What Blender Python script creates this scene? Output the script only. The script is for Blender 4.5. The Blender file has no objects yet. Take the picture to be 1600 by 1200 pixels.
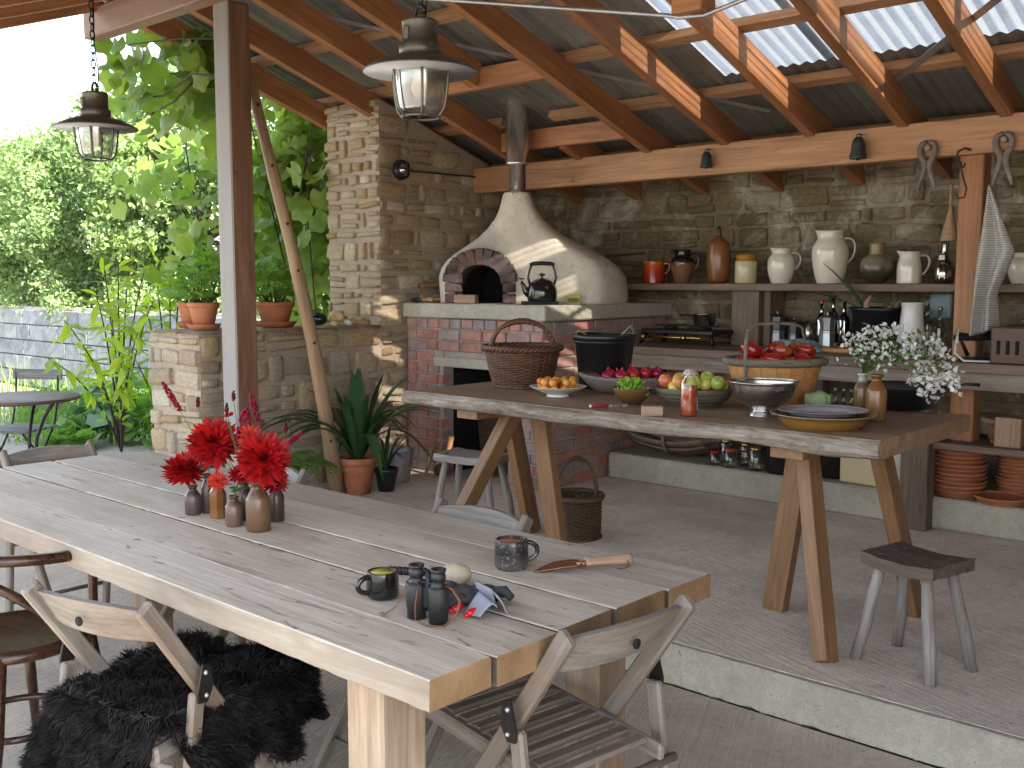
import bpy, math, random
import numpy as np
from mathutils import Vector, Matrix, Quaternion, noise as mnoise
random.seed(7)
R = math.radians
scene = bpy.context.scene
COL = scene.collection

# ------------------------------------------------------------------ camera
CAM = Vector((0.0, 0.0, 1.5))
HEAD = R(47.9); PITCH = math.atan(160 / 1603.0); FPX = 1603.0
fw_h = Vector((-math.cos(HEAD), math.sin(HEAD), 0)); rt = Vector((math.sin(HEAD), math.cos(HEAD), 0))
fw = fw_h * math.cos(PITCH) - Vector((0, 0, 1)) * math.sin(PITCH)
up = Vector((0, 0, 1)) * math.cos(PITCH) + fw_h * math.sin(PITCH)
cd = bpy.data.cameras.new('camera'); cd.lens = 36.0 * FPX / 1600.0; cd.sensor_width = 36.0
cd.clip_start = 0.05; cd.clip_end = 500
cam = bpy.data.objects.new('camera', cd); COL.objects.link(cam)
M = Matrix((rt, up, -fw)).transposed().to_4x4(); M.translation = CAM
cam.matrix_world = M; scene.camera = cam

# ------------------------------------------------------------------ light
SUN_T = Vector((-1.0, 0.045, -0.58)).normalized()       # the way the sunlight travels
sun_el = math.asin(-SUN_T.z); to_sun = -SUN_T
world = bpy.data.worlds.new('World'); scene.world = world; world.use_nodes = True
wn = world.node_tree; bg = wn.nodes['Background']
sky = wn.nodes.new('ShaderNodeTexSky'); sky.sky_type = 'NISHITA'; sky.sun_disc = False
sky.sun_elevation = sun_el; sky.sun_rotation = math.atan2(to_sun.x, to_sun.y)
sky.air_density = 1.0; sky.dust_density = 0.7; sky.ozone_density = 1.0
hs = wn.nodes.new('ShaderNodeHueSaturation'); hs.inputs['Saturation'].default_value = 0.48
wn.links.new(sky.outputs[0], hs.inputs['Color']); wn.links.new(hs.outputs[0], bg.inputs[0]); bg.inputs[1].default_value = 0.13
sd = bpy.data.lights.new('sun', 'SUN'); sd.energy = 5.0; sd.angle = R(0.55); sd.color = (1.0, 0.93, 0.82)
so = bpy.data.objects.new('sun', sd); COL.objects.link(so)
so.rotation_euler = SUN_T.to_track_quat('-Z', 'Y').to_euler(); so.location = (6, -4, 9)
vs = scene.view_settings; vs.view_transform = 'Standard'; vs.look = 'None'; vs.gamma = 1.0
vs.use_curve_mapping = False; vs.exposure = 2.6
cy = scene.cycles
cy.max_bounces = 7; cy.diffuse_bounces = 4; cy.glossy_bounces = 3; cy.transmission_bounces = 4; cy.transparent_max_bounces = 12
cy.caustics_reflective = False; cy.caustics_refractive = False; cy.sample_clamp_indirect = 6.0

# ------------------------------------------------------------------ pixel -> real place helpers (layout measured from the photo)
def ray(px, py): return fw + rt * ((px - 800) / FPX) + up * ((600 - py) / FPX)
def PZ(px, py, z): d = ray(px, py); return CAM + d * ((z - CAM.z) / d.z)
def PY(px, py, y): d = ray(px, py); return CAM + d * ((y - CAM.y) / d.y)
def PX(px, py, x): d = ray(px, py); return CAM + d * ((x - CAM.x) / d.x)

# ------------------------------------------------------------------ mesh builder
def frame(axis):
    a = Vector(axis).normalized()
    t = Vector((0, 0, 1)) if abs(a.z) < 0.9 else Vector((0, 1, 0))
    u = a.cross(t).normalized(); return u, a.cross(u).normalized()
CH = [(sx, sy, sz) for sx in (-1, 1) for sy in (-1, 1) for sz in (-1, 1)]
class MB:
    def __init__(s): s.v = []; s.f = []; s.sm = []
    def add(s, vs, fs, smooth=False, M=None):
        n = len(s.v)
        if M is not None: vs = [M @ Vector(p) for p in vs]
        s.v.extend([tuple(p) for p in vs]); s.f.extend([tuple(i + n for i in f) for f in fs]); s.sm.extend([smooth] * len(fs)); return s
    def box(s, c, d, b=0.0, M=None):
        hx, hy, hz = d[0] / 2, d[1] / 2, d[2] / 2
        T = Matrix.Translation(c) if M is None else M @ Matrix.Translation(c)
        if b <= 0:
            vs = [(x * hx, y * hy, z * hz) for x, y, z in CH]
            fs = [(0, 1, 3, 2), (4, 6, 7, 5), (0, 4, 5, 1), (2, 3, 7, 6), (0, 2, 6, 4), (1, 5, 7, 3)]
            return s.add(vs, fs, False, T)
        b = min(b, hx * .9, hy * .9, hz * .9)
        vs = []
        for x, y, z in CH:
            vs += [(x * hx, y * (hy - b), z * (hz - b)), (x * (hx - b), y * hy, z * (hz - b)), (x * (hx - b), y * (hy - b), z * hz)]
        I = {c: i * 3 for i, c in enumerate(CH)}
        fs = []
        def q(a, ax): return I[a] + ax
        for sx in (-1, 1):
            l = [(sx, -1, -1), (sx, 1, -1), (sx, 1, 1), (sx, -1, 1)]
            if sx < 0: l = l[::-1]
            fs.append(tuple(q(a, 0) for a in l))
            l = [(-1, sx, -1), (-1, sx, 1), (1, sx, 1), (1, sx, -1)]
            if sx < 0: l = l[::-1]
            fs.append(tuple(q(a, 1) for a in l))
            l = [(-1, -1, sx), (1, -1, sx), (1, 1, sx), (-1, 1, sx)]
            if sx < 0: l = l[::-1]
            fs.append(tuple(q(a, 2) for a in l))
        for a in (-1, 1):
            for c in (-1, 1):
                f1 = [q((a, c, -1), 0), q((a, c, -1), 1), q((a, c, 1), 1), q((a, c, 1), 0)]
                fs.append(tuple(f1 if a * c > 0 else f1[::-1]))
                f2 = [q((a, -1, c), 0), q((a, 1, c), 0), q((a, 1, c), 2), q((a, -1, c), 2)]
                fs.append(tuple(f2 if a * c > 0 else f2[::-1]))
                f3 = [q((-1, a, c), 1), q((-1, a, c), 2), q((1, a, c), 2), q((1, a, c), 1)]
                fs.append(tuple(f3 if a * c > 0 else f3[::-1]))
        for x, y, z in CH:
            t = (q((x, y, z), 0), q((x, y, z), 1), q((x, y, z), 2))
            fs.append(t if x * y * z > 0 else t[::-1])
        return s.add(vs, fs, False, T)
    def tube(s, pts, r, n=8, closed=False, cap=True, smooth=True, flat=1.0, M=None):
        pts = [Vector(p) for p in pts]; m = len(pts)
        rs = r if isinstance(r, (list, tuple)) else [r] * m
        vs = []; u = None
        for i, p in enumerate(pts):
            if closed: t = pts[(i + 1) % m] - pts[i - 1]
            else: t = pts[min(i + 1, m - 1)] - pts[max(i - 1, 0)]
            t = t.normalized() if t.length > 1e-9 else Vector((0, 0, 1))
            if u is None: u, w = frame(t)
            else:
                u = u - t * u.dot(t)
                if u.length < 1e-6: u, w = frame(t)
                u.normalize()
            w = t.cross(u)
            for k in range(n):
                a = 2 * math.pi * k / n
                vs.append(p + (u * math.cos(a) + w * math.sin(a) * flat) * rs[i])
        fs = []
        for i in range(m if closed else m - 1):
            j = (i + 1) % m
            for k in range(n):
                fs.append((i * n + k, i * n + (k + 1) % n, j * n + (k + 1) % n, j * n + k))
        if cap and not closed:
            fs.append(tuple(range(n))[::-1]); fs.append(tuple((m - 1) * n + k for k in range(n)))
        return s.add(vs, fs, smooth, M)
    def lathe(s, prof, n=24, c=(0, 0, 0), M=None, smooth=True, fn=None):
        vs = []; fs = []; m = len(prof)
        for r, z in prof:
            for k in range(n):
                a = 2 * math.pi * k / n
                p = Vector((r * math.cos(a), r * math.sin(a), z))
                if fn: p = fn(p, a)
                vs.append(p + Vector(c))
        for i in range(m - 1):
            for k in range(n):
                fs.append((i * n + k, i * n + (k + 1) % n, (i + 1) * n + (k + 1) % n, (i + 1) * n + k))
        if prof[0][0] > 1e-6: fs.append(tuple(range(n))[::-1])
        if prof[-1][0] > 1e-6: fs.append(tuple((m - 1) * n + k for k in range(n)))
        return s.add(vs, fs, smooth, M)
    def ball(s, c, r, n=14, m=9, M=None, bump=0.0, seed=0, sq=None):
        if not isinstance(r, (list, tuple)): r = (r, r, r)
        vs = []; fs = []
        for i in range(m + 1):
            th = math.pi * i / m
            for k in range(n):
                a = 2 * math.pi * k / n
                d = Vector((math.sin(th) * math.cos(a), math.sin(th) * math.sin(a), math.cos(th)))
                q = 1.0 + (bump * mnoise.noise(d * 1.7 + Vector((seed * 3.1, seed, 0))) if bump else 0)
                p = Vector((d.x * r[0], d.y * r[1], d.z * r[2])) * q
                if sq: p = sq(p, a)
                vs.append(p + Vector(c))
        for i in range(m):
            for k in range(n):
                fs.append((i * n + k, (i + 1) * n + k, (i + 1) * n + (k + 1) % n, i * n + (k + 1) % n))
        return s.add(vs, fs, True, M)
    def prism(s, poly, h0, h1, M=None, smooth=False):
        n = len(poly)
        vs = [(x, y, h0) for x, y in poly] + [(x, y, h1) for x, y in poly]
        fs = [tuple(range(n))[::-1], tuple(range(n, 2 * n))] + [(i, (i + 1) % n, n + (i + 1) % n, n + i) for i in range(n)]
        return s.add(vs, fs, smooth, M)
    def sheet(s, fn, nu, nv, smooth=True, M=None):
        vs = [fn(i / nu, j / nv) for i in range(nu + 1) for j in range(nv + 1)]
        fs = [(i * (nv + 1) + j, (i + 1) * (nv + 1) + j, (i + 1) * (nv + 1) + j + 1, i * (nv + 1) + j + 1) for i in range(nu) for j in range(nv)]
        return s.add(vs, fs, smooth, M)
    def mesh(s, name):
        me = bpy.data.meshes.new(name); me.from_pydata(s.v, [], s.f)
        me.polygons.foreach_set('use_smooth', s.sm); me.update(); return me
    def build(s, name, m, parent=None, M=None):
        return obj(name, s.mesh(name), m, parent, M)
def obj(name, me, m, parent=None, M=None):
    if m is not None and not me.materials: me.materials.append(m)
    o = bpy.data.objects.new(name, me); COL.objects.link(o)
    if M is not None: o.matrix_local = M
    if parent is not None: o.parent = parent
    if M is not None: o.matrix_local = M
    return o
def tag(o, label=None, cat=None, group=None, kind=None):
    if label: o['label'] = label
    if cat: o['category'] = cat
    if group: o['group'] = group
    if kind: o['kind'] = kind
    return o
def thing(name, label, cat, loc=(0, 0, 0), rz=0.0, group=None, M=None):
    o = bpy.data.objects.new(name, None); COL.objects.link(o); o.empty_display_size = .1
    if M is not None: o.matrix_world = M
    else: o.location = loc; o.rotation_euler = (0, 0, rz)
    return tag(o, label, cat, group)
def dup(o, M=None, label=None, parent=None):
    c = o.copy(); COL.objects.link(c)
    if parent is not None: c.parent = parent
    if M is not None: c.matrix_local = M
    if label: c['label'] = label
    for ch in list(o.children): dup(ch, parent=c)
    return c
def bar_matrix(p0, p1, side=(0, 0, 1)):
    """local X along p0->p1, local Z near `side`, origin in the middle"""
    p0 = Vector(p0); p1 = Vector(p1); x = (p1 - p0).normalized()
    z = Vector(side) - x * Vector(side).dot(x)
    if z.length < 1e-5: z = Vector((0, 1, 0)) - x * x.y
    z.normalize(); y = z.cross(x)
    Mx = Matrix((x, y, z)).transposed().to_4x4(); Mx.translation = (p0 + p1) / 2; return Mx
def bar(name, p0, p1, w, h, m, parent=None, side=(0, 0, 1), bev=0.004, wob=0.0):
    """a timber: w across, h along `side`; local X is the grain"""
    L = (Vector(p1) - Vector(p0)).length
    mb = MB().box((0, 0, 0), (L, w, h), bev)
    return mb.build(name, m, parent, bar_matrix(p0, p1, side))
def rough_bar(name, p0, p1, w, h, m, parent=None, side=(0, 0, 1), bev=.004, jit=.002, n=48, seed=0, freq=9.0):
    """like bar, but sawn by hand: edges wander, corners rounded and chipped"""
    L = (Vector(p1) - Vector(p0)).length; vs = []; fs = []
    cs = [(-1, -1, 1, 0), (1, -1, -1, 0), (1, -1, 0, 1), (1, 1, 0, -1), (1, 1, -1, 0), (-1, 1, 1, 0), (-1, 1, 0, -1), (-1, -1, 0, 1)]
    for i in range(n + 1):
        x = -L / 2 + L * i / n; e = 1.0 if 0 < i < n else .985
        for k, (sy, sz, by, bz) in enumerate(cs):
            q = mnoise.noise(Vector((x * freq, sy * 3.1 + seed, sz * 5.7))); q2 = mnoise.noise(Vector((x * freq * 4, sy * 2.3 + seed, sz * 4.1 + 9)))
            bb = bev * (1 + 1.1 * max(0, q2) * 2)
            vs.append((x, sy * (w / 2 * (e if i in (0, n) else 1)) + by * bb + jit * q * (1 if sy > 0 else -1), sz * (h / 2) * (e if i in (0, n) else 1) + bz * bb + jit * .4 * q2))
    for i in range(n):
        for k in range(8): fs.append((i * 8 + k, i * 8 + (k + 1) % 8, (i + 1) * 8 + (k + 1) % 8, (i + 1) * 8 + k))
    fs += [tuple(range(8))[::-1], tuple(n * 8 + k for k in range(8))]
    fs = [f[::-1] for f in fs]; mb = MB(); mb.add(vs, fs); return mb.build(name, m, parent, bar_matrix(p0, p1, side))
def rod(name, pts, r, m, parent=None, n=8, closed=False, flat=1.0):
    return MB().tube(pts, r, n, closed, flat=flat).build(name, m, parent)
def TR(x=0, y=0, z=0, rz=0, s=None, rx=0, ry=0):
    Mx = Matrix.Translation((x, y, z)) @ Matrix.Rotation(rz, 4, 'Z') @ Matrix.Rotation(ry, 4, 'Y') @ Matrix.Rotation(rx, 4, 'X')
    if s is not None:
        if not isinstance(s, (tuple, list)): s = (s, s, s)
        Mx = Mx @ Matrix.Diagonal((s[0], s[1], s[2], 1))
    return Mx

# ------------------------------------------------------------------ materials
def newmat(name):
    m = bpy.data.materials.new(name); m.use_nodes = True
    return m, m.node_tree, m.node_tree.nodes['Principled BSDF']
def nd(nt, t, **kw):
    n = nt.nodes.new('ShaderNode' + t)
    for k, v in kw.items():
        if k.startswith('_'): setattr(n, k[1:], v); continue
        i = n.inputs[int(k[1:])] if (k[0] == 'i' and k[1:].isdigit()) else n.inputs[k]
        if isinstance(v, bpy.types.NodeSocket): nt.links.new(v, i)
        else: i.default_value = v
    return n
def c4(c): return (c[0], c[1], c[2], 1.0)
def ramp(nt, fac, stops, interp='LINEAR'):
    n = nt.nodes.new('ShaderNodeValToRGB'); nt.links.new(fac, n.inputs[0]); e = n.color_ramp; e.interpolation = interp
    while len(e.elements) < len(stops): e.elements.new(0.5)
    for el, (p, c) in zip(e.elements, stops):
        el.position = p; el.color = c4(c) if not isinstance(c, (int, float)) else (c, c, c, 1)
    return n.outputs[0]
def mix(nt, f, a, b, mode='MIX'):
    n = nt.nodes.new('ShaderNodeMix'); n.data_type = 'RGBA'; n.blend_type = mode
    for i, v in ((0, f), (6, a), (7, b)):
        if isinstance(v, bpy.types.NodeSocket): nt.links.new(v, n.inputs[i])
        elif i == 0: n.inputs[0].default_value = v
        else: n.inputs[i].default_value = c4(v)
    return n.outputs[2]
def coords(nt, scale=(1, 1, 1), rnd=True, which='Object'):
    tc = nd(nt, 'TexCoord'); v = tc.outputs[which]
    if rnd:
        oi = nd(nt, 'ObjectInfo'); off = nd(nt, 'VectorMath', _operation='MULTIPLY', i0=oi.outputs['Random'], i1=(37.0, 91.0, 53.0))
        v = nd(nt, 'VectorMath', _operation='ADD', i0=v, i1=off.outputs[0]).outputs[0]
    if scale != (1, 1, 1):
        v = nd(nt, 'VectorMath', _operation='MULTIPLY', i0=v, i1=tuple(scale)).outputs[0]
    return v
def noise(nt, v, s, d=4, rough=.55, dist=0.0):
    return nd(nt, 'TexNoise', Vector=v, Scale=s, Detail=d, Roughness=rough, Distortion=dist).outputs['Fac']
def bump(nt, b, h, strength=.3, dist=.01, prev=None):
    n = nd(nt, 'Bump', Strength=strength, Distance=dist, Height=h)
    if prev is not None: nt.links.new(prev, n.inputs['Normal'])
    nt.links.new(n.outputs[0], b.inputs['Normal']); return n.outputs[0]
def objvar(nt, col, amt=.2):
    oi = nd(nt, 'ObjectInfo'); mr = nd(nt, 'MapRange', Value=oi.outputs['Random'], i3=1 - amt, i4=1 + amt)
    h = nd(nt, 'HueSaturation', Color=col, Value=mr.outputs[0]); return h.outputs[0]
def wood(name, dark, light, stain=None, rough=.6, grain=1.0, var=.15, stain_amt=.5, bmp=.25, cracks=0.0, patch=2.2, fc=.2, specks=0.0):
    m, nt, b = newmat(name)
    v = coords(nt)
    vg = nd(nt, 'VectorMath', _operation='MULTIPLY', i0=v, i1=(1.6 * grain, 22 * grain, 22 * grain)).outputs[0]
    vf = nd(nt, 'VectorMath', _operation='MULTIPLY', i0=v, i1=(4 * grain, 110 * grain, 110 * grain)).outputs[0]
    g = noise(nt, vg, 1.0, 5, .6, 1.2); fine = noise(nt, vf, 1.0, 3, .6)
    gg = nd(nt, 'MapRange', Value=g, i1=.32, i2=.68).outputs[0]
    col = mix(nt, gg, dark, light)
    ff = nd(nt, 'MapRange', Value=fine, i1=.3, i2=.7, i3=1 - fc, i4=1 + fc * .6).outputs[0]
    col = mix(nt, 1.0, col, ff, 'MULTIPLY')
    if stain is not None:
        pv = nd(nt, 'VectorMath', _operation='MULTIPLY', i0=v, i1=(.5, 1.3, 1.3)).outputs[0]
        p = noise(nt, pv, patch, 5, .65, .6)
        pf = nd(nt, 'MapRange', Value=p, i1=.42, i2=.62, i3=0, i4=stain_amt).outputs[0]
        col = mix(nt, pf, col, stain)
    h = g
    if cracks > 0:
        kv = nd(nt, 'VectorMath', _operation='MULTIPLY', i0=v, i1=(1.1, 16, 16)).outputs[0]
        k = noise(nt, kv, 1.0, 2, .5, .4)
        kk = ramp(nt, k, [(0.0, 0), (.485, 0), (.5, 1), (.515, 0)])
        k2 = noise(nt, v, 1.3, 2); km = nd(nt, 'MapRange', Value=k2, i1=.5, i2=.62, i3=0, i4=cracks).outputs[0]
        kf = nd(nt, 'Math', _operation='MULTIPLY', i0=kk, i1=km).outputs[0]
        col = mix(nt, kf, col, (dark[0] * .25, dark[1] * .25, dark[2] * .25))
    if specks > 0:
        sv_ = nd(nt, 'VectorMath', _operation='MULTIPLY', i0=v, i1=(9, 34, 34)).outputs[0]
        s1 = nd(nt, 'MapRange', Value=noise(nt, sv_, 1.0, 3, .6, .5), i1=.64, i2=.70, i3=0, i4=specks).outputs[0]
        col = mix(nt, s1, col, (dark[0] * .3, dark[1] * .26, dark[2] * .22))
        s2 = nd(nt, 'MapRange', Value=noise(nt, v, 7.0, 6, .75, .8), i1=.60, i2=.74, i3=0, i4=specks * .6).outputs[0]
        col = mix(nt, s2, col, (dark[0] * .5, dark[1] * .42, dark[2] * .34))
    col = objvar(nt, col, var)
    nt.links.new(col, b.inputs['Base Color'])
    rr = nd(nt, 'MapRange', Value=g, i3=rough - .1, i4=rough + .12).outputs[0]
    nt.links.new(rr, b.inputs['Roughness'])
    n1 = bump(nt, b, fine, bmp, .003); bump(nt, b, g, bmp, .006, n1)
    return m
def plain(name, col, rough=.5, metal=0.0, var=0.0, nz=.12, nscale=12, bmp=0.0, coat=0.0, spec=None, rvar=.1, bscale=None):
    m, nt, b = newmat(name)
    v = coords(nt); n = noise(nt, v, nscale, 5, .6)
    f = nd(nt, 'MapRange', Value=n, i1=.25, i2=.75, i3=1 - nz, i4=1 + nz).outputs[0]
    c = mix(nt, 1.0, col, f, 'MULTIPLY')
    if var: c = objvar(nt, c, var)
    nt.links.new(c, b.inputs['Base Color'])
    nt.links.new(nd(nt, 'MapRange', Value=n, i1=.25, i2=.75, i3=max(.02, rough - rvar), i4=min(1, rough + rvar)).outputs[0], b.inputs['Roughness'])
    b.inputs['Metallic'].default_value = metal
    if coat: b.inputs['Coat Weight'].default_value = coat; b.inputs['Coat Roughness'].default_value = .08
    if spec is not None: b.inputs['Specular IOR Level'].default_value = spec
    if bmp: bump(nt, b, noise(nt, v, bscale or nscale * 4, 5, .65), bmp, .004)
    return m
def zgrad(name, stops, z0, z1, rough=.2, nz=.1, nscale=25, bmp=0.0, speck=None, wob=.08):
    """glazed pot: colour bands up its height (object z from z0 to z1)"""
    m, nt, b = newmat(name)
    tc = nd(nt, 'TexCoord'); sx = nd(nt, 'SeparateXYZ', Vector=tc.outputs['Object'])
    n = noise(nt, tc.outputs['Object'], nscale, 5, .6)
    t = nd(nt, 'MapRange', Value=sx.outputs[2], i1=z0, i2=z1).outputs[0]
    w = nd(nt, 'MapRange', Value=n, i3=-wob, i4=wob).outputs[0]
    t = nd(nt, 'Math', _operation='ADD', i0=t, i1=w).outputs[0]
    col = ramp(nt, t, stops)
    f = nd(nt, 'MapRange', Value=n, i1=.25, i2=.75, i3=1 - nz, i4=1 + nz).outputs[0]
    col = mix(nt, 1.0, col, f, 'MULTIPLY')
    if speck:
        s = noise(nt, tc.outputs['Object'], 140, 2, .5); sf = nd(nt, 'MapRange', Value=s, i1=.58, i2=.66).outputs[0]
        col = mix(nt, sf, col, speck)
    nt.links.new(col, b.inputs['Base Color']); b.inputs['Roughness'].default_value = rough
    if bmp: bump(nt, b, n, bmp, .003)
    return m
def stone_mat(name, stops, rough=.9, lichen=None, lich_amt=.5, bmp=.6, sc=6.0, vmul=1.0, wash=None, wash_lo=.5):
    m, nt, b = newmat(name)
    v = coords(nt); oi = nd(nt, 'ObjectInfo'); geo = nd(nt, 'NewGeometry')
    col = ramp(nt, oi.outputs['Random'], stops)
    n = noise(nt, v, sc, 7, .68); n2 = noise(nt, v, sc * 5, 5, .6)
    f = nd(nt, 'MapRange', Value=n, i1=.25, i2=.75, i3=.62, i4=1.32).outputs[0]
    col = mix(nt, 1.0, col, f, 'MULTIPLY')
    f2 = nd(nt, 'MapRange', Value=n2, i1=.3, i2=.7, i3=.85, i4=1.12).outputs[0]
    col = mix(nt, 1.0, col, f2, 'MULTIPLY')
    if lichen is not None:
        l = noise(nt, geo.outputs['Position'], 3.2, 6, .7, .4); lf = nd(nt, 'MapRange', Value=l, i1=.5, i2=.64, i3=0, i4=lich_amt).outputs[0]
        col = mix(nt, lf, col, lichen)
    if wash is not None:
        l = noise(nt, geo.outputs['Position'], 1.7, 8, .72, .8); lf = nd(nt, 'MapRange', Value=l, i1=wash_lo - .03, i2=wash_lo + .10, i3=0, i4=.75).outputs[0]
        col = mix(nt, lf, col, wash)
    nt.links.new(col, b.inputs['Base Color']); b.inputs['Roughness'].default_value = rough
    b.inputs['Specular IOR Level'].default_value = .25
    n1 = bump(nt, b, n, bmp, .02); bump(nt, b, n2, bmp * .7, .008, n1)
    return m
def leaf_mat(name, cols, trans=.5, rough=.45, gloss=.4):
    """cols: ramp over per-object and per-place noise; translucent leaf"""
    m, nt, b = newmat(name); out = nt.nodes['Material Output']
    geo = nd(nt, 'NewGeometry'); oi = nd(nt, 'ObjectInfo')
    n = noise(nt, geo.outputs['Position'], 2.2, 3, .6); ri = geo.outputs['Random Per Island']
    a = nd(nt, 'Math', _operation='MULTIPLY', i0=ri, i1=.55).outputs[0]
    q = nd(nt, 'MapRange', Value=n, i1=.3, i2=.7, i3=0, i4=.35).outputs[0]
    r2 = nd(nt, 'Math', _operation='MULTIPLY', i0=oi.outputs['Random'], i1=.25).outputs[0]
    t = nd(nt, 'Math', _operation='ADD', i0=a, i1=q).outputs[0]; t = nd(nt, 'Math', _operation='ADD', i0=t, i1=r2).outputs[0]
    k = len(cols) - 1
    col = ramp(nt, t, [(i / k, c) for i, c in enumerate(cols)])
    nt.links.new(col, b.inputs['Base Color']); b.inputs['Roughness'].default_value = rough; b.inputs['Specular IOR Level'].default_value = gloss
    tr = nd(nt, 'BsdfTranslucent'); tcol = mix(nt, 1.0, col, (1.35, 1.45, .72), 'MULTIPLY'); nt.links.new(tcol, tr.inputs[0])
    ms = nd(nt, 'MixShader', Fac=trans); nt.links.new(b.outputs[0], ms.inputs[1]); nt.links.new(tr.outputs[0], ms.inputs[2])
    nt.links.new(ms.outputs[0], out.inputs[0]); return m
def glass_mat(name, tint=(1, 1, 1), alpha=.75, rough=.03):
    m, nt, b = newmat(name); out = nt.nodes['Material Output']
    t = nd(nt, 'BsdfTransparent', Color=c4(tint)); g = nd(nt, 'BsdfGlossy', Roughness=rough)
    lw = nd(nt, 'LayerWeight', Blend=.35); fr = nd(nt, 'MapRange', Value=lw.outputs['Facing'], i3=1 - alpha, i4=.85).outputs[0]
    ms = nd(nt, 'MixShader', Fac=fr); nt.links.new(t.outputs[0], ms.inputs[1]); nt.links.new(g.outputs[0], ms.inputs[2])
    nt.links.new(ms.outputs[0], out.inputs[0]); return m
# ================================================================== shared materials
W_OAK = wood('weathered_oak', (.27, .21, .165), (.44, .375, .32), (.19, .13, .09), .62, 1.0, .07, .5, .3, .55)
W_OAKEND = wood('oak_raw', (.24, .175, .12), (.39, .31, .23), (.25, .145, .08), .6, 1.0, .1, .4, .3, .35)
W_LARCH = wood('larch_timber', (.26, .105, .042), (.46, .21, .088), (.19, .078, .034), .55, .8, .12, .3, .2, .25)
W_LARCH2 = wood('larch_batten', (.34, .18, .09), (.52, .31, .17), (.25, .12, .06), .6, 1.0, .12, .4, .2)
W_POST = wood('weathered_post', (.16, .075, .042), (.30, .16, .095), (.36, .29, .24), .65, .7, .1, .45, .3, .5, 1.1)
W_BENCH = wood('bench_timber', (.13, .085, .062), (.27, .19, .145), (.09, .055, .04), .65, .8, .14, .5, .35, .5)
W_TREST = wood('trestle_oak', (.17, .085, .036), (.29, .16, .075), (.12, .06, .028), .5, 1.2, .1, .25, .2)
W_SLAB = wood('slab_top', (.20, .12, .072), (.36, .245, .16), (.15, .085, .05), .5, .6, .05, .4, .2, .3)
W_CHAIR = wood('grey_chair_wood', (.135, .118, .103), (.25, .226, .20), (.14, .085, .05), .65, 1.6, .1, .5, .3)
W_SLAT = wood('chair_slat_wood', (.10, .078, .06), (.22, .175, .14), (.26, .22, .19), .55, 1.6, .15, .35, .3)
W_STOOL = wood('stool_dark', (.045, .032, .026), (.12, .085, .065), (.18, .15, .13), .6, 1.6, .1, .4, .5, .6)
W_GREY = wood('silver_wood', (.19, .17, .155), (.36, .335, .31), (.13, .10, .085), .7, 1.6, .12, .4, .4, .4)
W_BENT = wood('bentwood', (.022, .009, .005), (.06, .024, .013), None, .28, 2.0, .05, .3, .08)
W_POLE = wood('peeled_pole', (.30, .18, .095), (.46, .32, .19), (.16, .085, .045), .6, .9, .05, .35, .25)
W_TRUG = wood('trug_wood', (.40, .17, .055), (.60, .31, .12), (.28, .11, .035), .5, 2.0, .12, .3, .2)
W_BARK = wood('trug_bark', (.11, .085, .06), (.30, .25, .19), (.05, .04, .03), .8, 4.0, .1, .6, .6)
W_BLOCK = wood('wood_block', (.28, .17, .11), (.46, .31, .22), (.2, .12, .08), .65, 2.5, .15, .4, .2)
WICKER = wood('brown_wicker', (.06, .024, .011), (.18, .08, .038), (.04, .018, .01), .5, 6.0, .1, .4, .2)
WICKER_D = wood('dark_wicker', (.05, .024, .013), (.15, .075, .038), (.03, .015, .01), .55, 6.0, .1, .4, .2)
WICKER_L = wood('light_wicker', (.20, .11, .05), (.38, .24, .12), (.12, .06, .03), .55, 6.0, .1, .4, .2)
IRON = plain('black_iron', (.018, .018, .02), .45, .3, 0, .3, 30, .15)
STEEL = plain('stainless', (.55, .54, .52), .26, 1.0, 0, .1, 8, .03)
STEEL_B = plain('brushed_flue', (.66, .62, .58), .22, .9, 0, .08, 6)
GALV = plain('galvanised', (.42, .44, .46), .45, .75, .05, .2, 20)
RUST = plain('rusty_iron', (.07, .035, .022), .7, .3, 0, .4, 40, .3)
TERRA = plain('terracotta', (.42, .155, .075), .8, 0, .1, .22, 14, .25)
BLACKP = plain('black_plastic', (.012, .012, .013), .35, 0, 0, .2, 10, .05)
CASTI = plain('cast_iron', (.012, .011, .011), .4, .2, 0, .25, 30, .2)
BRASS = plain('brass', (.55, .36, .10), .3, 1.0)
ENAMEL_W = plain('white_enamel', (.72, .73, .74), .14, 0, 0, .04, 6, 0, .3)
CREAM = plain('cream_glaze', (.68, .63, .52), .13, 0, .03, .05, 6, 0, .35)
SOOT_SHADE = plain('soot_shade', (.006, .005, .005), .95)  # black for oven soot, and for painted shade in openings and gaps
MOSS_P = None

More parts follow.
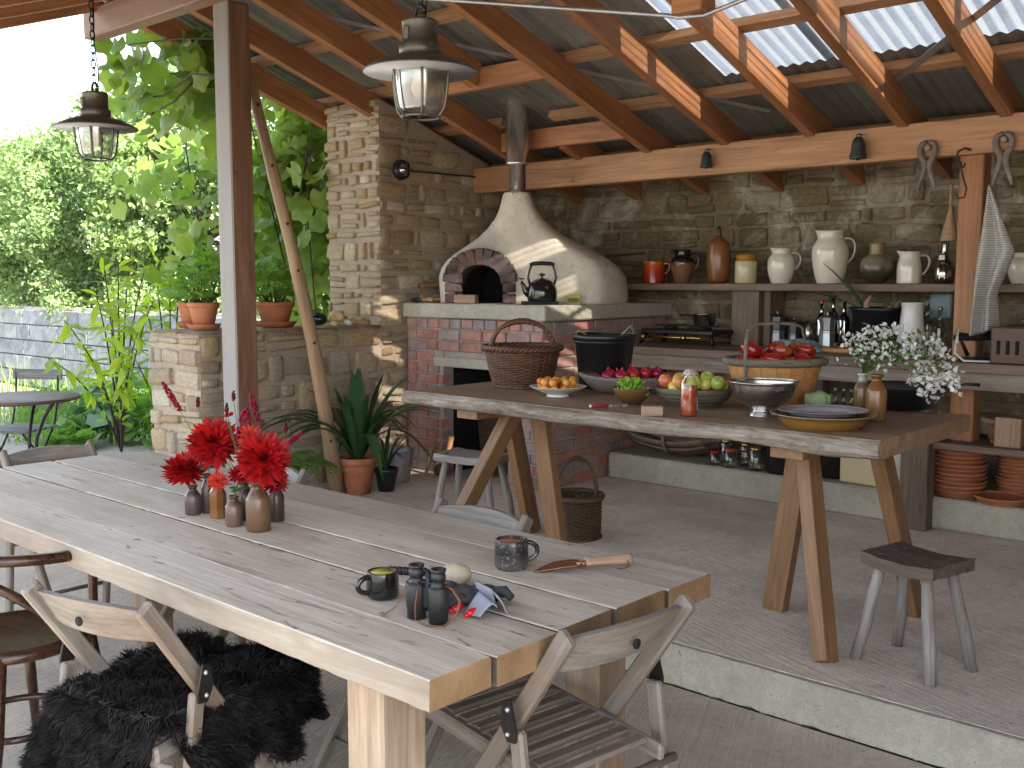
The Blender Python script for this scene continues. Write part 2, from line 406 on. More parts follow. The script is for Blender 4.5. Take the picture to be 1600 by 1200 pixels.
# floor concrete, brushed
def concrete(name, col, brush=0.0, ang=0.0, stain=.4, bm=.35, stain_col=(.09, .075, .065)):
    m, nt, b = newmat(name)
    v = coords(nt, rnd=False); n = noise(nt, v, 1.4, 7, .65, .3); n2 = noise(nt, v, 28, 5, .7); n3 = noise(nt, v, 150, 3, .6)
    f = nd(nt, 'MapRange', Value=n, i1=.28, i2=.72, i3=.72, i4=1.22).outputs[0]
    c = mix(nt, 1.0, col, f, 'MULTIPLY')
    f2 = nd(nt, 'MapRange', Value=n2, i1=.3, i2=.7, i3=.86, i4=1.12).outputs[0]; c = mix(nt, 1.0, c, f2, 'MULTIPLY')
    f3 = nd(nt, 'MapRange', Value=n3, i1=.3, i2=.7, i3=.85, i4=1.12).outputs[0]; c = mix(nt, 1.0, c, f3, 'MULTIPLY')
    s = noise(nt, v, .55, 6, .6, .5); sf = nd(nt, 'MapRange', Value=s, i1=.52, i2=.72, i3=0, i4=stain).outputs[0]
    c = mix(nt, sf, c, stain_col)
    d1 = nd(nt, 'MapRange', Value=noise(nt, v, 55, 2, .5), i1=.70, i2=.74, i3=0, i4=.55).outputs[0]; c = mix(nt, d1, c, (.07, .055, .045))
    d2 = nd(nt, 'MapRange', Value=noise(nt, v, 4.5, 7, .75, 1.0), i1=.58, i2=.72, i3=0, i4=.22).outputs[0]; c = mix(nt, d2, c, stain_col)
    nt.links.new(c, b.inputs['Base Color']); b.inputs['Roughness'].default_value = .86; b.inputs['Specular IOR Level'].default_value = .3
    n1 = bump(nt, b, n2, bm, .006); n1 = bump(nt, b, n3, bm * .8, .003, n1)
    if brush:
        r = nd(nt, 'VectorRotate', _rotation_type='Z_AXIS', Vector=v, Angle=ang).outputs[0]
        r = nd(nt, 'VectorMath', _operation='MULTIPLY', i0=r, i1=(2.2, 75, 1)).outputs[0]
        bn = noise(nt, r, 1.0, 4, .6, .15); bump(nt, b, bn, brush, .014, n1)
        fb_ = nd(nt, 'MapRange', Value=bn, i1=.3, i2=.7, i3=1 - .12 * brush, i4=1 + .10 * brush).outputs[0]; nt.links.new(mix(nt, 1.0, c, fb_, 'MULTIPLY'), b.inputs['Base Color'])
    return m
C_LOW = concrete('brushed_concrete', (.56, .485, .405), .7, R(68), .22, .5)
C_PLAT = concrete('platform_concrete', (.72, .625, .53), .3, R(20), .2)
C_KERB = concrete('kerb_concrete', (.43, .40, .335), 0, 0, .25, .3, (.30, .26, .19))
C_SLAB = concrete('oven_slab', (.46, .43, .36), 0, 0, .15, .2, (.3, .24, .17))
C_GRAVEL = concrete('gravel_ground', (.38, .35, .31), 0, 0, .3, .9, (.10, .13, .05))
MORTAR = concrete('lime_mortar', (.40, .325, .25), 0, 0, .3, .5, (.20, .15, .11))
MORTAR_D = concrete('dark_mortar', (.17, .135, .095), 0, 0, .4, .6, (.09, .07, .05))
JOINT = concrete('brick_mortar', (.42, .37, .33), 0, 0, .2, .4, (.3, .25, .22))
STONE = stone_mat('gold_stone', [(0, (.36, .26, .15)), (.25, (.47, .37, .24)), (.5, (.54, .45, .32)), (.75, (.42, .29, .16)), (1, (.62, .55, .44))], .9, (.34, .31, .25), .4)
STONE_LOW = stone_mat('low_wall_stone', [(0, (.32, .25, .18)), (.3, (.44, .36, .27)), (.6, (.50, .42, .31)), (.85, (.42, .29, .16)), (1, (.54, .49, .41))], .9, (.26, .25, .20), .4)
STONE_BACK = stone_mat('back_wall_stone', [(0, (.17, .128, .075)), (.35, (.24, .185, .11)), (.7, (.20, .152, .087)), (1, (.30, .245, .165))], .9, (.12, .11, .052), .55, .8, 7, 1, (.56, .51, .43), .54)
BRICK = stone_mat('brick', [(0, (.40, .18, .145)), (.2, (.46, .215, .17)), (.4, (.36, .215, .19)), (.6, (.32, .25, .25)), (.8, (.28, .24, .26)), (1, (.44, .20, .16))], .85, (.47, .40, .35), .5, .3, 12)
BRICK_ARCH = stone_mat('sooty_brick', [(0, (.15, .09, .078)), (.35, (.10, .085, .088)), (.65, (.17, .095, .082)), (1, (.12, .10, .102))], .85, (.03, .026, .025), .85, .3, 12)

# ================================================================== ground, floors
tag(MB().box((0, 0, -.06), (140, 140, .08)).build('ground', C_GRAVEL), kind='structure')
lf = tag(MB().box((-1.0, .6, -.035), (10.4, 5.1, .07), .01).build('floor', C_LOW), kind='structure')
PLZ = .156
pl = tag(MB().box((-1.2, 4.80, PLZ / 2), (8.75, 3.26, PLZ), .012).build('platform', C_PLAT), kind='structure')
rough_bar('kerb', (-5.57, 3.175, .0755), (3.17, 3.175, .0755), .05, .158, C_KERB, pl, (0, 0, 1), .006, .004, 220, 3, 5.0)
pth = tag(MB().box((-1.05, 6.06, .245), (6.28, .88, .175), .012).build('plinth', C_KERB), kind='structure')
# broken crack strip where the kerb meets the lower floor
crk = MB(); xx = -5.4
while xx < 1:
    w = random.uniform(.05, .16); crk.box((xx, 3.146 + random.uniform(-.006, .006), .0015), (w, random.uniform(.003, .006), .004)); xx += w * random.choice((1.0, 1.02, 1.5, 2.4))
crk.build('floor_crack', SOOT_SHADE, lf)

# ================================================================== stone walls
def stone_variant(i):
    rnd = random.Random(100 + i); k = 4; vs = []; fs = []
    e = [0, .12, .5 + rnd.uniform(-.1, .1), .88, 1.0]
    e = [0.0, .2, .8, 1.0]
    cx = [rnd.uniform(-.07, .07) for _ in range(8)]
    for a in range(4):
        for c in range(4):
            u = e[a] - .5; w = e[c] - .5
            corner = (a in (0, 3)) and (c in (0, 3)); edge = (a in (0, 3)) or (c in (0, 3))
            sh = .95 if corner else 1.0
            y = -.5 + (.26 if corner else .17 if edge else 0) + rnd.uniform(-.09, .09)
            vs.append((u * sh + rnd.uniform(-.045, .045), y, w * sh + rnd.uniform(-.055, .055)))
    rim = [0, 1, 2, 3, 7, 11, 15, 14, 13, 12, 8, 4]
    for r_ in rim: vs.append((vs[r_][0] * 1.02, .5, vs[r_][2] * 1.02))
    for a in range(3):
        for c in range(3): fs.append((a * 4 + c, (a + 1) * 4 + c, (a + 1) * 4 + c + 1, a * 4 + c + 1))
    for i_ in range(12):
        j = (i_ + 1) % 12; fs.append((rim[i_], rim[j], 16 + j, 16 + i_))
    mb = MB(); mb.add(vs, fs, True); return mb
def stone_set(m, tagname):
    out = []
    for i in range(9):
        me = stone_variant(i).mesh(tagname); me.materials.append(m); out.append(me)
    return out
def rubble(parent, org, ud, nd_, width, height, rows, wr, meshes, depth=.05, gap=.014, skip=None, seed=1, proud=.016, name='stone', keep=None):
    """stones over a face: org lower corner, ud along, nd_ outward; mesh faces -Y locally"""
    rnd = random.Random(seed); ud = Vector(ud); n = Vector(nd_); z = 0.0
    Rm = Matrix((ud, -n, Vector((0, 0, 1)))).transposed().to_4x4()
    while z < height - .03:
        h = min(rnd.uniform(*rows), height - z)
        if height - z - h < .05: h = height - z
        x = 0.0
        while x < width - .02:
            w = rnd.uniform(*wr) * (1 if rnd.random() > .18 else .5)
            if width - x - w < .07: w = width - x
            hh = h * (1 if rnd.random() > .12 else rnd.uniform(.8, .95))
            c = Vector(org) + ud * (x + w / 2) + Vector((0, 0, z + h / 2))
            if (skip is None or not skip(c)) and (keep is None or keep(x + w / 2, z + h / 2)):
                d = depth; parts_ = [(c, hh)]
                if h > .105 and rnd.random() < .38:
                    k_ = rnd.uniform(.35, .65); parts_ = [(c + Vector((0, 0, -h / 2 + h * k_ / 2)), h * k_), (c + Vector((0, 0, h / 2 - h * (1 - k_) / 2)), h * (1 - k_))]
                for c, hh in parts_:
                  T = Matrix.Translation(c + n * (proud - d / 2 + rnd.uniform(-.008, .012))) @ Rm @ Matrix.Rotation(rnd.uniform(-.09, .09), 4, 'Y') @ Matrix.Diagonal((w - gap * rnd.uniform(.6, 1.7), d, hh - gap * rnd.uniform(.6, 1.6), 1))
                  obj(name, rnd.choice(meshes), None, parent, T)
            x += w
        z += h
def roofz(y): return 2.34 + .33 * (5.65 - y)          # underside of the rafters, back slope
S1 = stone_set(STONE, 'stone'); S2 = stone_set(STONE_LOW, 'stone'); S3 = stone_set(STONE_BACK, 'stone')
GX = -5.5
gw = thing('gable_wall', 'tall golden rubble stone gable wall behind the bread oven', 'stone wall', (GX - .3, 5.5, 0))
o = Vector((GX - .3, 5.5, 0))
def loc(p, q=o): return Vector(p) - q
prof = [(4.735, 0), (6.95, 0), (6.95, roofz(6.95) + .11), (4.735, roofz(4.735) + .11)]
mb = MB(); T = Matrix.Translation(-o) @ Matrix(((0, 0, 1, 0), (1, 0, 0, 0), (0, 1, 0, 0), (0, 0, 0, 1)))
mb.prism(prof, -6.085, -5.515, T); mb.build('mortar_core', MORTAR, gw)
rubble(gw, loc((GX, 4.72, .10)), (0, 1, 0), (1, 0, 0), .235, 1.22, (.07, .15), (.1, .22), S1, seed=3, gap=.028, proud=.008)
rubble(gw, loc((GX, 4.72, 1.32)), (0, 1, 0), (1, 0, 0), 1.68, 1.58, (.06, .15), (.09, .30), S1, seed=5, gap=.032, proud=.007, skip=lambda c: (c.z > roofz(c.y + 5.5) + .05))
rubble(gw, loc((-6.1, 4.72, 1.16)), (1, 0, 0), (0, -1, 0), .6, 1.60, (.065, .16), (.09, .24), S1, seed=8, gap=.03, proud=.009)
lw = thing('low_wall', 'waist high honey coloured stone wall topped with flower pots', 'low wall', (GX - .3, 4.0, 0))
o2 = Vector((GX - .3, 4.0, 0))
MB().box(loc((-5.8, 4.02, .59), o2), (.57, 1.43, 1.18)).build('mortar_core', MORTAR, lw)
rubble(lw, loc((GX, 3.29, .0), o2), (0, 1, 0), (1, 0, 0), 1.43, 1.18, (.08, .2), (.12, .36), S2, seed=11, gap=.034, proud=.008)
rubble(lw, loc((-6.1, 3.29, .0), o2), (1, 0, 0), (0, -1, 0), .6, 1.18, (.09, .2), (.12, .3), S2, seed=12, gap=.03, proud=.010)
for i in range(7):
    y = 3.30 + i * .205
    for k, xw in ((0, .33), (1, .26)):
        T = Matrix.Translation(loc((-6.08 + .17 + k * .3, y + .1, 1.185), o2)) @ Matrix.Rotation(R(-90), 4, 'X') @ Matrix.Diagonal((xw - .02, .03, .2 + .0, 1))
        obj('stone', random.choice(S2), None, lw, T)
bw = thing('back_wall', 'old rubble stone rear wall with flaking limewash behind the shelf', 'stone wall', (-2.0, 6.6, 0))
o3 = Vector((-2.0, 6.6, 0))
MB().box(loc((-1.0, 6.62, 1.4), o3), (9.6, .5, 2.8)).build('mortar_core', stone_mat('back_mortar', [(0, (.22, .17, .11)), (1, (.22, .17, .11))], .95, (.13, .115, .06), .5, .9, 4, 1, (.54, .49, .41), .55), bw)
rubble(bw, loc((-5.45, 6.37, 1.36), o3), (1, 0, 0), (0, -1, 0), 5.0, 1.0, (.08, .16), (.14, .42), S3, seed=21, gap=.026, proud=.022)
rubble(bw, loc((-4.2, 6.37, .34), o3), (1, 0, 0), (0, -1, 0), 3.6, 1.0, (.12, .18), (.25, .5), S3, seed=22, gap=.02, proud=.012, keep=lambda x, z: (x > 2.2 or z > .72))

# ================================================================== roof
rf = thing('barn_roof', 'open timber roof of larch rafters under corrugated metal and clear sheets', 'roof', (-2, 3.15, 0))
ro = Vector((-2, 3.15, 0))
def rl(p): return Vector(p) - ro
RX = [-6.18, -5.6, -5.04, -4.48, -3.91, -3.34, -2.78, -2.24, -1.71, -1.17, -.62, -.07, .48, 1.03, 1.58, 2.13]
for x in RX:
    spans = [(3.15, 4.63), (5.485, 6.9)] if x == -4.48 else [(3.15, 6.9)]
    for ya, yb in spans: bar('rafter', rl((x, ya, roofz(ya) + .075)), rl((x, yb, roofz(yb) + .075)), .062, .15, W_LARCH, rf, (0, 0, 1), .003)
def froofz(y): return roofz(3.15) - .36 * (3.15 - y)
for x in RX:
    bar('rafter', rl((x, 3.10, froofz(3.10) + .075)), rl((x, .80, froofz(.80) + .075)), .062, .15, W_LARCH, rf, (0, 0, 1), .003)
for y in (3.42, 4.2, 4.8, 5.4, 6.05):
    z = roofz(y) + .15 + .034
    for xa, xb in ([(-6.45, -4.95), (-4.52, 2.4)] if y == 5.4 else [(-6.45, 2.4)]): bar('batten', rl((xa, y, z)), rl((xb, y, z)), .072, .05, W_LARCH2, rf, (0, .33, 1), .002)
for y in (2.8, 2.2, 1.6, .9):
    z = froofz(y) + .15 + .034
    bar('batten', rl((-6.45, y, z)), rl((2.4, y, z)), .072, .05, W_LARCH2, rf, (0, -.36, 1), .002)
for y in (4.66, 5.455):
    bar('trimmer', rl((-5.01, y, roofz(y) + .07)), rl((-3.94, y, roofz(y) + .07)), .06, .13, W_LARCH, rf)
bar('ridge_beam', rl((-6.34, 3.12, 3.075)), rl((2.4, 3.12, 3.075)), .11, .17, W_POST, rf, (0, 0, 1), .008)
rough_bar('wall_plate', rl((-5.5, 5.70, 2.258)), rl((2.3, 5.70, 2.258)), .1, .19, wood('plate_beam', (.36, .18, .085), (.58, .33, .175), (.30, .15, .07), .55, .6, .03, .35, .3, .9), rf, (0, 0, 1), .005, .003, 80, 2, 3.0)
pw = wood('post_larch', (.30, .12, .05), (.50, .24, .11), (.24, .10, .045), .55, .7, .05, .4, .25, .4)
bar('post', rl((-1.885, 5.76, PLZ)), rl((-1.885, 5.76, 2.166)), .125, .12, pw, rf, (0, 1, 0), .006)
bar('post', rl((1.4, 5.76, PLZ)), rl((1.4, 5.76, 2.166)), .125, .12, pw, rf, (0, 1, 0), .006)
lo = thing('corner_post', 'square timber post with pale weathered skylit side standing beside the leaning pole', 'post', (-4.97, 3.23, 0))
W_SILV = wood('post_weathered_skylit', (.13, .062, .036), (.25, .135, .08), (.20, .11, .07), .65, .7, .03, .4, .3, .5, 1.1)
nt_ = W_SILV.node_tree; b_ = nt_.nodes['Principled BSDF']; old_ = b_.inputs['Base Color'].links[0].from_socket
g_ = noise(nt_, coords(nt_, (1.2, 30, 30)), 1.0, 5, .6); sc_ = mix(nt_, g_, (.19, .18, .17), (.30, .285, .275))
sy_ = nd(nt_, 'SeparateXYZ', Vector=nd(nt_, 'NewGeometry').outputs['True Normal']); f_ = nd(nt_, 'MapRange', Value=sy_.outputs[1], i1=-.45, i2=-.8, i3=0, i4=1).outputs[0]  # -Y face paler: silvered wood, with skylight put into the colour
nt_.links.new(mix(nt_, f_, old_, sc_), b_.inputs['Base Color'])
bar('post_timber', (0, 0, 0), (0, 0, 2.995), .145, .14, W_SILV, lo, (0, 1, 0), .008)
bar('post', rl((2.2, 3.23, PLZ)), rl((2.2, 3.23, 2.995)), .145, .14, W_POST, rf, (0, 1, 0), .008)
# corrugated sheets
def corr(x0, x1, pa, pb, lift=0.0, pitch=.076, amp=.0085, nseg=6):
    n = max(2, int((x1 - x0) / pitch * nseg)); d = (Vector(pb) - Vector(pa)); nn = Vector((1, 0, 0)).cross(d).normalized()
    if nn.z < 0: nn = -nn
    def fn(u, v):
        x = x0 + (x1 - x0) * u; q = Vector((0, pa[1], pa[2])).lerp(Vector((0, pb[1], pb[2])), v)
        return Vector((x, q.y, q.z)) + nn * (amp * math.sin(2 * math.pi * x / pitch) + lift)
    return MB().sheet(fn, n, 1)
m, nt, b = newmat('corrugated_steel')
v = coords(nt); n = noise(nt, v, 2.0, 6, .7); n2 = noise(nt, nd(nt, 'VectorMath', _operation='MULTIPLY', i0=v, i1=(40, 3, 3)).outputs[0], 1.0, 4)
cc = mix(nt, nd(nt, 'MapRange', Value=n, i1=.35, i2=.7).outputs[0], (.19, .185, .17), (.31, .30, .275))
cc = mix(nt, nd(nt, 'MapRange', Value=n2, i1=.58, i2=.75, i3=0, i4=.5).outputs[0], cc, (.12, .075, .045)); cc = objvar(nt, cc, .2)
nt.links.new(cc, b.inputs['Base Color']); b.inputs['Metallic'].default_value = .35; b.inputs['Roughness'].default_value = .55
CORR = m
m, nt, b = newmat('clear_corrugated'); out = nt.nodes['Material Output']
v = coords(nt); n = noise(nt, v, 6, 6, .7); n2 = noise(nt, nd(nt, 'VectorMath', _operation='MULTIPLY', i0=v, i1=(30, 2, 2)).outputs[0], 1.0, 4)
gr = nd(nt, 'MapRange', Value=nd(nt, 'Math', _operation='MULTIPLY', i0=n, i1=n2).outputs[0], i1=.12, i2=.42, i3=1.0, i4=.6).outputs[0]
fa_ = nd(nt, 'MapRange', Value=nd(nt, 'LayerWeight', Blend=.5).outputs['Facing'], i1=.1, i2=.75, i3=1.25, i4=.45).outputs[0]
tcol = mix(nt, 1.0, mix(nt, 1.0, (.50, .49, .475), gr, 'MULTIPLY'), fa_, 'MULTIPLY')
t = nd(nt, 'BsdfTransparent'); nt.links.new(tcol, t.inputs[0]); tl = nd(nt, 'BsdfTranslucent', Color=(.145, .155, .17, 1)); gl = nd(nt, 'BsdfGlossy', Roughness=.12)
ms = nd(nt, 'MixShader', Fac=.6); nt.links.new(t.outputs[0], ms.inputs[1]); nt.links.new(tl.outputs[0], ms.inputs[2])
lw_ = nd(nt, 'LayerWeight', Blend=.25); fr = nd(nt, 'MapRange', Value=lw_.outputs['Facing'], i3=.04, i4=.6).outputs[0]
ms2 = nd(nt, 'MixShader', Fac=fr); nt.links.new(ms.outputs[0], ms2.inputs[1]); nt.links.new(gl.outputs[0], ms2.inputs[2])
nt.links.new(ms2.outputs[0], out.inputs[0]); CLEAR = m
x = -6.5 - .006
def rz2(y): return roofz(y) + .15 + .068 + .009
def fz2(y): return froofz(y) + .15 + .068 + .009
cols = [-6.5, -5.84, -5.18, -4.52, -3.86, -3.19, -2.53, -1.87, -1.21, -.55, .11, .77, 1.43, 2.09, 2.75, 3.41]
for i in range(len(cols) - 1):
    x0, x1 = cols[i], cols[i + 1] + .05; lift = .004 * (i % 2)
    clear = 5 <= i <= 8
    if clear:
        corr(x0, x1, (0, 4.42, rz2(4.42)), (0, 5.46, rz2(5.46)), lift + .006, nseg=10).build('clear_sheet', CLEAR, rf, Matrix.Translation(-ro))
        corr(x0, x1, (0, 3.05, rz2(3.05)), (0, 4.50, rz2(4.50)), lift + .014).build('corrugated_sheet', CORR, rf, Matrix.Translation(-ro))
        corr(x0, x1, (0, 5.30, rz2(5.30)), (0, 7.0, rz2(7.0)), lift - .006).build('corrugated_sheet', CORR, rf, Matrix.Translation(-ro))
    else:
        corr(x0, x1, (0, 3.05, rz2(3.05)), (0, 7.0, rz2(7.0)), lift).build('corrugated_sheet', CORR, rf, Matrix.Translation(-ro))
    corr(x0, x1, (0, 3.2, fz2(3.2)), (0, .75, fz2(.75)), lift).build('corrugated_sheet', CORR, rf, Matrix.Translation(-ro))
MB().tube([rl((-6.5, 3.12, rz2(3.12) + .03)), rl((3.4, 3.12, rz2(3.12) + .03))], .07, 10).build('ridge_cap', CORR, rf)
# flat steel wind brace, truss rod under the ridge
st = bar('strap_brace', rl((-5.12, 3.86, roofz(3.86) + .153)), rl((-3.02, 5.62, roofz(5.62) + .153)), .04, .004, GALV, rf, (0, .33, 1), 0)
bar('strap_brace', rl((-.3, 3.86, roofz(3.86) + .153)), rl((-2.4, 5.62, roofz(5.62) + .153)), .04, .004, GALV, rf, (0, .33, 1), 0)
a1 = PY(1083, 22, 3.12)
rod('truss_rod', [rl(PY(560, -8, 3.12)), rl(PY(700, 0, 3.12)), rl(PY(1040, 24, 3.12)), rl(PY(1062, 27, 3.12)), rl(PY(1100, 24, 3.12)), rl(PY(1165, -2, 3.12)), rl(PY(1300, -60, 3.12))], .008, GALV, rf)
MB().box(rl((a1.x, 3.12, a1.z + .07)), (.12, .10, .14), .006).build('strut', W_LARCH, rf)
sw = thing('sun_block_wall', 'unseen stone end wall added on the right to block the sun', 'stone wall', (2.85, 4.0, 0))
MB().prism([(.45 - 4, 0), (6.9 - 4, 0), (6.9 - 4, roofz(6.9) + .2), (3.12 - 4, roofz(3.12) + .2), (.45 - 4, froofz(.45) + .2)], -.2, .2, Matrix(((0, 0, 1, 0), (1, 0, 0, 0), (0, 1, 0, 0), (0, 0, 0, 1)))).build('mortar_core', MORTAR, sw)  # out of view, added and shaped to stop low sun from the right

# ================================================================== bread oven
OV = Vector((-4.85, 5.6, 0))
ov = thing('bread_oven', 'plastered bell shaped bread oven on a red and purple brick base', 'oven', OV)
def ol(p): return Vector(p) - OV
bx0, bx1, by0, by1 = -5.5, -4.215, 4.955, 6.36
ox0, ox1, oz1 = -5.13, -4.53, .905
for c, s in (((( bx0 + ox0) / 2, (by0 + by1) / 2 + .008, .70), (ox0 - bx0 - .012, by1 - by0 - .016, 1.1)),
             (((ox1 + bx1) / 2 - .004, (by0 + by1) / 2 + .008, .70), (bx1 - ox1 - .016, by1 - by0 - .016, 1.1)),
             (((ox0 + ox1) / 2, (by0 + by1) / 2 + .012, 1.08), (ox1 - ox0 + .1, by1 - by0 - .03, .33)),
             (((ox0 + ox1) / 2, 6.2, .6), (ox1 - ox0 + .1, .2, .9))):
    MB().box(ol(c), s).build('mortar_core', JOINT, ov)
BM = {}
def brick(name, c, lx, ly, lz, parent, m):
    k = (round(lx, 3), round(ly, 3), round(lz, 3), m.name)
    if k not in BM:
        me = MB().box((0, 0, 0), (lx, ly, lz), .006).mesh('brick'); me.materials.append(m); BM[k] = me
    return obj(name, BM[k], None, parent, Matrix.Translation(c) @ Matrix.Rotation(random.uniform(-.012, .012), 4, 'Z') @ Matrix.Rotation(random.uniform(-.01, .01), 4, 'X'))
cz = (1.25 - PLZ) / 14.0
for r_ in range(14):
    z = PLZ + cz * (r_ + .5); h = cz - .011
    # front (-Y) face
    x = bx0 + (0 if r_ % 2 else -.11); xe = bx1
    seq = []
    k = 0
    while x < xe - .01:
        w = .215 if (r_ % 2 == 0 or k % 3 != 1) else .105
        if r_ % 4 == 1: w = .11
        xa, xb = max(x, bx0), min(x + w, xe)
        if xe - xb < .06: xb = xe
        if z < oz1 and xa < ox1 and xb > ox0:
            if xa < ox0 - .04: xb = ox0; seq.append((xa, xb))
            if xb > ox1 + .04: seq.append((ox1, xb))
        elif .90 < z < .985 and xb > ox0 - .09 and xa < ox1 + .005:
            if xa < ox0 - .12: seq.append((xa, ox0 - .09))
            if xb > ox1 + .035: seq.append((ox1 + .005, xb))
        else:
            if xb - xa > .03: seq.append((xa, xb))
        x = max(x + w, xb) ; k += 1
    for xa, xb in seq:
        brick('brick', ol(((xa + xb) / 2, by0 + .05 + random.uniform(-.002, .002), z)), round((xb - xa - .011) / .01) * .01 if xb < xe else xb - xa - .006, .1, h, ov, BRICK)
    # right (+X) face
    y = by0 + (.108 if r_ % 2 else 0.112) ; y = by0 + .105 if r_ % 2 == 0 else by0 + .108
    k = 0
    while y < by1 - .02:
        w = .215 if (r_ % 2 or k % 4 != 2) else .108
        yb = min(y + w, by1)
        if not (y > 5.66 and z < .33):
            brick('brick', ol((bx1 - .05 + random.uniform(-.002, .002), (y + yb) / 2, z)), .1, yb - y - .011, h, ov, BRICK)
        y = yb; k += 1
bar('lintel', ol((ox0 - .09, by0 + .05, .945)), ol((ox1 + .005, by0 + .05, .945)), .104, .066, C_SLAB, ov)
MB().box(ol((ox0 + .004, 5.62, .53)), (.008, 1.12, .745)).box(ol((ox1 - .004, 5.62, .53)), (.008, 1.12, .745)).box(ol(((ox0 + ox1) / 2, 6.09, .53)), (ox1 - ox0, .01, .745)).box(ol(((ox0 + ox1) / 2, 5.62, .908)), (ox1 - ox0, 1.12, .008)).build('shade_lining', SOOT_SHADE, ov)  # black panels stand in for the shade inside the base opening
sl = MB().box(ol(((bx0 + bx1) / 2 + .015, (by0 + by1) / 2 - .01, 1.30)), (bx1 - bx0 + .05, by1 - by0 + .03, .1), .008); sl.build('hearth_slab', C_SLAB, ov)
# dome
AN = Vector((math.sin(R(24)), -math.cos(R(24)), 0)); AT = Vector((AN.y * -1, AN.x, 0)); AT = Vector((math.cos(R(24)), math.sin(R(24)), 0))
AC = Vector((-4.905, 5.10, 1.35))
profd = [(.640, 0), (.638, .10), (.632, .185), (.605, .245), (.555, .30), (.48, .352), (.39, .404), (.30, .457), (.225, .515), (.17, .575), (.135, .632), (.112, .685), (.098, .735), (.088, .755), (.066, .76)]
dc = Vector((-4.81, 5.56)); fc = Vector((-4.740, 5.30))
NS = 128; vs = []; fs = []
fine = []
for i in range(len(profd) - 1):
    for t in (0, .25, .5, .75): fine.append((profd[i][0] + (profd[i + 1][0] - profd[i][0]) * t, profd[i][1] + (profd[i + 1][1] - profd[i][1]) * t))
fine.append(profd[-1])
for (r_, z) in fine:
    t = min(1, z / .74); t = t * t * (3 - 2 * t); cx = dc.lerp(fc, t)
    for k in range(NS):
        a = 2 * math.pi * k / NS
        sq = 1.0 + .05 * (abs(math.sin(2 * a)) ** 2) * (1 - t)
        p = Vector((cx.x + r_ * sq * math.cos(a), cx.y + r_ * sq * math.sin(a), 1.35 + z))
        p += Vector((1, 1, .3)) * (.006 * mnoise.noise(p * 4.0))
        d = (p - AC).dot(AN) + .012
        if d > -.10:
            s_ = (d + .10); nd2 = -.10 + .10 * (1 - math.exp(-s_ / .10)) - .012
            p = p - AN * ((p - AC).dot(AN) - nd2)
        vs.append(p - OV)
for i in range(len(fine) - 1):
    for k in range(NS):
        f_ = (i * NS + k, i * NS + (k + 1) % NS, (i + 1) * NS + (k + 1) % NS, (i + 1) * NS + k)
        c = sum((vs[q] for q in f_), Vector()) / 4 + OV; l = (c - AC).dot(AT); h = c.z - 1.35
        if (c - AC).dot(AN) > -.25 and abs(l) < .205 and h < .14 + .155 * math.sqrt(max(0, 1 - (l / .205) ** 2)): continue
        fs.append(f_)
m, nt, b = newmat('oven_plaster')
v = coords(nt, rnd=False); n = noise(nt, v, 5, 7, .7, .3); n2 = noise(nt, v, 40, 5, .65)
cc = mix(nt, nd(nt, 'MapRange', Value=n, i1=.3, i2=.7).outputs[0], (.54, .475, .40), (.72, .66, .57))
cc = mix(nt, nd(nt, 'MapRange', Value=n2, i1=.55, i2=.75, i3=0, i4=.3).outputs[0], cc, (.42, .35, .27))
dd = nd(nt, 'VectorMath', _operation='DISTANCE', i0=v, i1=tuple(AC + Vector((0, 0, .33)) - OV)).outputs['Value']; g1 = noise(nt, v, 9, 5, .65)
sf_ = nd(nt, 'MapRange', Value=nd(nt, 'Math', _operation='ADD', i0=dd, i1=nd(nt, 'MapRange', Value=g1, i3=-.09, i4=.09).outputs[0]).outputs[0], i1=.05, i2=.24, i3=.6, i4=0).outputs[0]
cc = mix(nt, sf_, cc, (.10, .085, .075))
hv = noise(nt, v, 3.0, 3, .5, 2.0); hk = ramp(nt, hv, [(0, 0), (.494, 0), (.5, .55), (.506, 0)]); cc = mix(nt, hk, cc, (.26, .21, .16))
gz = nd(nt, 'MapRange', Value=noise(nt, v, 4.0, 6, .7), i1=.52, i2=.7, i3=0, i4=.35).outputs[0]; cc = mix(nt, gz, cc, (.44, .37, .28))
nt.links.new(cc, b.inputs['Base Color']); b.inputs['Roughness'].default_value = .9; b.inputs['Specular IOR Level'].default_value = .2
n1 = bump(nt, b, n, .25, .02); bump(nt, b, n2, .25, .005, n1)
mb = MB(); mb.add(vs, fs, True); dm = mb.build('dome', m, ov)
sol = dm.modifiers.new('thickness', 'SOLIDIFY'); sol.thickness = .03; sol.offset = -1
# arch: jamb bricks, voussoirs, sooty throat
def ap(l, n_, z): return AC + AT * l + AN * n_ + Vector((0, 0, z)) - OV
Ra = Matrix((AT, -AN, Vector((0, 0, 1)))).transposed().to_4x4()
def abrick(c, lx, lz, ang=0, ly=.16):
    me = MB().box((0, 0, 0), (lx, ly, lz), .007).mesh('brick'); me.materials.append(BRICK_ARCH)
    obj('brick', me, None, ov, Matrix.Translation(c) @ Ra @ Matrix.Rotation(ang, 4, 'Y'))
for s in (-1, 1):
    for i in range(2): abrick(ap(s * .212, -.06, .036 + i * .073), .085, .066)
for i in range(11):
    th = R(180) * (i + .5) / 11; rr = .205
    abrick(ap(.212 * math.cos(th), -.06 - .004 * (i % 2), .15 + .17 * math.sin(th)), .062, .115, R(90) - th, .17)
thr = MB(); pts = [(-.17, 0), (-.17, .15)] + [(.17 * math.cos(R(180 - a)), .15 + .115 * math.sin(R(180 - a))) for a in range(15, 180, 15)] + [(.17, .15), (.17, 0)]
n_ = len(pts); vv = []
for d in (-.02, -.55): vv += [ap(l, d, z + .002) for l, z in pts]
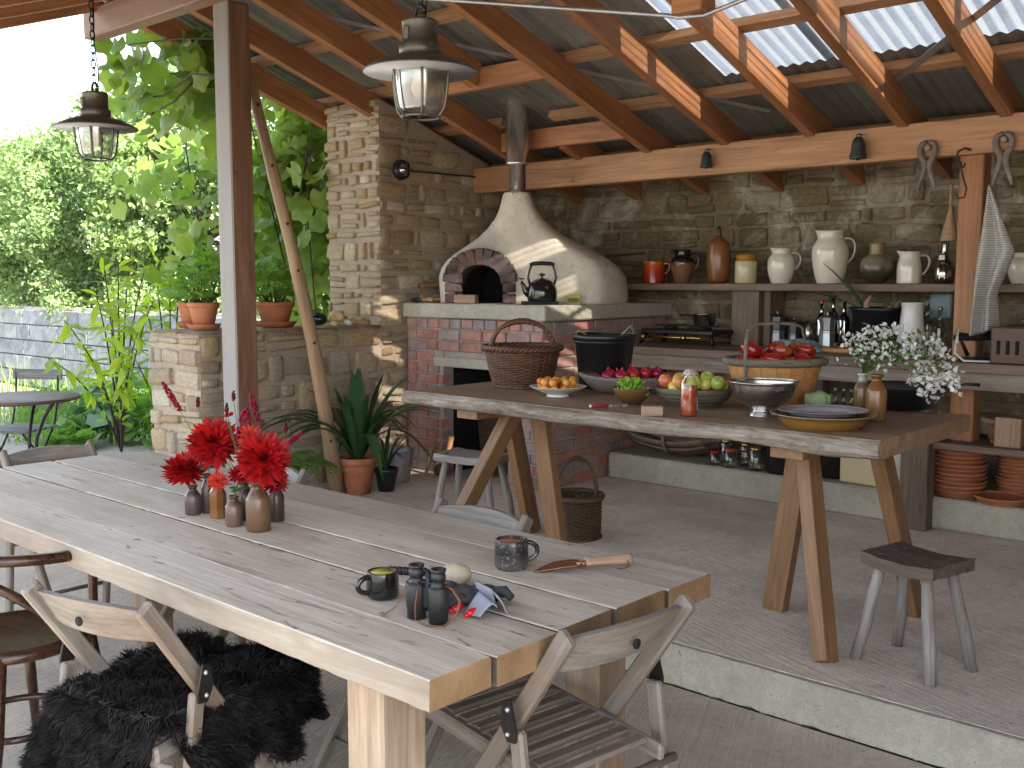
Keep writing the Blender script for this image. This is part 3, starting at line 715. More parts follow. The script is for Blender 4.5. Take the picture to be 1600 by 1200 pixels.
ff = [(i, i + 1, n_ + i + 1, n_ + i) for i in range(n_ - 1)] + [tuple(range(n_, 2 * n_))]
thr.add(vv, ff); thr.build('throat', SOOT_SHADE, ov)
# flue
fx, fy = fc.x, fc.y
MB().lathe([(.058, 2.08), (.058, 2.285), (.079, 2.287), (.081, 2.303), (.079, 2.308), (.079, 3.35)], 28, ol((fx, fy, 0))).build('flue_pipe', STEEL_B, ov)
MB().lathe([(.066, 2.085), (.066, 2.10)], 28, ol((fx, fy, 0))).build('flue_collar', STEEL_B, ov)
# ================================================================== big dining table
def wood_two(name, top, side, mixlo=.55):
    """weathered on faces that look up, fresher on edges"""
    m = wood(name, top[0], top[1], top[2], .64, 1.0, .11, .6, .35, .7, 2.6, .12, .8)
    nt = m.node_tree; b = nt.nodes['Principled BSDF']; old = b.inputs['Base Color'].links[0].from_socket
    v = coords(nt); vg = nd(nt, 'VectorMath', _operation='MULTIPLY', i0=v, i1=(2.5, 26, 26)).outputs[0]
    g = noise(nt, vg, 1.0, 5, .6, 1.0); sc = mix(nt, nd(nt, 'MapRange', Value=g, i1=.32, i2=.68).outputs[0], side[0], side[1])
    p = noise(nt, v, 5, 5, .6, .5); sc = mix(nt, nd(nt, 'MapRange', Value=p, i1=.45, i2=.7, i3=0, i4=.55).outputs[0], sc, side[2])
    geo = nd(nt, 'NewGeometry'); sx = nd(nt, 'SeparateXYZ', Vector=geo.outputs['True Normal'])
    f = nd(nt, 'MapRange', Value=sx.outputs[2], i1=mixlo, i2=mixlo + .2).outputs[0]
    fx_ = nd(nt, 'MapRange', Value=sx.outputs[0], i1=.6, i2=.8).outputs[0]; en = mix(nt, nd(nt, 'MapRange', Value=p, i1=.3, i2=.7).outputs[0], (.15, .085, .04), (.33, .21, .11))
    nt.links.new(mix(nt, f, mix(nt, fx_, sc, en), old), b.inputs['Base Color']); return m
W_TABLE = wood_two(mixlo=.3, name='table_oak', top=((.45, .385, .315), (.54, .475, .395), (.31, .23, .16)), side=((.21, .175, .14), (.33, .29, .24), (.17, .13, .09)))
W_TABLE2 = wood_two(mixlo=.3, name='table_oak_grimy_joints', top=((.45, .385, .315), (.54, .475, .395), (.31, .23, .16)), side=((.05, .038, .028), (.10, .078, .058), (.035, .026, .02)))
dt = thing('dining_table', 'long weathered oak plank table in the foreground with red flowers on it', 'table', (-2.77, 1.76, 0))
q = Vector((-2.77, 1.76, 0))
ys = [1.262, 1.439, 1.638, 1.838, 2.043, 2.245]
le = [-4.18, -4.25, -4.235, -4.22, -4.19]; re_ = [-1.352, -1.345, -1.352, -1.345, -1.340]
for i in range(5):
    y0, y1 = ys[i] + .0032, ys[i + 1] - .0032; dz = random.uniform(-.002, .002)
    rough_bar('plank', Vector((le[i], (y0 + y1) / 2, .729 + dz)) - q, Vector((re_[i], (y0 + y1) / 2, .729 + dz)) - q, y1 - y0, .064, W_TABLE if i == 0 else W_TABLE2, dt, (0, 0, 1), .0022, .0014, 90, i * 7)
for x, y in ((-1.60, 1.375), (-1.60, 2.10), (-3.93, 1.375), (-3.93, 2.10)):
    bar('leg', Vector((x, y, 0)) - q, Vector((x, y, .697)) - q, .115, .125, W_OAKEND, dt, (0, 1, 0), .006)
for x in (-1.60, -3.93):
    bar('cross_rail', Vector((x, 1.44, .655)) - q, Vector((x, 2.035, .655)) - q, .09, .08, W_OAKEND, dt, (0, 0, 1), .004)

# ================================================================== slatted folding chairs
FR = plain('bracket_iron', (.03, .028, .028), .45, .6, 0, .3, 40)
def folding_chair(label, M, group='slatted wooden folding chairs'):
    t = thing('folding_chair', label, 'chair', M=M, group=group)
    for s in (-1, 1):
        top = Vector((s * .185, -.315, .79)); foot = Vector((s * .185, .25, 0))
        bar('back_leg', foot, top, .024, .045, W_CHAIR, t, (0, 1, .3), .006)
        bp = top.lerp(foot, .255)
        bar('short_leg', (s * .212, -.27, 0), (s * .212, bp.y - .018, bp.z - .03), .022, .042, W_CHAIR, t, (0, 1, 0), .006)
        # iron bracket plate joining the two
        br = MB().prism([(-.022, -.042), (.004, -.046), (.026, -.012), (.016, .040), (-.006, .046), (-.024, -.014)], 0, .006,
                        Matrix(((0, 0, s * 1.0, s * .225), (1, 0, 0, bp.y - .008), (0, 1, 0, bp.z - .01), (0, 0, 0, 1))))
        bk = br.build('bracket', FR, t)
        for dz in (-.028, .026): MB().ball((s * .232, bp.y - .008, bp.z - .01 + dz), .006, 8, 5).build('bolt', GALV, bk)
        bar('seat_rail', (s * .155, -.27, .425), (s * .155, .235, .455), .022, .042, W_CHAIR, t, (0, 0, 1), .006)
    for i in range(9):
        y = -.215 + i * .0525
        bar('slat', (-.145, y, .441 + (y + .27) * .06), (.145, y, .441 + (y + .27) * .06), .034, .014, W_SLAT, t, (0, 0, 1), .004)
    # curved back board
    def f(u, v):
        x = -.176 + .352 * u; c = 1 - (2 * u - 1) ** 2; z = .69 + .085 * v
        return Vector((x, -.268 - (z - .72) * .62 - .036 * c, z + .012 * c * v))
    mb = MB(); NU = 14
    vs = []
    for j, off in ((0, .0), (1, .018)):
        for i in range(NU + 1):
            for v in (0, 1):
                p = f(i / NU, v); vs.append((p.x, p.y + off, p.z))
    A = lambda s_, i, v: s_ * (NU + 1) * 2 + i * 2 + v
    fs = []
    for i in range(NU):
        fs += [(A(0, i, 0), A(0, i + 1, 0), A(0, i + 1, 1), A(0, i, 1)), (A(1, i, 0), A(1, i, 1), A(1, i + 1, 1), A(1, i + 1, 0)),
               (A(0, i, 1), A(0, i + 1, 1), A(1, i + 1, 1), A(1, i, 1)), (A(0, i, 0), A(1, i, 0), A(1, i + 1, 0), A(0, i + 1, 0))]
    fs += [(A(0, 0, 0), A(0, 0, 1), A(1, 0, 1), A(1, 0, 0)), (A(0, NU, 0), A(1, NU, 0), A(1, NU, 1), A(0, NU, 1))]
    mb.add(vs, fs); rl_ = mb.build('back_board', W_CHAIR, t)
    MB().lathe([(.0, -.002), (.011, 0), (.012, .003)], 12, M=Matrix.Translation((0, -.327, .735)) @ Matrix.Rotation(R(90), 4, 'X')).build('hole', SOOT_SHADE, rl_)
    rod('stretcher', [(-.205, -.262, .40), (.205, -.262, .40)], .011, W_CHAIR, t)
    rod('stretcher', [(-.18, .155, .135), (.18, .155, .135)], .009, W_CHAIR, t)
    rod('stretcher', [(-.205, -.268, .15), (.205, -.268, .15)], .009, W_CHAIR, t)
    return t
chA = folding_chair('slatted folding chair at the near right end of the plank table', TR(-1.545, 1.79, 0, R(82)))
dup(chA, TR(-2.325, 1.335, 0, R(15)), 'slatted folding chair draped with the black sheepskin')
dup(chA, TR(-2.2, 1.99, 0, R(180)), 'folding chair on far side of plank table near the trestle, only back rail showing')
dup(chA, TR(-3.32, 2.0, 0, R(180)), 'folding chair behind the red flowers, one corner of its back showing')
dup(chA, TR(-4.13, 1.91, 0, R(-90)), 'folding chair at the far left end of the plank table before the garden')

# ================================================================== black sheepskin
shp = thing('sheepskin', 'shaggy black sheepskin thrown over a folding chair seat', 'sheepskin', M=TR(-2.325, 1.335, 0, R(15)))
def pelt(u, v):
    # u across (-1..1), v front to back (-1..1)
    w = .52 + .04 * math.sin(v * 5 + 1) + .04 * math.sin(v * 9)
    x = u * (w * .62 if u < 0 else w * .64); s_ = 1 / (1 + math.exp((x - .13) / .018)); yr = -.225 - .40 * s_ + .02 * math.sin(u * 7); yf = .25 + .02 * math.sin(u * 5); y = yr + (yf - yr) * (v + 1) / 2
    dx = max(0, abs(x) - .175); dy = max(0, -.255 - y); dyf = max(0, y - .26)
    d = math.sqrt(dx * dx + dy * dy + dyf * dyf)
    z = .478 - .72 * d - .22 * dy + .03 * math.exp(-(d / .06) ** 2) * (d > 0) - .22 * d * d
    X = math.copysign(min(abs(x), .175) + dx * .60, x); Y = max(y, -.255) - dy * .22
    if y > .26: Y = .26 + dyf * .5
    z += .018 * math.sin(7 * x + 3) * math.cos(6 * y) + .012 * mnoise.noise(Vector((x * 6, y * 6, 0)))
    return Vector((X, Y, z))
NU, NV = 60, 50
hid = MB().sheet(lambda a, c: pelt(2 * a - 1, 2 * c - 1), NU, NV)
FUR = plain('black_fur', (.012, .010, .010), .6, 0, 0, .5, 60); fb = FUR.node_tree.nodes['Principled BSDF']; fb.inputs['Sheen Weight'].default_value = .0; fb.inputs['Specular IOR Level'].default_value = .25
hid.build('hide', FUR, shp)
rng = np.random.default_rng(5); NF = 90000
vsF = np.zeros((NF * 5, 3), np.float32)
for i in range(NF):
    u = rng.uniform(-1, 1); v = rng.uniform(-1, 1)
    if abs(u) ** 6 + abs(v) ** 6 > 1: continue
    p = pelt(u, v); e = .02
    n = (pelt(u + e, v) - p).cross(pelt(u, v + e) - p); n.normalize()
    if n.z < 0: n = -n
    cl = Vector((mnoise.noise(p * 22), mnoise.noise(p * 22 + Vector((9, 0, 0))), mnoise.noise(p * 22 + Vector((0, 9, 0)))))
    L = rng.uniform(.020, .040)
    d = n * .7 + cl * .95 + Vector((rng.normal() * .25, rng.normal() * .25, -.25 + rng.normal() * .15)); d.normalize()
    d2 = (d + cl * .5 + Vector((0, 0, -.55))).normalized()
    s_ = d.cross(Vector((rng.normal(), rng.normal(), rng.normal()))).normalized() * .0016
    a = p + d * L * .55; t_ = a + d2 * L * .5
    vsF[i * 5:i * 5 + 5] = [p - s_, p + s_, a + s_ * .8, a - s_ * .8, t_]
ix = np.arange(NF)[:, None] * 5
quads = (ix + np.array([[0, 1, 2, 3]])); tris = ix + np.array([[3, 2, 4]])
def npmesh(name, verts, loops, sizes, m):
    me = bpy.data.meshes.new(name); me.vertices.add(len(verts)); me.vertices.foreach_set('co', np.asarray(verts, np.float32).ravel())
    me.loops.add(len(loops)); me.loops.foreach_set('vertex_index', np.asarray(loops, np.int32))
    st_ = np.concatenate([[0], np.cumsum(sizes)[:-1]]).astype(np.int32)
    me.polygons.add(len(sizes)); me.polygons.foreach_set('loop_start', st_)
    me.update(calc_edges=True); me.validate(); me.materials.append(m); return me
loops = np.concatenate([quads.ravel(), tris.ravel()]); sizes = np.concatenate([np.full(NF, 4), np.full(NF, 3)])
tag(obj('wool', npmesh('wool', vsF, loops, sizes, FUR), None, shp), kind='stuff')

# ================================================================== bentwood armchair, left edge
bc = thing('bentwood_armchair', 'dark brown bentwood armchair with patterned seat at the left edge', 'chair', M=TR(-3.10, 1.215, 0, R(14)))
def ring(rx, ry, z, n=40, a0=0, a1=360, fy=0): return [(rx * math.sin(R(a0 + (a1 - a0) * i / (n - 1))), -ry * math.cos(R(a0 + (a1 - a0) * i / (n - 1))) + fy, z) for i in range(n)]
MB().lathe([(.0, .452), (.17, .455), (.195, .462), (.2, .458), (.2, .445), (0, .44)], 36, M=Matrix.Diagonal((1, 1, 1, 1))).build('seat', W_BENT, bc)
rod('seat_ring', ring(.205, .205, .445, 40)[:-1], .017, W_BENT, bc, 10, True)
rod('lower_ring', ring(.165, .165, .19, 40)[:-1], .011, W_BENT, bc, 8, True)
arm = [(.27 * math.sin(R(a)), -.25 * math.cos(R(a)), .745 - .03 * (abs(a) / 115) ** 2) for a in range(-118, 119, 8)]
mb = MB(); mb.tube(arm, [.026] * len(arm), 10, flat=.62); mb.build('arm_rail', W_BENT, bc)
back = [(.20 * math.sin(R(a)), -.225 * math.cos(R(a)), .70 - .20 * (abs(a) / 90.0) ** 2.2) for a in range(-90, 91, 9)]
rod('back_hoop', back, .014, W_BENT, bc)
for s in (-1, 1):
    rod('arm_support', [(s * .19, .05, .45), (s * .235, .09, .56), (s * .25, .08, .66), (s * .255, .09, .73)], .014, W_BENT, bc)
    rod('leg', [(s * .15, .14, .45), (s * .165, .165, .25), (s * .18, .19, 0)], [.018, .017, .013], W_BENT, bc)
    rod('leg', [(s * .14, -.15, .45), (s * .16, -.185, .22), (s * .185, -.235, 0)], [.018, .017, .013], W_BENT, bc)

# ================================================================== trestle table
TT = .98
tt = thing('trestle_table', 'thick live edge slab table on oak trestles carrying the harvest', 'table', (-2.5, 3.7, PLZ))
tq = Vector((-2.5, 3.7, PLZ))
NX = 90; x0, x1 = -3.66, -1.335
def fedge(t): return 3.262 + .022 * mnoise.noise(Vector((t * 4, 0, 0))) + .012 * mnoise.noise(Vector((t * 13, 3, 0)))
def tlow(t): return .924 + .016 * mnoise.noise(Vector((t * 6, 7, 0))) - .008
vs = []; fs = []
for i in range(NX + 1):
    t = i / NX; x = x0 + (x1 - x0) * t; fy_ = fedge(t); zl = tlow(t)
    vs += [(x, 4.155, TT), (x, fy_ + .022, TT), (x, fy_ + .03, zl), (x, 4.155, .918)]
for i in range(NX):
    for k in range(4): fs.append((i * 4 + k, (i + 1) * 4 + k, (i + 1) * 4 + (k + 1) % 4, i * 4 + (k + 1) % 4))
fs += [(0, 1, 2, 3), tuple(NX * 4 + k for k in (3, 2, 1, 0))]
mb = MB(); mb.add([Vector(p) - tq for p in vs], fs); mb.build('tabletop', W_SLAB, tt)
def wane(u, v):
    t = u; x = x0 + (x1 - x0) * t; zl = tlow(t); fy_ = fedge(t)
    a = v * math.pi; z = TT - .002 + (zl - TT) * v; y = fy_ + .022 - .022 * math.sin(a) ** .7 - .007 * mnoise.noise(Vector((x * 9, v * 2, 1))) - .004 * mnoise.noise(Vector((x * 40, v * 9, 5)))
    if v == 0: y = fy_ + .023
    if v == 1: y = fy_ + .03
    return Vector((x, y, z)) - tq
MB().sheet(wane, 220, 9, False).build('waney_edge', wood('waney_bark', (.15, .11, .08), (.40, .355, .31), (.10, .065, .04), .8, 2.0, .05, .8, .8, .5, 6.0), tt)
legs = [((-1.78, 3.66, .9), (-1.535, 3.36, 0)), ((-1.84, 3.76, .9), (-1.955, 3.78, 0)), ((-1.57, 3.83, .9), (-1.500, 4.105, 0))]
CXs = -5.06
for mir in (0, 1):
    for k, (tp, ft) in enumerate(legs):
        a = Vector(tp); c = Vector((ft[0], ft[1], PLZ))
        if mir: a.x = CXs - a.x; c.x = CXs - c.x
        w, h = (.055, .092) if k != 1 else (.092, .055)
        bar('leg', c - tq, a - tq, w, h, W_TREST, tt, (0, 1, 0), .003)
    xm = -1.72 if not mir else CXs + 1.72
    bar('crossbar', Vector((xm, 3.38, .885)) - tq, Vector((xm, 4.05, .885)) - tq, .13, .045, W_TREST, tt, (0, 0, 1), .003)

# ================================================================== stools
def stool(name, label, M, hs, wx, wy, seatm, legm, thick=.045, spl=.06, warp=.012):
    t = thing(name, label, 'stool', M=M)
    n = 14
    def top(u, v, s_):
        ex = .5 + .04 * mnoise.noise(Vector((v * 4, s_ * 9, 1))); ey = .5 + .03 * mnoise.noise(Vector((u * 4, 5, 2)))
        x = (2 * u - 1) * ex * wx; y = (2 * v - 1) * ey * wy
        return Vector((x, y, hs + warp * ((2 * u - 1) ** 2) - (thick if s_ else 0) + .003 * mnoise.noise(Vector((x * 20, y * 20, 0)))))
    vs = [top(i / n, j / n, s_) for s_ in (0, 1) for i in range(n + 1) for j in range(n + 1)]; N1 = (n + 1) ** 2
    g = lambda i, j, s_=0: s_ * N1 + i * (n + 1) + j
    fs = []
    for i in range(n):
        for j in range(n):
            fs += [(g(i, j), g(i + 1, j), g(i + 1, j + 1), g(i, j + 1)), (g(i, j, 1), g(i, j + 1, 1), g(i + 1, j + 1, 1), g(i + 1, j, 1))]
        fs += [(g(i, 0), g(i, 0, 1), g(i + 1, 0, 1), g(i + 1, 0)), (g(i, n), g(i + 1, n), g(i + 1, n, 1), g(i, n, 1)),
               (g(0, i), g(0, i + 1), g(0, i + 1, 1), g(0, i, 1)), (g(n, i), g(n, i, 1), g(n, i + 1, 1), g(n, i + 1))]
    mb = MB(); mb.add(vs, fs); st_ = mb.build('seat', seatm, t)
    for sx in (-1, 1):
        for sy in (-1, 1):
            a = Vector((sx * (wx / 2 - .055), sy * (wy / 2 - .05), hs - thick + .01)); c = Vector((sx * (wx / 2 - .03 + spl), sy * (wy / 2 - .035 + spl), 0))
            bar_ = MB().tube([(-.5, 0, 0), (0, .002, 0), (.5, 0, 0)], 1, 9)
            L = (a - c).length; mb2 = MB().tube([(-L / 2, 0, 0), (-L / 6, .003, .001), (L / 6, -.002, .002), (L / 2, 0, 0)], [.020, .022, .021, .018], 9)
            mb2.build('leg', legm, t, bar_matrix(c, a, (0, 1, 0)))
            MB().lathe([(0, .003), (.012, .003), (.013, 0)], 10, Vector((a.x, a.y, hs + warp * (a.x * 2 / wx) ** 2))).build('leg_wedge', W_STOOL, st_)
    return t
stool('milking_stool', 'small dark plank stool with four round legs standing on the platform edge', TR(-1.30, 3.545, PLZ, R(-14)), .385, .29, .24, W_STOOL, W_GREY, .042, .035)
stool('plank_stool', 'weathered silver plank stool under the left end of the trestle table', TR(-4.02, 4.12, PLZ, R(12)), .37, .38, .24, W_GREY, W_GREY, .04, .03, .006)

# ================================================================== work bench along the back wall
wb = thing('work_bench', 'rough timber work bench along the back wall under the shelf', 'bench', (-2.0, 5.9, PLZ)); wq = Vector((-2.0, 5.9, PLZ))
for y0, y1 in ((5.505, 5.78), (5.786, 6.06), (6.066, 6.345)):
    bar('plank', Vector((-4.2, (y0 + y1) / 2, 1.055)) - wq, Vector((2.2, (y0 + y1) / 2, 1.055)) - wq, y1 - y0, .05, W_BENCH, wb, (0, 0, 1), .004)
bar('front_rail', Vector((-4.2, 5.53, .985)) - wq, Vector((2.2, 5.53, .985)) - wq, .045, .088, wood('rail_grey', (.17, .135, .11), (.31, .26, .22), (.12, .08, .06), .7, .8, .03, .5, .4, .6), wb, (0, 0, 1), .004)
for x in (-2.06, .5):
    bar('leg', Vector((x, 5.58, PLZ)) - wq, Vector((x, 5.58, .94)) - wq, .15, .115, W_BENCH, wb, (0, 1, 0), .006)
for x in (-3.95, -2.95):
    bar('leg', Vector((x, 6.2, .333)) - wq, Vector((x, 6.2, 1.03)) - wq, .12, .1, W_BENCH, wb, (0, 1, 0), .006)
for y0, y1 in ((5.56, 5.80), (5.81, 6.05)):
    bar('lower_shelf', Vector((-1.98, (y0 + y1) / 2, .625)) - wq, Vector((2.2, (y0 + y1) / 2, .625)) - wq, y1 - y0, .038, W_BENCH, wb, (0, 0, 1), .004)
bar('shelf_block', Vector((-1.62, 5.66, .645)) - wq, Vector((-1.62, 5.66, .80)) - wq, .13, .1, W_BLOCK, wb, (0, 1, 0), .004)
SH = 1.487
ws = thing('wall_shelf', 'long rough wooden wall shelf holding the row of stoneware jugs', 'shelf', (-2.5, 6.2, SH)); sq_ = Vector((-2.5, 6.2, SH))
bar('shelf_board', Vector((-4.36, 6.16, SH - .023)) - sq_, Vector((1.0, 6.16, SH - .023)) - sq_, .36, .046, W_BENCH, ws, (0, 0, 1), .004)
for x in (-3.40, -.7):
    bar('upright', Vector((x, 6.08, 1.08)) - sq_, Vector((x, 6.08, SH - .046)) - sq_, .20, .06, W_BENCH, ws, (0, 1, 0), .004)
    bar('upright', Vector((x + .13, 6.2, 1.08)) - sq_, Vector((x + .13, 6.2, SH - .046)) - sq_, .05, .2, W_BENCH, ws, (0, 1, 0), .004)
# ================================================================== small things
def one(name, label, cat, mb, m, loc=(0, 0, 0), rz=0.0, group=None, M=None):
    o = mb.build(name, m, None, M if M is not None else TR(loc[0], loc[1], loc[2], rz)); return tag(o, label, cat, group)
def smooth_prof(p, n=4):
    out = []
    for i in range(len(p) - 1):
        p0 = p[max(i - 1, 0)]; p1 = p[i]; p2 = p[i + 1]; p3 = p[min(i + 2, len(p) - 1)]
        for k in range(n):
            t = k / n
            f = lambda a, b, c, d: .5 * (2 * b + (c - a) * t + (2 * a - 5 * b + 4 * c - d) * t * t + (3 * b - a - 3 * c + d) * t ** 3)
            out.append((max(0, f(p0[0], p1[0], p2[0], p3[0])), f(p0[1], p1[1], p2[1], p3[1])))
    out.append(p[-1]); return out
def shell(prof, th=.004):
    """closed vessel: outside profile then back down inside"""
    inn = [(max(.0005, r - th), z) for r, z in prof[::-1]]
    k = [q for q in inn if q[1] > prof[0][1] + th]
    return [(.0005, prof[0][1])] + prof + k + [(.0005, prof[0][1] + th)]
def arc(c, r, a0, a1, n=12, plane='xz', sx=1, sz=1):
    out = []
    for i in range(n + 1):
        a = R(a0 + (a1 - a0) * i / n); u, v = r * math.cos(a) * sx, r * math.sin(a) * sz
        out.append(Vector(c) + (Vector((u, 0, v)) if plane == 'xz' else Vector((u, v, 0)) if plane == 'xy' else Vector((0, u, v))))
    return out
VR = math.atan2(rt.y, rt.x)          # heading of the picture's right-hand direction, for turning handles

# ---- stoneware bottles with red dahlias
SW = [zgrad('stone_a', [(0, (.06, .04, .034)), (.6, (.08, .052, .046)), (.75, (.03, .018, .015)), (1, (.036, .02, .016))], 0, .09, .35),
      zgrad('stone_b', [(0, (.22, .10, .035)), (.3, (.16, .065, .02)), (.8, (.20, .08, .025)), (1, (.10, .04, .015))], 0, .12, .22),
      zgrad('stone_c', [(0, (.12, .07, .05)), (.6, (.14, .082, .058)), (.72, (.06, .03, .018)), (1, (.08, .045, .025))], 0, .1, .3),
      zgrad('stone_d', [(0, (.10, .052, .028)), (.3, (.15, .083, .048)), (.68, (.135, .074, .042)), (.76, (.085, .036, .013)), (1, (.10, .045, .018))], 0, .145, .28),
      zgrad('stone_e', [(0, (.05, .03, .026)), (.7, (.065, .04, .035)), (1, (.03, .018, .015))], 0, .12, .3)]
def sbottle(label, loc, r, h, m, n=28, group='stoneware bottles on the plank table'):
    p = [(r * .94, 0), (r, .004), (r, h * .64), (r * .96, h * .67), (r * .55, h * .83), (r * .46, h * .87), (r * .46, h * .93), (r * .60, h * .945), (r * .62, h * .985), (r * .56, h), (r * .40, h), (r * .38, h * .8), (.001, h * .78)]
    mb = MB().lathe([(.0005, 0)] + p, n, smooth=n > 12)
    return one('stoneware_bottle', label, 'bottle', mb, m, loc, random.uniform(0, 1), group)
zt = .762
b1 = PZ(302, 803, zt); b2 = PZ(341, 808, zt); b3 = PZ(366, 821, zt); b4 = PZ(404, 828, zt); b5 = PZ(432, 813, zt); b6 = PZ(326, 800, zt); b7 = PZ(383, 812, zt)
sbottle('small dark grey stoneware bottle at the left of the flower group', b1, .0255, .092, SW[0])
sbottle('amber brown octagonal stoneware bottle in the flower group', b2, .027, .118, SW[1], 8)
sbottle('short pinkish brown stoneware bottle in front of the flower group', b3, .026, .092, SW[2])
sbottle('largest tan stoneware bottle at the front of the flower group', b4, .036, .148, SW[3])
sbottle('dark brown stoneware bottle right of the tallest bottle', b5, .025, .120, SW[4])
sbottle('dark stoneware bottle hidden behind the amber octagonal one', b6, .022, .125, SW[4])
sbottle('brown stoneware bottle standing behind the short pinkish one', b7, .024, .125, SW[4])
def petal_mat(name, c1, c2):
    m, nt, b = newmat(name); geo = nd(nt, 'NewGeometry')
    col = mix(nt, geo.outputs['Random Per Island'], c1, c2); nt.links.new(col, b.inputs['Base Color']); b.inputs['Roughness'].default_value = .5
    b.inputs['Specular IOR Level'].default_value = .25
    out = nt.nodes['Material Output']; tr = nd(nt, 'BsdfTranslucent'); nt.links.new(col, tr.inputs[0])
    ms = nd(nt, 'MixShader', Fac=.3); nt.links.new(b.outputs[0], ms.inputs[1]); nt.links.new(tr.outputs[0], ms.inputs[2]); nt.links.new(ms.outputs[0], out.inputs[0]); return m
RED = petal_mat('dahlia_red', (.16, .002, .006), (.50, .010, .009)); CORAL = petal_mat('dahlia_coral', (.42, .02, .012), (.60, .07, .04))
CRIM = petal_mat('crimson_spike', (.18, .003, .02), (.32, .008, .04)); MAROON = petal_mat('maroon_bud', (.07, .006, .014), (.12, .01, .02))
GST = leaf_mat('stem_green', [(.05, .09, .02), (.10, .17, .04)], .25)
def bloom(r, rings, seed):
    rnd = random.Random(seed); mb = MB()
    for k, (n, ln, tilt) in enumerate(rings):
        for i in range(n):
            a = 2 * math.pi * (i + .5 * (k % 2)) / n + rnd.uniform(-.08, .08); L = r * ln * rnd.uniform(.88, 1.1); w = r * .095 * rnd.uniform(.85, 1.15) * (.6 + .4 * ln); tl = R(tilt + rnd.uniform(-9, 9))
            d = Vector((math.cos(a) * math.cos(tl), math.sin(a) * math.cos(tl), math.sin(tl))); s_ = Vector((-math.sin(a), math.cos(a), 0)); nn = d.cross(s_) * -1
            base = Vector((0, 0, .10 * r + .02 * k * r)); vs = []
            for t, ww, cup, bend in ((.05, .35, 0, 0), (.40, 1.0, .35, .03), (.75, .92, .3, .0), (1.0, .08, 0, -.07)):
                c = base + d * (L * t) + nn * (bend * L)
                vs += [c - s_ * w * ww + nn * w * cup, c + nn * 0, c + s_ * w * ww + nn * w * cup]
            fs = [(j * 3 + e, j * 3 + e + 1, j * 3 + e + 4, j * 3 + e + 3) for j in range(3) for e in (0, 1)]
            mb.add(vs, fs, True)
    return mb
BIG = [(26, 1.0, -22), (28, 1.0, -8), (28, .97, 5), (26, .9, 18), (24, .8, 31), (20, .66, 45), (15, .5, 58), (10, .34, 70), (6, .22, 82)]
SML = [(16, 1.0, -18), (14, 1.0, -5), (14, .95, 15), (12, .8, 35), (8, .6, 58), (5, .4, 78)]
def dahlia(label, c, face, r, m, foot, rings=BIG, seed=1, leaves=3):
    t = thing('dahlia', label, 'flower', c, group='red dahlias in stoneware bottles')
    Mx = Vector(face).to_track_quat('Z', 'Y').to_matrix().to_4x4()
    pb = bloom(r, rings, seed).build('petals', m, t, Mx)
    f = Vector(foot) - Vector(c); fd = Vector(face).normalized()
    pts = [(-fd * .0), -fd * r * .45 + Vector((0, 0, -.01)), (f * .6 - fd * r * .35), f]
    sp = []
    for i in range(9):
        u = i / 8; a, b_, c_, d_ = [Vector(p) for p in pts]; sp.append(a * (1 - u) ** 3 + b_ * 3 * u * (1 - u) ** 2 + c_ * 3 * u * u * (1 - u) + d_ * u ** 3)
    rod('stem', sp, .0028, GST, t, 6)
    for k in range(leaves):
        a = random.uniform(0, 6.28); p = sp[5]; L = .055
        d = Vector((math.cos(a), math.sin(a), .2)); s_ = Vector((-math.sin(a), math.cos(a), 0)) * .014
        mb = MB(); mb.add([p, p + d * L * .4 + s_, p + d * L * .45 + Vector((0, 0, .004)), p + d * L * .4 - s_, p + d * L + Vector((0, 0, -.008))], [(0, 2, 1), (0, 3, 2), (1, 2, 4), (2, 3, 4)], True); mb.build('leaf', GST, t)
    return t
tc = (CAM - Vector((-2.6, 1.7, .9))).normalized()
def neck(b, h): return Vector(b) + Vector((0, 0, h))
dahlia('red dahlia tilted up in the small bottle at the far left', PY(289, 737, b1.y), tc * .45 + Vector((-.15, 0, .9)), .076, RED, neck(b1, .08), seed=2, leaves=0)
dahlia('large round red dahlia at the back left of the bunch', PY(334, 692, b2.y + .02), tc * .95 + Vector((-.1, 0, .35)), .088, RED, neck(b2, .1), seed=3)
dahlia('biggest bright red dahlia facing forward on the right', PY(412, 718, b4.y), tc * 1.0 + Vector((.05, 0, .3)), .086, RED, neck(b4, .13), seed=4)
dahlia('small coral dahlia hanging low at the middle of the bunch', PY(341, 752, b2.y - .03), tc + Vector((-.3, -.1, .1)), .034, CORAL, neck(b2, .1), SML, 5)
dahlia('small coral dahlia behind the two biggest blooms', PY(392, 683, b7.y), tc * .8 + Vector((.2, 0, .5)), .042, CORAL, neck(b7, .1), SML, 6)
dahlia('dark red half open dahlia low in the middle', PY(373, 742, b3.y), tc * .7 + Vector((0, 0, .7)), .036, RED, neck(b3, .08), SML, 7, 4)
dahlia('red dahlia half hidden below the biggest bloom', PY(430, 752, b5.y), tc * .6 + Vector((.4, 0, -.1)), .045, RED, neck(b5, .1), SML, 8, 2)
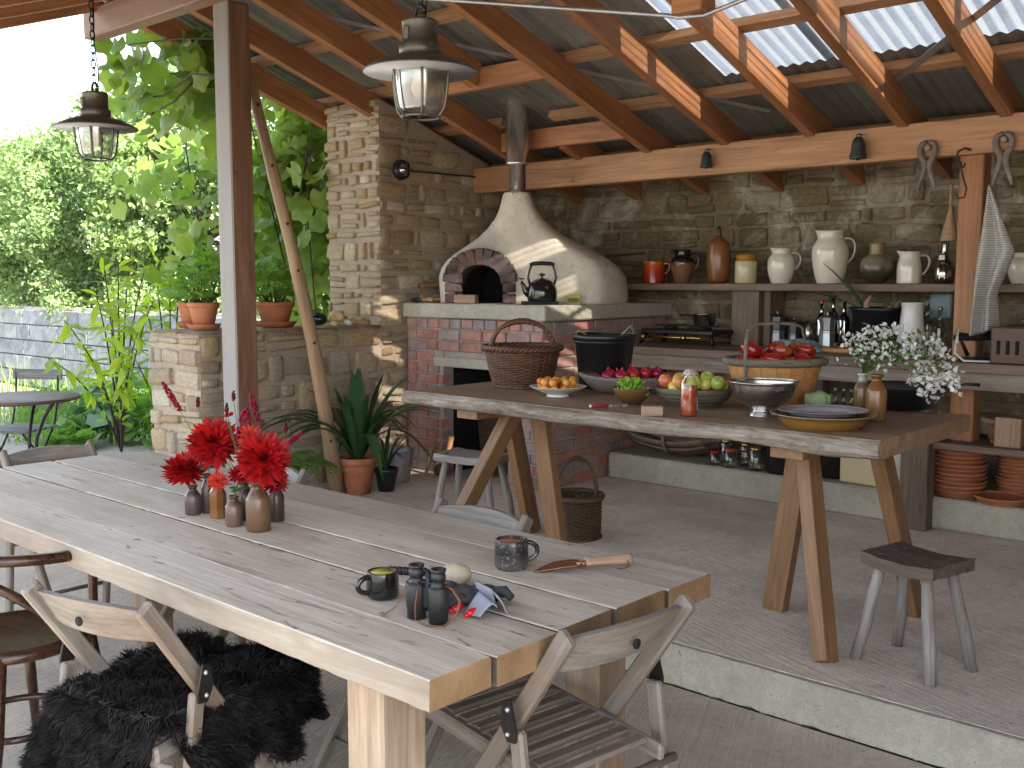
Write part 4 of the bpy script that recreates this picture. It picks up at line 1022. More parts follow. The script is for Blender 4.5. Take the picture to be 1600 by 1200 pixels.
def spike(label, p0, p1, foot, r, m, name='flower_spike', seed=0):
    t = thing(name, label, 'flower', foot, group='slender flower spikes among the dahlias'); f = Vector(foot); rnd = random.Random(seed)
    mb = MB(); p0 = Vector(p0) - f; p1 = Vector(p1) - f; L = (p1 - p0).length; n = max(8, int(L / .0045))
    for i in range(n):
        u = i / (n - 1); rr = r * (math.sin(math.pi * min(1, .12 + u * .86)) ** .5)
        for k in range(4):
            a = rnd.uniform(0, 6.28); d = Vector((math.cos(a), math.sin(a), rnd.uniform(-.3, .3)))
            mb.ball(p0.lerp(p1, u) + d * rr, .0030 + r * .14, 5, 3)
    mb.build('floret_head', m, t)
    rod('stem', [Vector((0, 0, -.03)), p0 * .5 + Vector((0, 0, .01)), p0, p1 * .9 + p0 * .1], .0013, GST, t, 5)
spike('crimson spike leaning far out to the left of the flowers', PY(281, 641, b2.y), PY(254, 598, b2.y), neck(b2, .11), .0085, CRIM, seed=1)
spike('thick crimson plume standing between the biggest dahlias', PY(377, 692, b7.y), PY(384, 640, b7.y), neck(b7, .12), .017, CRIM, seed=2)
spike('upright crimson spike in front of the dark side of the post', PY(404, 658, b5.y), PY(392, 616, b5.y), neck(b5, .11), .0085, CRIM, seed=3)
spike('crimson spike pointing right beside the biggest dahlia', PY(450, 694, b5.y), PY(470, 676, b5.y), neck(b5, .11), .008, CRIM, seed=4)
spike('loose red floret sprig just left of the plume', PY(352, 650, b7.y), PY(362, 645, b7.y), neck(b7, .12), .008, RED, seed=5)
for i, (px, py, l) in enumerate(((365, 618, 'maroon burnet bud standing highest against the pale post'), (354, 637, 'maroon burnet bud below the highest one'), (309, 628, 'maroon burnet bud against the stone wall'), (312, 672, 'maroon burnet bud left of the big round dahlia'), (446, 668, 'maroon burnet bud right of the plume'), (332, 694, 'maroon burnet bud in front of the large round dahlia'))):
    spike(l, PY(px, py + 7, b7.y), PY(px, py - 6, b7.y), neck(b7, .12), .0042, MAROON, 'burnet_bud', 10 + i)

# ---- mugs
def mug(label, loc, r, h, m, mi, ang, lvl=.7):
    t = thing('mug', label, 'mug', loc, ang)
    MB().lathe(shell(smooth_prof([(r * .86, 0), (r * .98, h * .12), (r, h * .4), (r * .97, h * .8), (r * .93, h)], 4), .005), 32).build('body', m, t)
    MB().lathe([(.0005, h * lvl), (r * .90, h * lvl), (r * .905, h * .97)], 28).build('inside', mi, t)
    rod('handle', [(r * .92, 0, h * .82)] + [(r * .95 + .028 * math.sin(R(a)), 0, h * .55 + h * .30 * math.cos(R(a))) for a in range(10, 175, 16)] + [(r * .92, 0, h * .22)], .0065, m, t, 8)
    return t
BLK = plain('black_glaze', (.012, .011, .010), .12, 0, 0, .3, 20, .05, .3)
mug('black glazed mug with yellow inside', PZ(598, 932, zt), .0385, .062, BLK, plain('yellow_glaze', (.42, .36, .08), .2), VR + R(215))
mug('speckled dark mug of tea beside the trowel', PZ(799, 887, zt), .0445, .076, zgrad('speckled', [(0, (.10, .085, .07)), (.25, (.07, .06, .055)), (.55, (.02, .02, .022)), (1, (.025, .024, .026))], 0, .076, .25, .3, 40, .25, (.16, .14, .12), .2), plain('tea', (.26, .095, .035), .08), VR + R(15), .80)
# ---- binoculars standing on their objectives
bn = thing('binoculars', 'old black leather binoculars with brown strap standing on the table', 'binoculars', PZ(668, 968, zt), VR - R(35))
LEA = plain('black_leather', (.014, .014, .016), .4, 0, 0, .2, 60, .5, 0, None, .1, 220)
for s, dz in ((-1, 0), (1, 0)):
    brl = MB().lathe([(.0005, 0), (.021, 0), (.0215, .022), (.023, .024), (.0235, .074), (.021, .079), (.0145, .084), (.0145, .094), (.0165, .095), (.0165, .106), (.0155, .108), (.0155, .113), (.0175, .114), (.0175, .119), (.010, .119), (.009, .115), (.0005, .114)], 28, (s * .031, 0, 0)).build('barrel', LEA, bn)
    MB().lathe([(.0235, .077), (.0242, .0775), (.0242, .0795), (.0215, .081)], 28, (s * .031, 0, 0)).build('rim', IRON, brl)
MB().box((0, .004, .05), (.02, .02, .05), .004).tube([(0, .004, .02), (0, .004, .11)], .007, 12).box((0, .004, .083), (.06, .016, .006), .002).build('hinge_bridge', IRON, bn)
STR = plain('brown_strap', (.16, .06, .025), .5, 0, 0, .3, 30)
MB().tube([(-.05, 0, .085), (-.062, -.008, .06), (-.075, -.02, .02), (-.095, -.035, .003), (-.11, -.03, .002)], .005, 6, flat=.3).build('strap', STR, bn)
MB().tube([(.052, 0, .085), (.075, -.005, .083), (.094, -.004, .06), (.092, -.012, .03), (.07, -.03, .006), (.03, -.035, .002), (-.01, -.028, .004), (-.012, -.026, .03), (-.006, -.025, .075)], .0042, 6, flat=.35).build('strap', STR, bn)
one('smooth_stone', 'round beige pebble with a hollow behind the binoculars', 'stone', MB().ball((0, 0, .026), (.04, .032, .027), 18, 12, None, .12, 3), plain('pebble', (.42, .35, .25), .6, 0, 0, .2, 10, .2), PZ(712, 914, zt), VR)
gv = thing('garden_gloves', 'pair of dark garden gloves with grey cuffs and red fingertips', 'gloves', PZ(738, 948, zt), VR - R(20))
GLV = plain('dark_glove', (.030, .034, .034), .8, 0, 0, .3, 20, .4, 0, None, .1, 120); GRY = plain('grey_cuff', (.27, .27, .32), .85, 0, 0, .15, 30, .4, 0, None, .1, 300); GRED = plain('red_rubber', (.62, .006, .012), .25)
gl = MB()
gl.ball((-.03, .02, .02), (.055, .04, .02), 14, 9, None, .3, 2); gl.ball((.01, .03, .022), (.05, .03, .02), 14, 9, None, .3, 5)
for p0, p1, p2 in (((-.06, .03, .03), (-.085, .05, .028), (-.10, .045, .012)), ((-.05, .0, .025), (-.075, -.02, .018), (-.07, -.045, .01)), ((-.01, .045, .02), (.02, .06, .025), (.06, .052, .02)), ((.03, .04, .024), (.065, .035, .034), (.085, .03, .02)), ((-.02, -.005, .02), (-.032, -.03, .014), (-.05, -.055, .009))):
    gl.tube([p0, Vector(p0).lerp(Vector(p1), .5), p1, p2], [.014, .0135, .0125, .009], 9)
gl.build('hands', GLV, gv)
def cuff(u, v): 
    a = u * 2.4 - .4; return Vector((.012 + .055 * v + .014 * math.sin(a * 2.2), -.055 + .08 * u - .035 * v + .006 * math.cos(a * 4), .012 + .045 * u * (1 - .35 * v) + .012 * math.sin(a * 3 + v)))
c1 = MB().sheet(cuff, 16, 8).build('cuff', GRY, gv); c1.modifiers.new('s', 'SOLIDIFY').thickness = .003
def cuff2(u, v):
    a = u * 5.2; return Vector((.055 + .035 * v + .018 * math.sin(a) * (1 - .2 * v), -.02 + .016 * math.cos(a) - .030 * v + .045 * (1 - v), .006 + .026 * (1 + math.cos(a + 2.4)) * (.6 + .4 * v)))
c2 = MB().sheet(cuff2, 24, 8).build('cuff', GRY, gv); c2.modifiers.new('s', 'SOLIDIFY').thickness = .003
for x, y in ((-.020, -.060), (.022, -.075)):
    MB().tube([(x + .012, y + .02, .014), (x + .003, y + .006, .011), (x - .002, y - .006, .008)], [.006, .0085, .005], 9).ball((x - .002, y - .007, .0078), .006, 9, 6).build('fingertip', GRED, gv)
cw = MB()
for k in range(3): cw.tube([(-.05 + .1 * i / 20 + .003 * math.sin(i * 1.3 + k * 2), .008 * math.cos(i * 1.3 + k * 2), .008 + .007 * math.sin(i * 1.3 + k * 2)) for i in range(21)], .005, 6)
one('twisted_cord', 'short black plaited cord lying beside the yellow mug', 'cord', cw, LEA, PZ(635, 897, zt), VR - R(10))
# ---- copper trowel
ta = PZ(834, 895, zt); tb = PZ(907, 893, zt); te = PZ(988, 884, zt)
d_ = (te - ta); ang = math.atan2(d_.y, d_.x); Ltot = Vector((d_.x, d_.y)).length
tw = thing('trowel', 'copper hand trowel with a turned wooden handle', 'trowel', ta + Vector((0, 0, 0)), ang)
Lb = Ltot * .47
def blade(u, v):
    x = Lb * u; w = .028 * min(1, u * 2.2) ** .8 * (1 if u < .85 else 1 - (u - .85) * 3); y = (2 * v - 1) * w
    return Vector((x, y, .004 + .010 * (2 * v - 1) ** 2 * min(1, u * 2) + .008 * u))
bl = MB().sheet(blade, 16, 8).build('blade', plain('copper', (.50, .24, .13), .35, .9, 0, .2, 20), tw); bl.modifiers.new('s', 'SOLIDIFY').thickness = .002
rod('tang', [(Lb * .92, 0, .012), (Lb + .02, 0, .018)], .008, plain('copper2', (.42, .20, .11), .4, .9), tw)
hx = [(Lb + .012, .0125), (Lb + .018, .0135), (Lb + .05, .0115), (Lb + .085, .013), (Ltot - .012, .0155), (Ltot - .003, .013)]
hm = MB().tube([(x - (Lb + Ltot) / 2, 0, 0) for x, r_ in hx], [r_ for x, r_ in hx], 14); hm.build('handle', W_BLOCK, tw, Matrix.Translation(((Lb + Ltot) / 2, 0, .019)))
rod('cord_loop', [(Ltot - .02, -.015, .02), (Ltot - .015, -.024, .008), (Ltot - .035, -.03, .003), (Ltot - .05, -.022, .003)], .0012, IRON, tw, 5)

# ================================================================== things on the trestle table
zz = TT + .001
def basket(label, M, r0, r1, h, rows, stakes, m, hh, hr=.016, ov_=1.0, name='wicker_basket', cat='basket'):
    t = thing(name, label, cat, M=M); rr = lambda z: r0 + (r1 - r0) * (z / h) ** .8
    mb = MB()
    for k in range(rows):
        z = h * (k + .5) / rows; n = stakes * 3; pts = []
        for i in range(n):
            a = 2 * math.pi * i / n; r_ = rr(z) + .0042 * math.cos(stakes / 2 * a + (k % 2) * math.pi); pts.append((r_ * math.cos(a), r_ * math.sin(a) * ov_, z + .0015 * math.sin(a * 5 + k)))
        mb.tube(pts, h / rows * .53, 5, True)
    mb.build('woven_side', m, t)
    mb = MB()
    for i in range(stakes): a = 2 * math.pi * i / stakes; mb.tube([(rr(z) * math.cos(a), rr(z) * math.sin(a) * ov_, z) for z in (0, h * .33, h * .66, h)], .0042, 5)
    mb.build('stakes', m, t)
    mb = MB()
    for s_ in range(3):
        pts = []
        for i in range(150): a = 2 * math.pi * i / 150; ph = a * 17 + s_ * 2.09; r_ = r1 + .006 + .009 * math.cos(ph); pts.append((r_ * math.cos(a), r_ * math.sin(a) * ov_, h + .009 * math.sin(ph)))
        mb.tube(pts, .0085, 6, True)
    mb.build('braided_rim', m, t)
    mb = MB()
    for s_ in range(2):
        pts = []
        for i in range(70): a = 2 * math.pi * i / 70; ph = a * 15 + s_ * 3.14; r_ = r0 + .004 + .005 * math.cos(ph); pts.append((r_ * math.cos(a), r_ * math.sin(a) * ov_, .006 + .005 * math.sin(ph)))
        mb.tube(pts, .006, 5, True)
    mb.lathe([(.0005, .006), (r0, .006)], 24, M=Matrix.Diagonal((1, ov_, 1, 1))); mb.build('base', m, t)
    if hh:
        mb = MB()
        for s_ in range(4):
            pts = []
            for i in range(49):
                u = i / 48; a = math.pi * u; ph = u * 30 + s_ * 1.57; c = Vector((-(r1 * .86) * math.cos(a), 0, h * .75 + (hh - h * .75) * math.sin(a) ** .72)); d = Vector((math.cos(a), 0, math.sin(a)))
                pts.append(c + d * (hr * .5 * math.cos(ph)) + Vector((0, hr * .5 * math.sin(ph), 0)))
            mb.tube(pts, hr * .55, 6)
        mb.build('handle', m, t)
    return t
basket('round brown wicker basket with hoop handle standing on the trestle table', TR(*PZ(816, 604, zz), VR + R(8)), .135, .185, .195, 23, 30, WICKER, .325)
def bowl(name, label, loc, prof, m, th=.005, n=40, cat='bowl'):
    return one(name, label, cat, MB().lathe(shell(smooth_prof(prof, 4), th), n), m, loc)
PW = plain('white_stoneware', (.62, .60, .58), .25, 0, 0, .05, 8)
bowl('footed_plate', 'white footed plate heaped with apricots', PZ(872, 619, zz), [(.052, 0), (.052, .010), (.06, .014), (.10, .03), (.132, .047)], PW, .006, 44, 'plate')
def frt_mat(name, stops, rough=.35, sub=0.0):
    m, nt, b = newmat(name); v = coords(nt); oi = nd(nt, 'ObjectInfo'); n = noise(nt, v, 9, 3)
    t = nd(nt, 'Math', _operation='ADD', i0=nd(nt, 'MapRange', Value=n, i3=-.35, i4=.35).outputs[0], i1=oi.outputs['Random']).outputs[0]
    nt.links.new(ramp(nt, t, stops), b.inputs['Base Color']); b.inputs['Roughness'].default_value = rough; return m
APR = frt_mat('apricot', [(0, (.62, .25, .03)), (.5, (.70, .36, .06)), (.8, (.62, .17, .04)), (1, (.48, .12, .05))], .5)
APM = MB().ball((0, 0, 0), (.0185, .0185, .0175), 14, 10).mesh('apricot'); APM.materials.append(APR)
def scatter(name, label, cat, group, me, c, rad, n, r, seed, layers=2, sq=1.0, z0=.0, rz=0):
    """heap fruits on a disc without letting them overlap much"""
    rnd = random.Random(seed); placed = []; tries = 0
    while len(placed) < n and tries < 4000:
        tries += 1; a = rnd.uniform(0, 6.283); d = rad * math.sqrt(rnd.random()); x = d * math.cos(a); y = d * math.sin(a) * sq
        z = z0 + r
        for (qx, qy, qz) in placed:
            dd = math.hypot(x - qx, y - qy)
            if dd < 1.85 * r: z = max(z, qz + math.sqrt(max(0, (1.9 * r) ** 2 - dd * dd)) * .9)
        if z > z0 + r * (1 + 1.9 * (layers - 1)) : continue
        placed.append((x, y, z))
    for x, y, z in placed:
        q_ = Matrix.Rotation(rz, 4, 'Z') @ Vector((x, y, z)); s_ = rnd.uniform(.88, 1.1)
        o = obj(name, me if not isinstance(me, list) else rnd.choice(me), None, None, TR(c[0] + q_.x, c[1] + q_.y, c[2] + q_.z, rnd.uniform(0, 6), s_, rnd.uniform(-.5, .5), rnd.uniform(-.5, .5)))
        tag(o, label, cat, group)
pc = PZ(872, 619, zz)
scatter('apricot', 'small orange apricot heaped on the white footed plate', 'fruit', 'apricots on the white plate', APM, pc + Vector((0, 0, .02)), .088, 30, .0185, 4, 2)
# builder's bucket
bk = thing('rubber_bucket', 'black rubber bucket with string handles behind the trestle table trough', 'bucket', (-3.035, 4.035, zz))
MB().lathe(shell([(.118, 0), (.122, .01), (.146, .235), (.158, .238), (.160, .258), (.152, .266)], .006), 44).build('body', BLACKP, bk)
MB().lathe([(.147, .222), (.155, .224), (.156, .232), (.148, .236)], 44).build('rim_bead', BLACKP, bk)
CRD = plain('green_cord', (.34, .38, .16), .8)
for s, up_ in ((-1, .02), (1, .045)):
    e = Vector((math.cos(VR), math.sin(VR), 0)); 
    rod('cord_handle', [e * s * .15 + Vector((0, 0, .25)), e * s * .13 + Vector((0, 0, .262 + up_)), e * s * (.13 - .05) + Vector((0, 0, .255))], .0028, CRD, bk, 6)
# dug-out trough with red onions
tr_ = PZ(992, 613, zz)
TRG = wood('trough_wood', (.10, .065, .05), (.22, .16, .13), (.30, .26, .23), .7, 1.5, .05, .5, .3)
def dugout(u, v, inn=0):
    a = u * 2 * math.pi; k = v; L = .27 - .02 * inn; W = .125 - .014 * inn
    rx = L * (.62 + .38 * k ** .8); ry = W * (.60 + .40 * k ** .8)
    x = rx * math.copysign(abs(math.cos(a)) ** .7, math.cos(a)); y = ry * math.copysign(abs(math.sin(a)) ** .8, math.sin(a))
    return Vector((x, y, (.012 * inn) + k * (.072 - .006 * inn) + .018 * k * (abs(x) / L) ** 3))
mb = MB(); NUc = 44
vs = [dugout(i / NUc, v, 0) for v in (0, .3, .6, .85, 1) for i in range(NUc)] + [dugout(i / NUc, v, 1) for v in (1, .8, .5, .2, 0.05) for i in range(NUc)]
fs = [(r_ * NUc + i, r_ * NUc + (i + 1) % NUc, (r_ + 1) * NUc + (i + 1) % NUc, (r_ + 1) * NUc + i) for r_ in range(9) for i in range(NUc)] + [tuple(range(NUc))[::-1], tuple(9 * NUc + i for i in range(NUc))]
mb.add(vs, fs, True)
one('dough_trough', 'long dug-out wooden trough full of red onions', 'trough', mb, TRG, tr_, VR + R(-4))
ONI = frt_mat('red_onion', [(0, (.24, .008, .03)), (.45, (.38, .012, .03)), (.75, (.16, .006, .05)), (1, (.45, .02, .02))], .18)
onm = MB().lathe(smooth_prof([(.0005, -.027), (.012, -.026), (.027, -.012), (.030, .003), (.022, .018), (.008, .026), (.0035, .036), (.002, .042)], 3), 18).mesh('onion'); onm.materials.append(ONI)
scatter('red_onion', 'shiny red onion lying in the dug-out wooden trough', 'onion', 'red onions in the trough', onm, tr_ + Vector((0, 0, .020)), .175, 18, .027, 9, 2, .42, 0, VR)
gb = PZ(988, 632, zz)
bowl('brown_bowl', 'small brown glazed bowl of green salad leaves', gb, [(.038, 0), (.04, .006), (.062, .03), (.078, .056), (.084, .072)], zgrad('brown_rib', [(0, (.055, .03, .012)), (.5, (.10, .055, .02)), (1, (.16, .09, .03))], 0, .07, .25))
def crumple(seed, r):
    rnd = random.Random(seed); mb = MB(); ph = rnd.uniform(0, 6)
    return mb.sheet(lambda u, v: Vector(((u - .5) * 2 * r * (1 - .3 * (2 * v - 1) ** 2), (v - .5) * 2 * r * .8, r * .45 * math.sin(u * 7 + ph) * math.cos(v * 5 + ph) + r * .3 * math.sin(v * 9 + ph * 2))), 10, 10)
SAL = leaf_mat('salad_green', [(.16, .34, .03), (.26, .46, .05), (.36, .55, .10)], .35)
sal = [crumple(i, .024).mesh('salad_leaf') for i in range(4)]
for s_ in sal: s_.materials.append(SAL)
scatter('salad_leaf', 'crinkled bright green salad leaf in the small brown bowl', 'leaf', 'salad leaves in the brown bowl', sal, gb + Vector((0, 0, .042)), .062, 20, .015, 3, 3)
kn = thing('pocket_knife', 'red handled pocket knife lying open on the trestle table', 'knife', PZ(940, 637, zz), VR + R(12))
MB().tube([(-.045, 0, .008), (-.03, 0, .009), (.02, 0, .009), (.03, 0, .008)], [.006, .009, .009, .007], 10, flat=.8).build('handle', plain('red_handle', (.22, .012, .015), .3), kn)
MB().box((.07, 0, .006), (.085, .002, .014), .0009).build('blade', STEEL, kn); MB().ball((-.047, 0, .008), .0075, 10, 6).build('end_cap', PW, kn)
one('oak_block', 'small oak block lying at the front edge of the trestle table', 'wood block', MB().box((0, 0, .019), (.085, .055, .038), .003), W_BLOCK, PZ(1019, 649, zz), VR + R(-8))
# sauce bottle
sb = PZ(1076, 650, zz); SAU = thing('sauce_bottle', 'glass bottle of red tomato sauce with paper lid', 'bottle', sb)
MB().lathe([(.0005, .003), (.0305, .003), (.0315, .008), (.0315, .118), (.0005, .120)], 24).build('tomato_sauce', plain('tomato_sauce', (.42, .055, .015), .25, 0, 0, .25, 25), SAU)
GLS = glass_mat('clear_glass', (.93, .96, .95), .93)
MB().lathe([(.0005, 0), (.031, 0), (.034, .004), (.034, .112), (.030, .135), (.020, .15), (.0195, .165), (.021, .166), (.021, .172)], 28).build('glass', GLS, SAU)
def lid(u, v): a = u * 6.283; r_ = .006 + .021 * v; return Vector((r_ * math.cos(a), r_ * math.sin(a), .183 - .022 * v ** 2 + .004 * math.sin(a * 6) * v))
MB().sheet(lid, 30, 6).lathe([(.022, .160), (.0235, .162), (.0235, .168), (.022, .170)], 24).build('paper_lid', plain('foil_paper', (.62, .50, .50), .35, .3), SAU)
# striped bowl of apples
ab = Vector((-2.31, 3.70, zz))
bowl('striped_bowl', 'wide striped grey-green bowl of apples and tomatoes', ab, [(.10, 0), (.105, .006), (.14, .03), (.158, .055), (.165, .078)], zgrad('stripes', [(0, (.10, .09, .06)), (.22, (.16, .15, .11)), (.3, (.05, .045, .03)), (.42, (.17, .16, .12)), (.5, (.05, .05, .035)), (.62, (.18, .17, .12)), (.7, (.06, .055, .04)), (.85, (.16, .15, .11)), (1, (.12, .11, .08))], 0, .078, .35, .15, 30, .2, None, .03), .007)
APP = frt_mat('apple', [(0, (.30, .42, .06)), (.4, (.48, .52, .12)), (.65, (.62, .50, .10)), (.85, (.60, .14, .05)), (1, (.30, .015, .04))], .3)
apm = MB().lathe(smooth_prof([(.0005, -.024), (.012, -.028), (.029, -.014), (.032, .006), (.024, .024), (.010, .027), (.0005, .020)], 3), 18).mesh('apple'); apm.materials.append(APP)
scatter('apple', 'small green or blushed apple in the wide striped bowl', 'apple', 'apples in the striped bowl', apm, ab + Vector((0, 0, .026)), .122, 22, .029, 12, 2)
# colander
co = PZ(1192, 649, zz)
one('steel_bowl', 'footed stainless steel colander bowl', 'colander', MB().lathe(shell(smooth_prof([(.055, 0), (.05, .012), (.042, .022), (.048, .028), (.085, .05), (.118, .088), (.130, .13)], 5) + [(.139, .132), (.139, .136), (.130, .137)], .003), 48), STEEL, co)
# tomato trug
tg = thing('tomato_trug', 'round chestnut slat trug with bark rim and hoop handle full of tomatoes', 'trug', (-2.10, 4.0, zz), VR)
for i in range(20):
    a = 2 * math.pi * i / 20; a0, a1 = a - math.pi / 20 * .97, a + math.pi / 20 * .97; vs = []
    for r_, z in ((.148, 0), (.178, .09), (.203, .185)):
        for aa in (a0, a1):
            for th in (0, -.008): vs.append(((r_ + th) * math.cos(aa), (r_ + th) * math.sin(aa) * .8, z))
    fs = []
    for k in range(2):
        o_ = k * 4; fs += [(o_, o_ + 2, o_ + 6, o_ + 4), (o_ + 1, o_ + 5, o_ + 7, o_ + 3), (o_, o_ + 4, o_ + 5, o_ + 1), (o_ + 2, o_ + 3, o_ + 7, o_ + 6)]
    mb = MB(); mb.add(vs, fs); mb.build('slat', W_TRUG, tg)
MB().lathe([(.0005, .006), (.15, .006)], 30, M=Matrix.Diagonal((1, .8, 1, 1))).build('base', W_TRUG, tg)
MB().tube([(.208 * math.cos(2 * math.pi * i / 60), .168 * math.sin(2 * math.pi * i / 60), .182) for i in range(60)], .017, 8, True).build('bark_rim', W_BARK, tg)
rod('hoop_handle', [(-.150, -.12, .02), (-.152, -.12, .18), (-.150, -.11, .26), (-.130, -.06, .315), (-.085, -.02, .338), (0, 0, .343), (.085, .02, .338), (.12, .03, .325), (.142, .06, .27), (.145, .10, .18)], .0085, W_BARK, tg, 8, flat=.6)
TOM = frt_mat('tomato', [(0, (.26, .012, .008)), (.5, (.38, .022, .01)), (.8, (.30, .055, .015)), (1, (.26, .10, .035))], .16)
tms = []
for i in range(3):
    def rib(p, a, i=i): k = 1 + .10 * math.cos(a * (6 + i)) * min(1, math.hypot(p.x, p.y) / .02); return Vector((p.x * k, p.y * k, p.z * (1 + .05 * math.cos(a * 2 + i))))
    mm = MB().ball((0, 0, 0), (.043, .043, .033), 24, 12, None, .1, i, rib).mesh('tomato'); mm.materials.append(TOM); tms.append(mm)
scatter('tomato', 'ripe red beef tomato heaped in the chestnut trug', 'tomato', 'tomatoes in the trug', tms, Vector((-2.10, 4.0, zz + .135)), .15, 17, .036, 21, 2, .75, 0, VR)
# cabbage
cb = thing('cabbage', 'small pale green cabbage behind the enamel plate', 'cabbage', PZ(1278, 642, zz))
CAB = leaf_mat('cabbage_green', [(.22, .34, .12), (.34, .46, .22), (.42, .52, .30)], .2)
MB().ball((0, 0, .042), (.05, .05, .042), 20, 14, None, .15, 2).build('heart', CAB, cb)
for i in range(7):
    a = i * 2.4; rr_ = .053
    MB().sheet(lambda u, v: Vector((math.cos(a + (u - .5) * 1.5) * (rr_ * math.sin(.5 + v * 1.5) + .003 * math.sin(u * 18)), math.sin(a + (u - .5) * 1.5) * rr_ * math.sin(.5 + v * 1.5), .042 - .044 * math.cos(.5 + v * 1.7) + .002 * math.sin(u * 15 + v * 9))), 10, 8).build('leaf', CAB, cb)
# dish + enamel plate
di = PZ(1285, 666, zz)
bowl('slipware_dish', 'round ochre slipware dish under the enamel plate', di, [(.135, 0), (.14, .006), (.158, .03), (.168, .040), (.182, .046), (.186, .050)], zgrad('ochre', [(0, (.17, .085, .02)), (.55, (.22, .115, .03)), (.8, (.15, .075, .02)), (.95, (.30, .22, .16)), (1, (.30, .24, .2))], 0, .05, .22), .006, 52, 'dish')
one('enamel_plate', 'grey oval enamel plate lying on the ochre dish', 'plate', MB().lathe(shell(smooth_prof([(.10, 0), (.115, .004), (.13, .014), (.158, .020), (.161, .022)], 4), .004), 48, M=Matrix.Diagonal((1, .86, 1, 1))), plain('grey_enamel', (.30, .27, .30), .12, 0, 0, .1, 10), di + Vector((0, 0, .040)), VR)
# two ochre bottles, white blossom
OCH = zgrad('ochre_bottle', [(0, (.16, .08, .03)), (.5, (.21, .11, .045)), (.8, (.16, .07, .02)), (1, (.12, .055, .018))], 0, .17, .2); OCH2 = zgrad('ochre_bottle_grey', [(0, (.14, .075, .03)), (.6, (.18, .10, .045)), (.8, (.13, .08, .045)), (.86, (.34, .36, .30)), (1, (.36, .38, .32))], 0, .165, .22)
v1 = PZ(1346, 650, zz); v2 = PZ(1368, 657, zz)
sbottle('ochre stoneware bottle with grey lip holding white blossom', v1, .033, .168, OCH2, 28, None)
sbottle('ochre stoneware bottle standing in front of the black pan', v2, .038, .175, OCH, 28, None)
bs = thing('white_blossom', 'spray of small white blossom arching out of the ochre bottle', 'flowers', neck(v1, .16))
WHI = petal_mat('white_petal', (.66, .66, .62), (.80, .80, .78)); rnd = random.Random(31)
flm = MB(); lfm = MB()
def blossom_at(p, s_=1.0):
    for k in range(5):
        a = k * 1.2566 + rnd.uniform(-.2, .2); ax = Vector((rnd.uniform(-1, 1), rnd.uniform(-1, 1), rnd.uniform(-.3, 1))).normalized() if k == 0 else ax_
        ax_ = ax; u_, w_ = frame(ax); d = u_ * math.cos(a) + w_ * math.sin(a); s2 = ax.cross(d) * .0035 * s_; L = .009 * s_
        flm.add([p, p + d * L * .5 + s2, p + d * L + ax * .001, p + d * L * .5 - s2], [(0, 1, 2, 3)], True)
hd = [(1345, 540), (1358, 522), (1338, 556), (1362, 548), (1384, 528), (1392, 552), (1378, 566), (1402, 520), (1330, 535), (1412, 560), (1425, 548), (1452, 560), (1440, 575), (1465, 548), (1478, 565), (1455, 590), (1470, 600), (1485, 592), (1495, 605), (1462, 620), (1445, 605), (1430, 595), (1460, 540), (1350, 565), (1372, 535)]
base = neck(v1, .15); ends = []
for i, (px, py) in enumerate(hd):
    e = PY(px, py, v1.y + rnd.uniform(-.10, .12)); ends.append(e)
    mid = base.lerp(e, .55) + Vector((0, 0, .05 + .0006 * max(0, px - 1380)))
    rod('stem', [Vector(), (base.lerp(mid, .5) - base + Vector((0, 0, .02))), mid - base, e - base], [.0016, .0014, .0012, .0008], GST, bs, 5)
    for k in range(26):
        p = e + Vector((rnd.gauss(0, .019), rnd.gauss(0, .019), rnd.gauss(0, .017))); blossom_at(p - base, rnd.uniform(.8, 1.25))
    for k in range(7 if px < 1400 else 12):
        u = rnd.uniform(.35, 1); p = base.lerp(mid, u / .6) if u < .6 else mid.lerp(e, (u - .6) / .4); p = p - base + Vector((rnd.gauss(0, .012), rnd.gauss(0, .012), rnd.gauss(0, .012)))
        d = Vector((rnd.uniform(-1, 1), rnd.uniform(-1, 1), rnd.uniform(-.6, .6))).normalized(); s2 = d.cross(Vector((rnd.gauss(0, 1), rnd.gauss(0, 1), 1))).normalized(); L = rnd.uniform(.018, .036)
        lfm.add([p, p + d * L * .45 + s2 * L * .26, p + d * L, p + d * L * .45 - s2 * L * .26], [(0, 1, 2, 3)], True)
tag(flm.build('blossom', WHI, bs), kind='stuff')
tag(lfm.build('leaves', leaf_mat('spray_leaf', [(.03, .075, .015), (.06, .13, .025), (.10, .18, .04)], .3), bs), kind='stuff')
# black pan
pn = thing('iron_pan', 'large black iron pan with long handle on the trestle table corner', 'pan', PZ(1402, 636, zz), VR)
MB().lathe(shell([(.135, 0), (.150, .004), (.172, .085), (.176, .090), (.176, .095)], .005), 48).build('body', CASTI, pn)
rod('handle', [(.16, -.02, .085), (.20, -.03, .088), (.26, -.05, .10), (.31, -.06, .098)], [.014, .011, .012, .014], CASTI, pn, 8, flat=.5)
rod('side_grip', [(-.165, -.05, .085), (-.205, -.04, .09), (-.205, .04, .09), (-.165, .05, .085)], .007, CASTI, pn)
# ================================================================== baskets on the floor and in the oven base
basket('dark wicker basket with arched handle on the floor behind the trestle leg', TR(*PZ(900, 838, PLZ), VR + R(10)), .125, .130, .22, 22, 26, WICKER_D, .42, .013)
basket('tall dark log basket inside the opening of the oven base', TR(-4.80, 5.28, PLZ + .002, .3), .17, .22, .48, 30, 30, WICKER_D, 0)

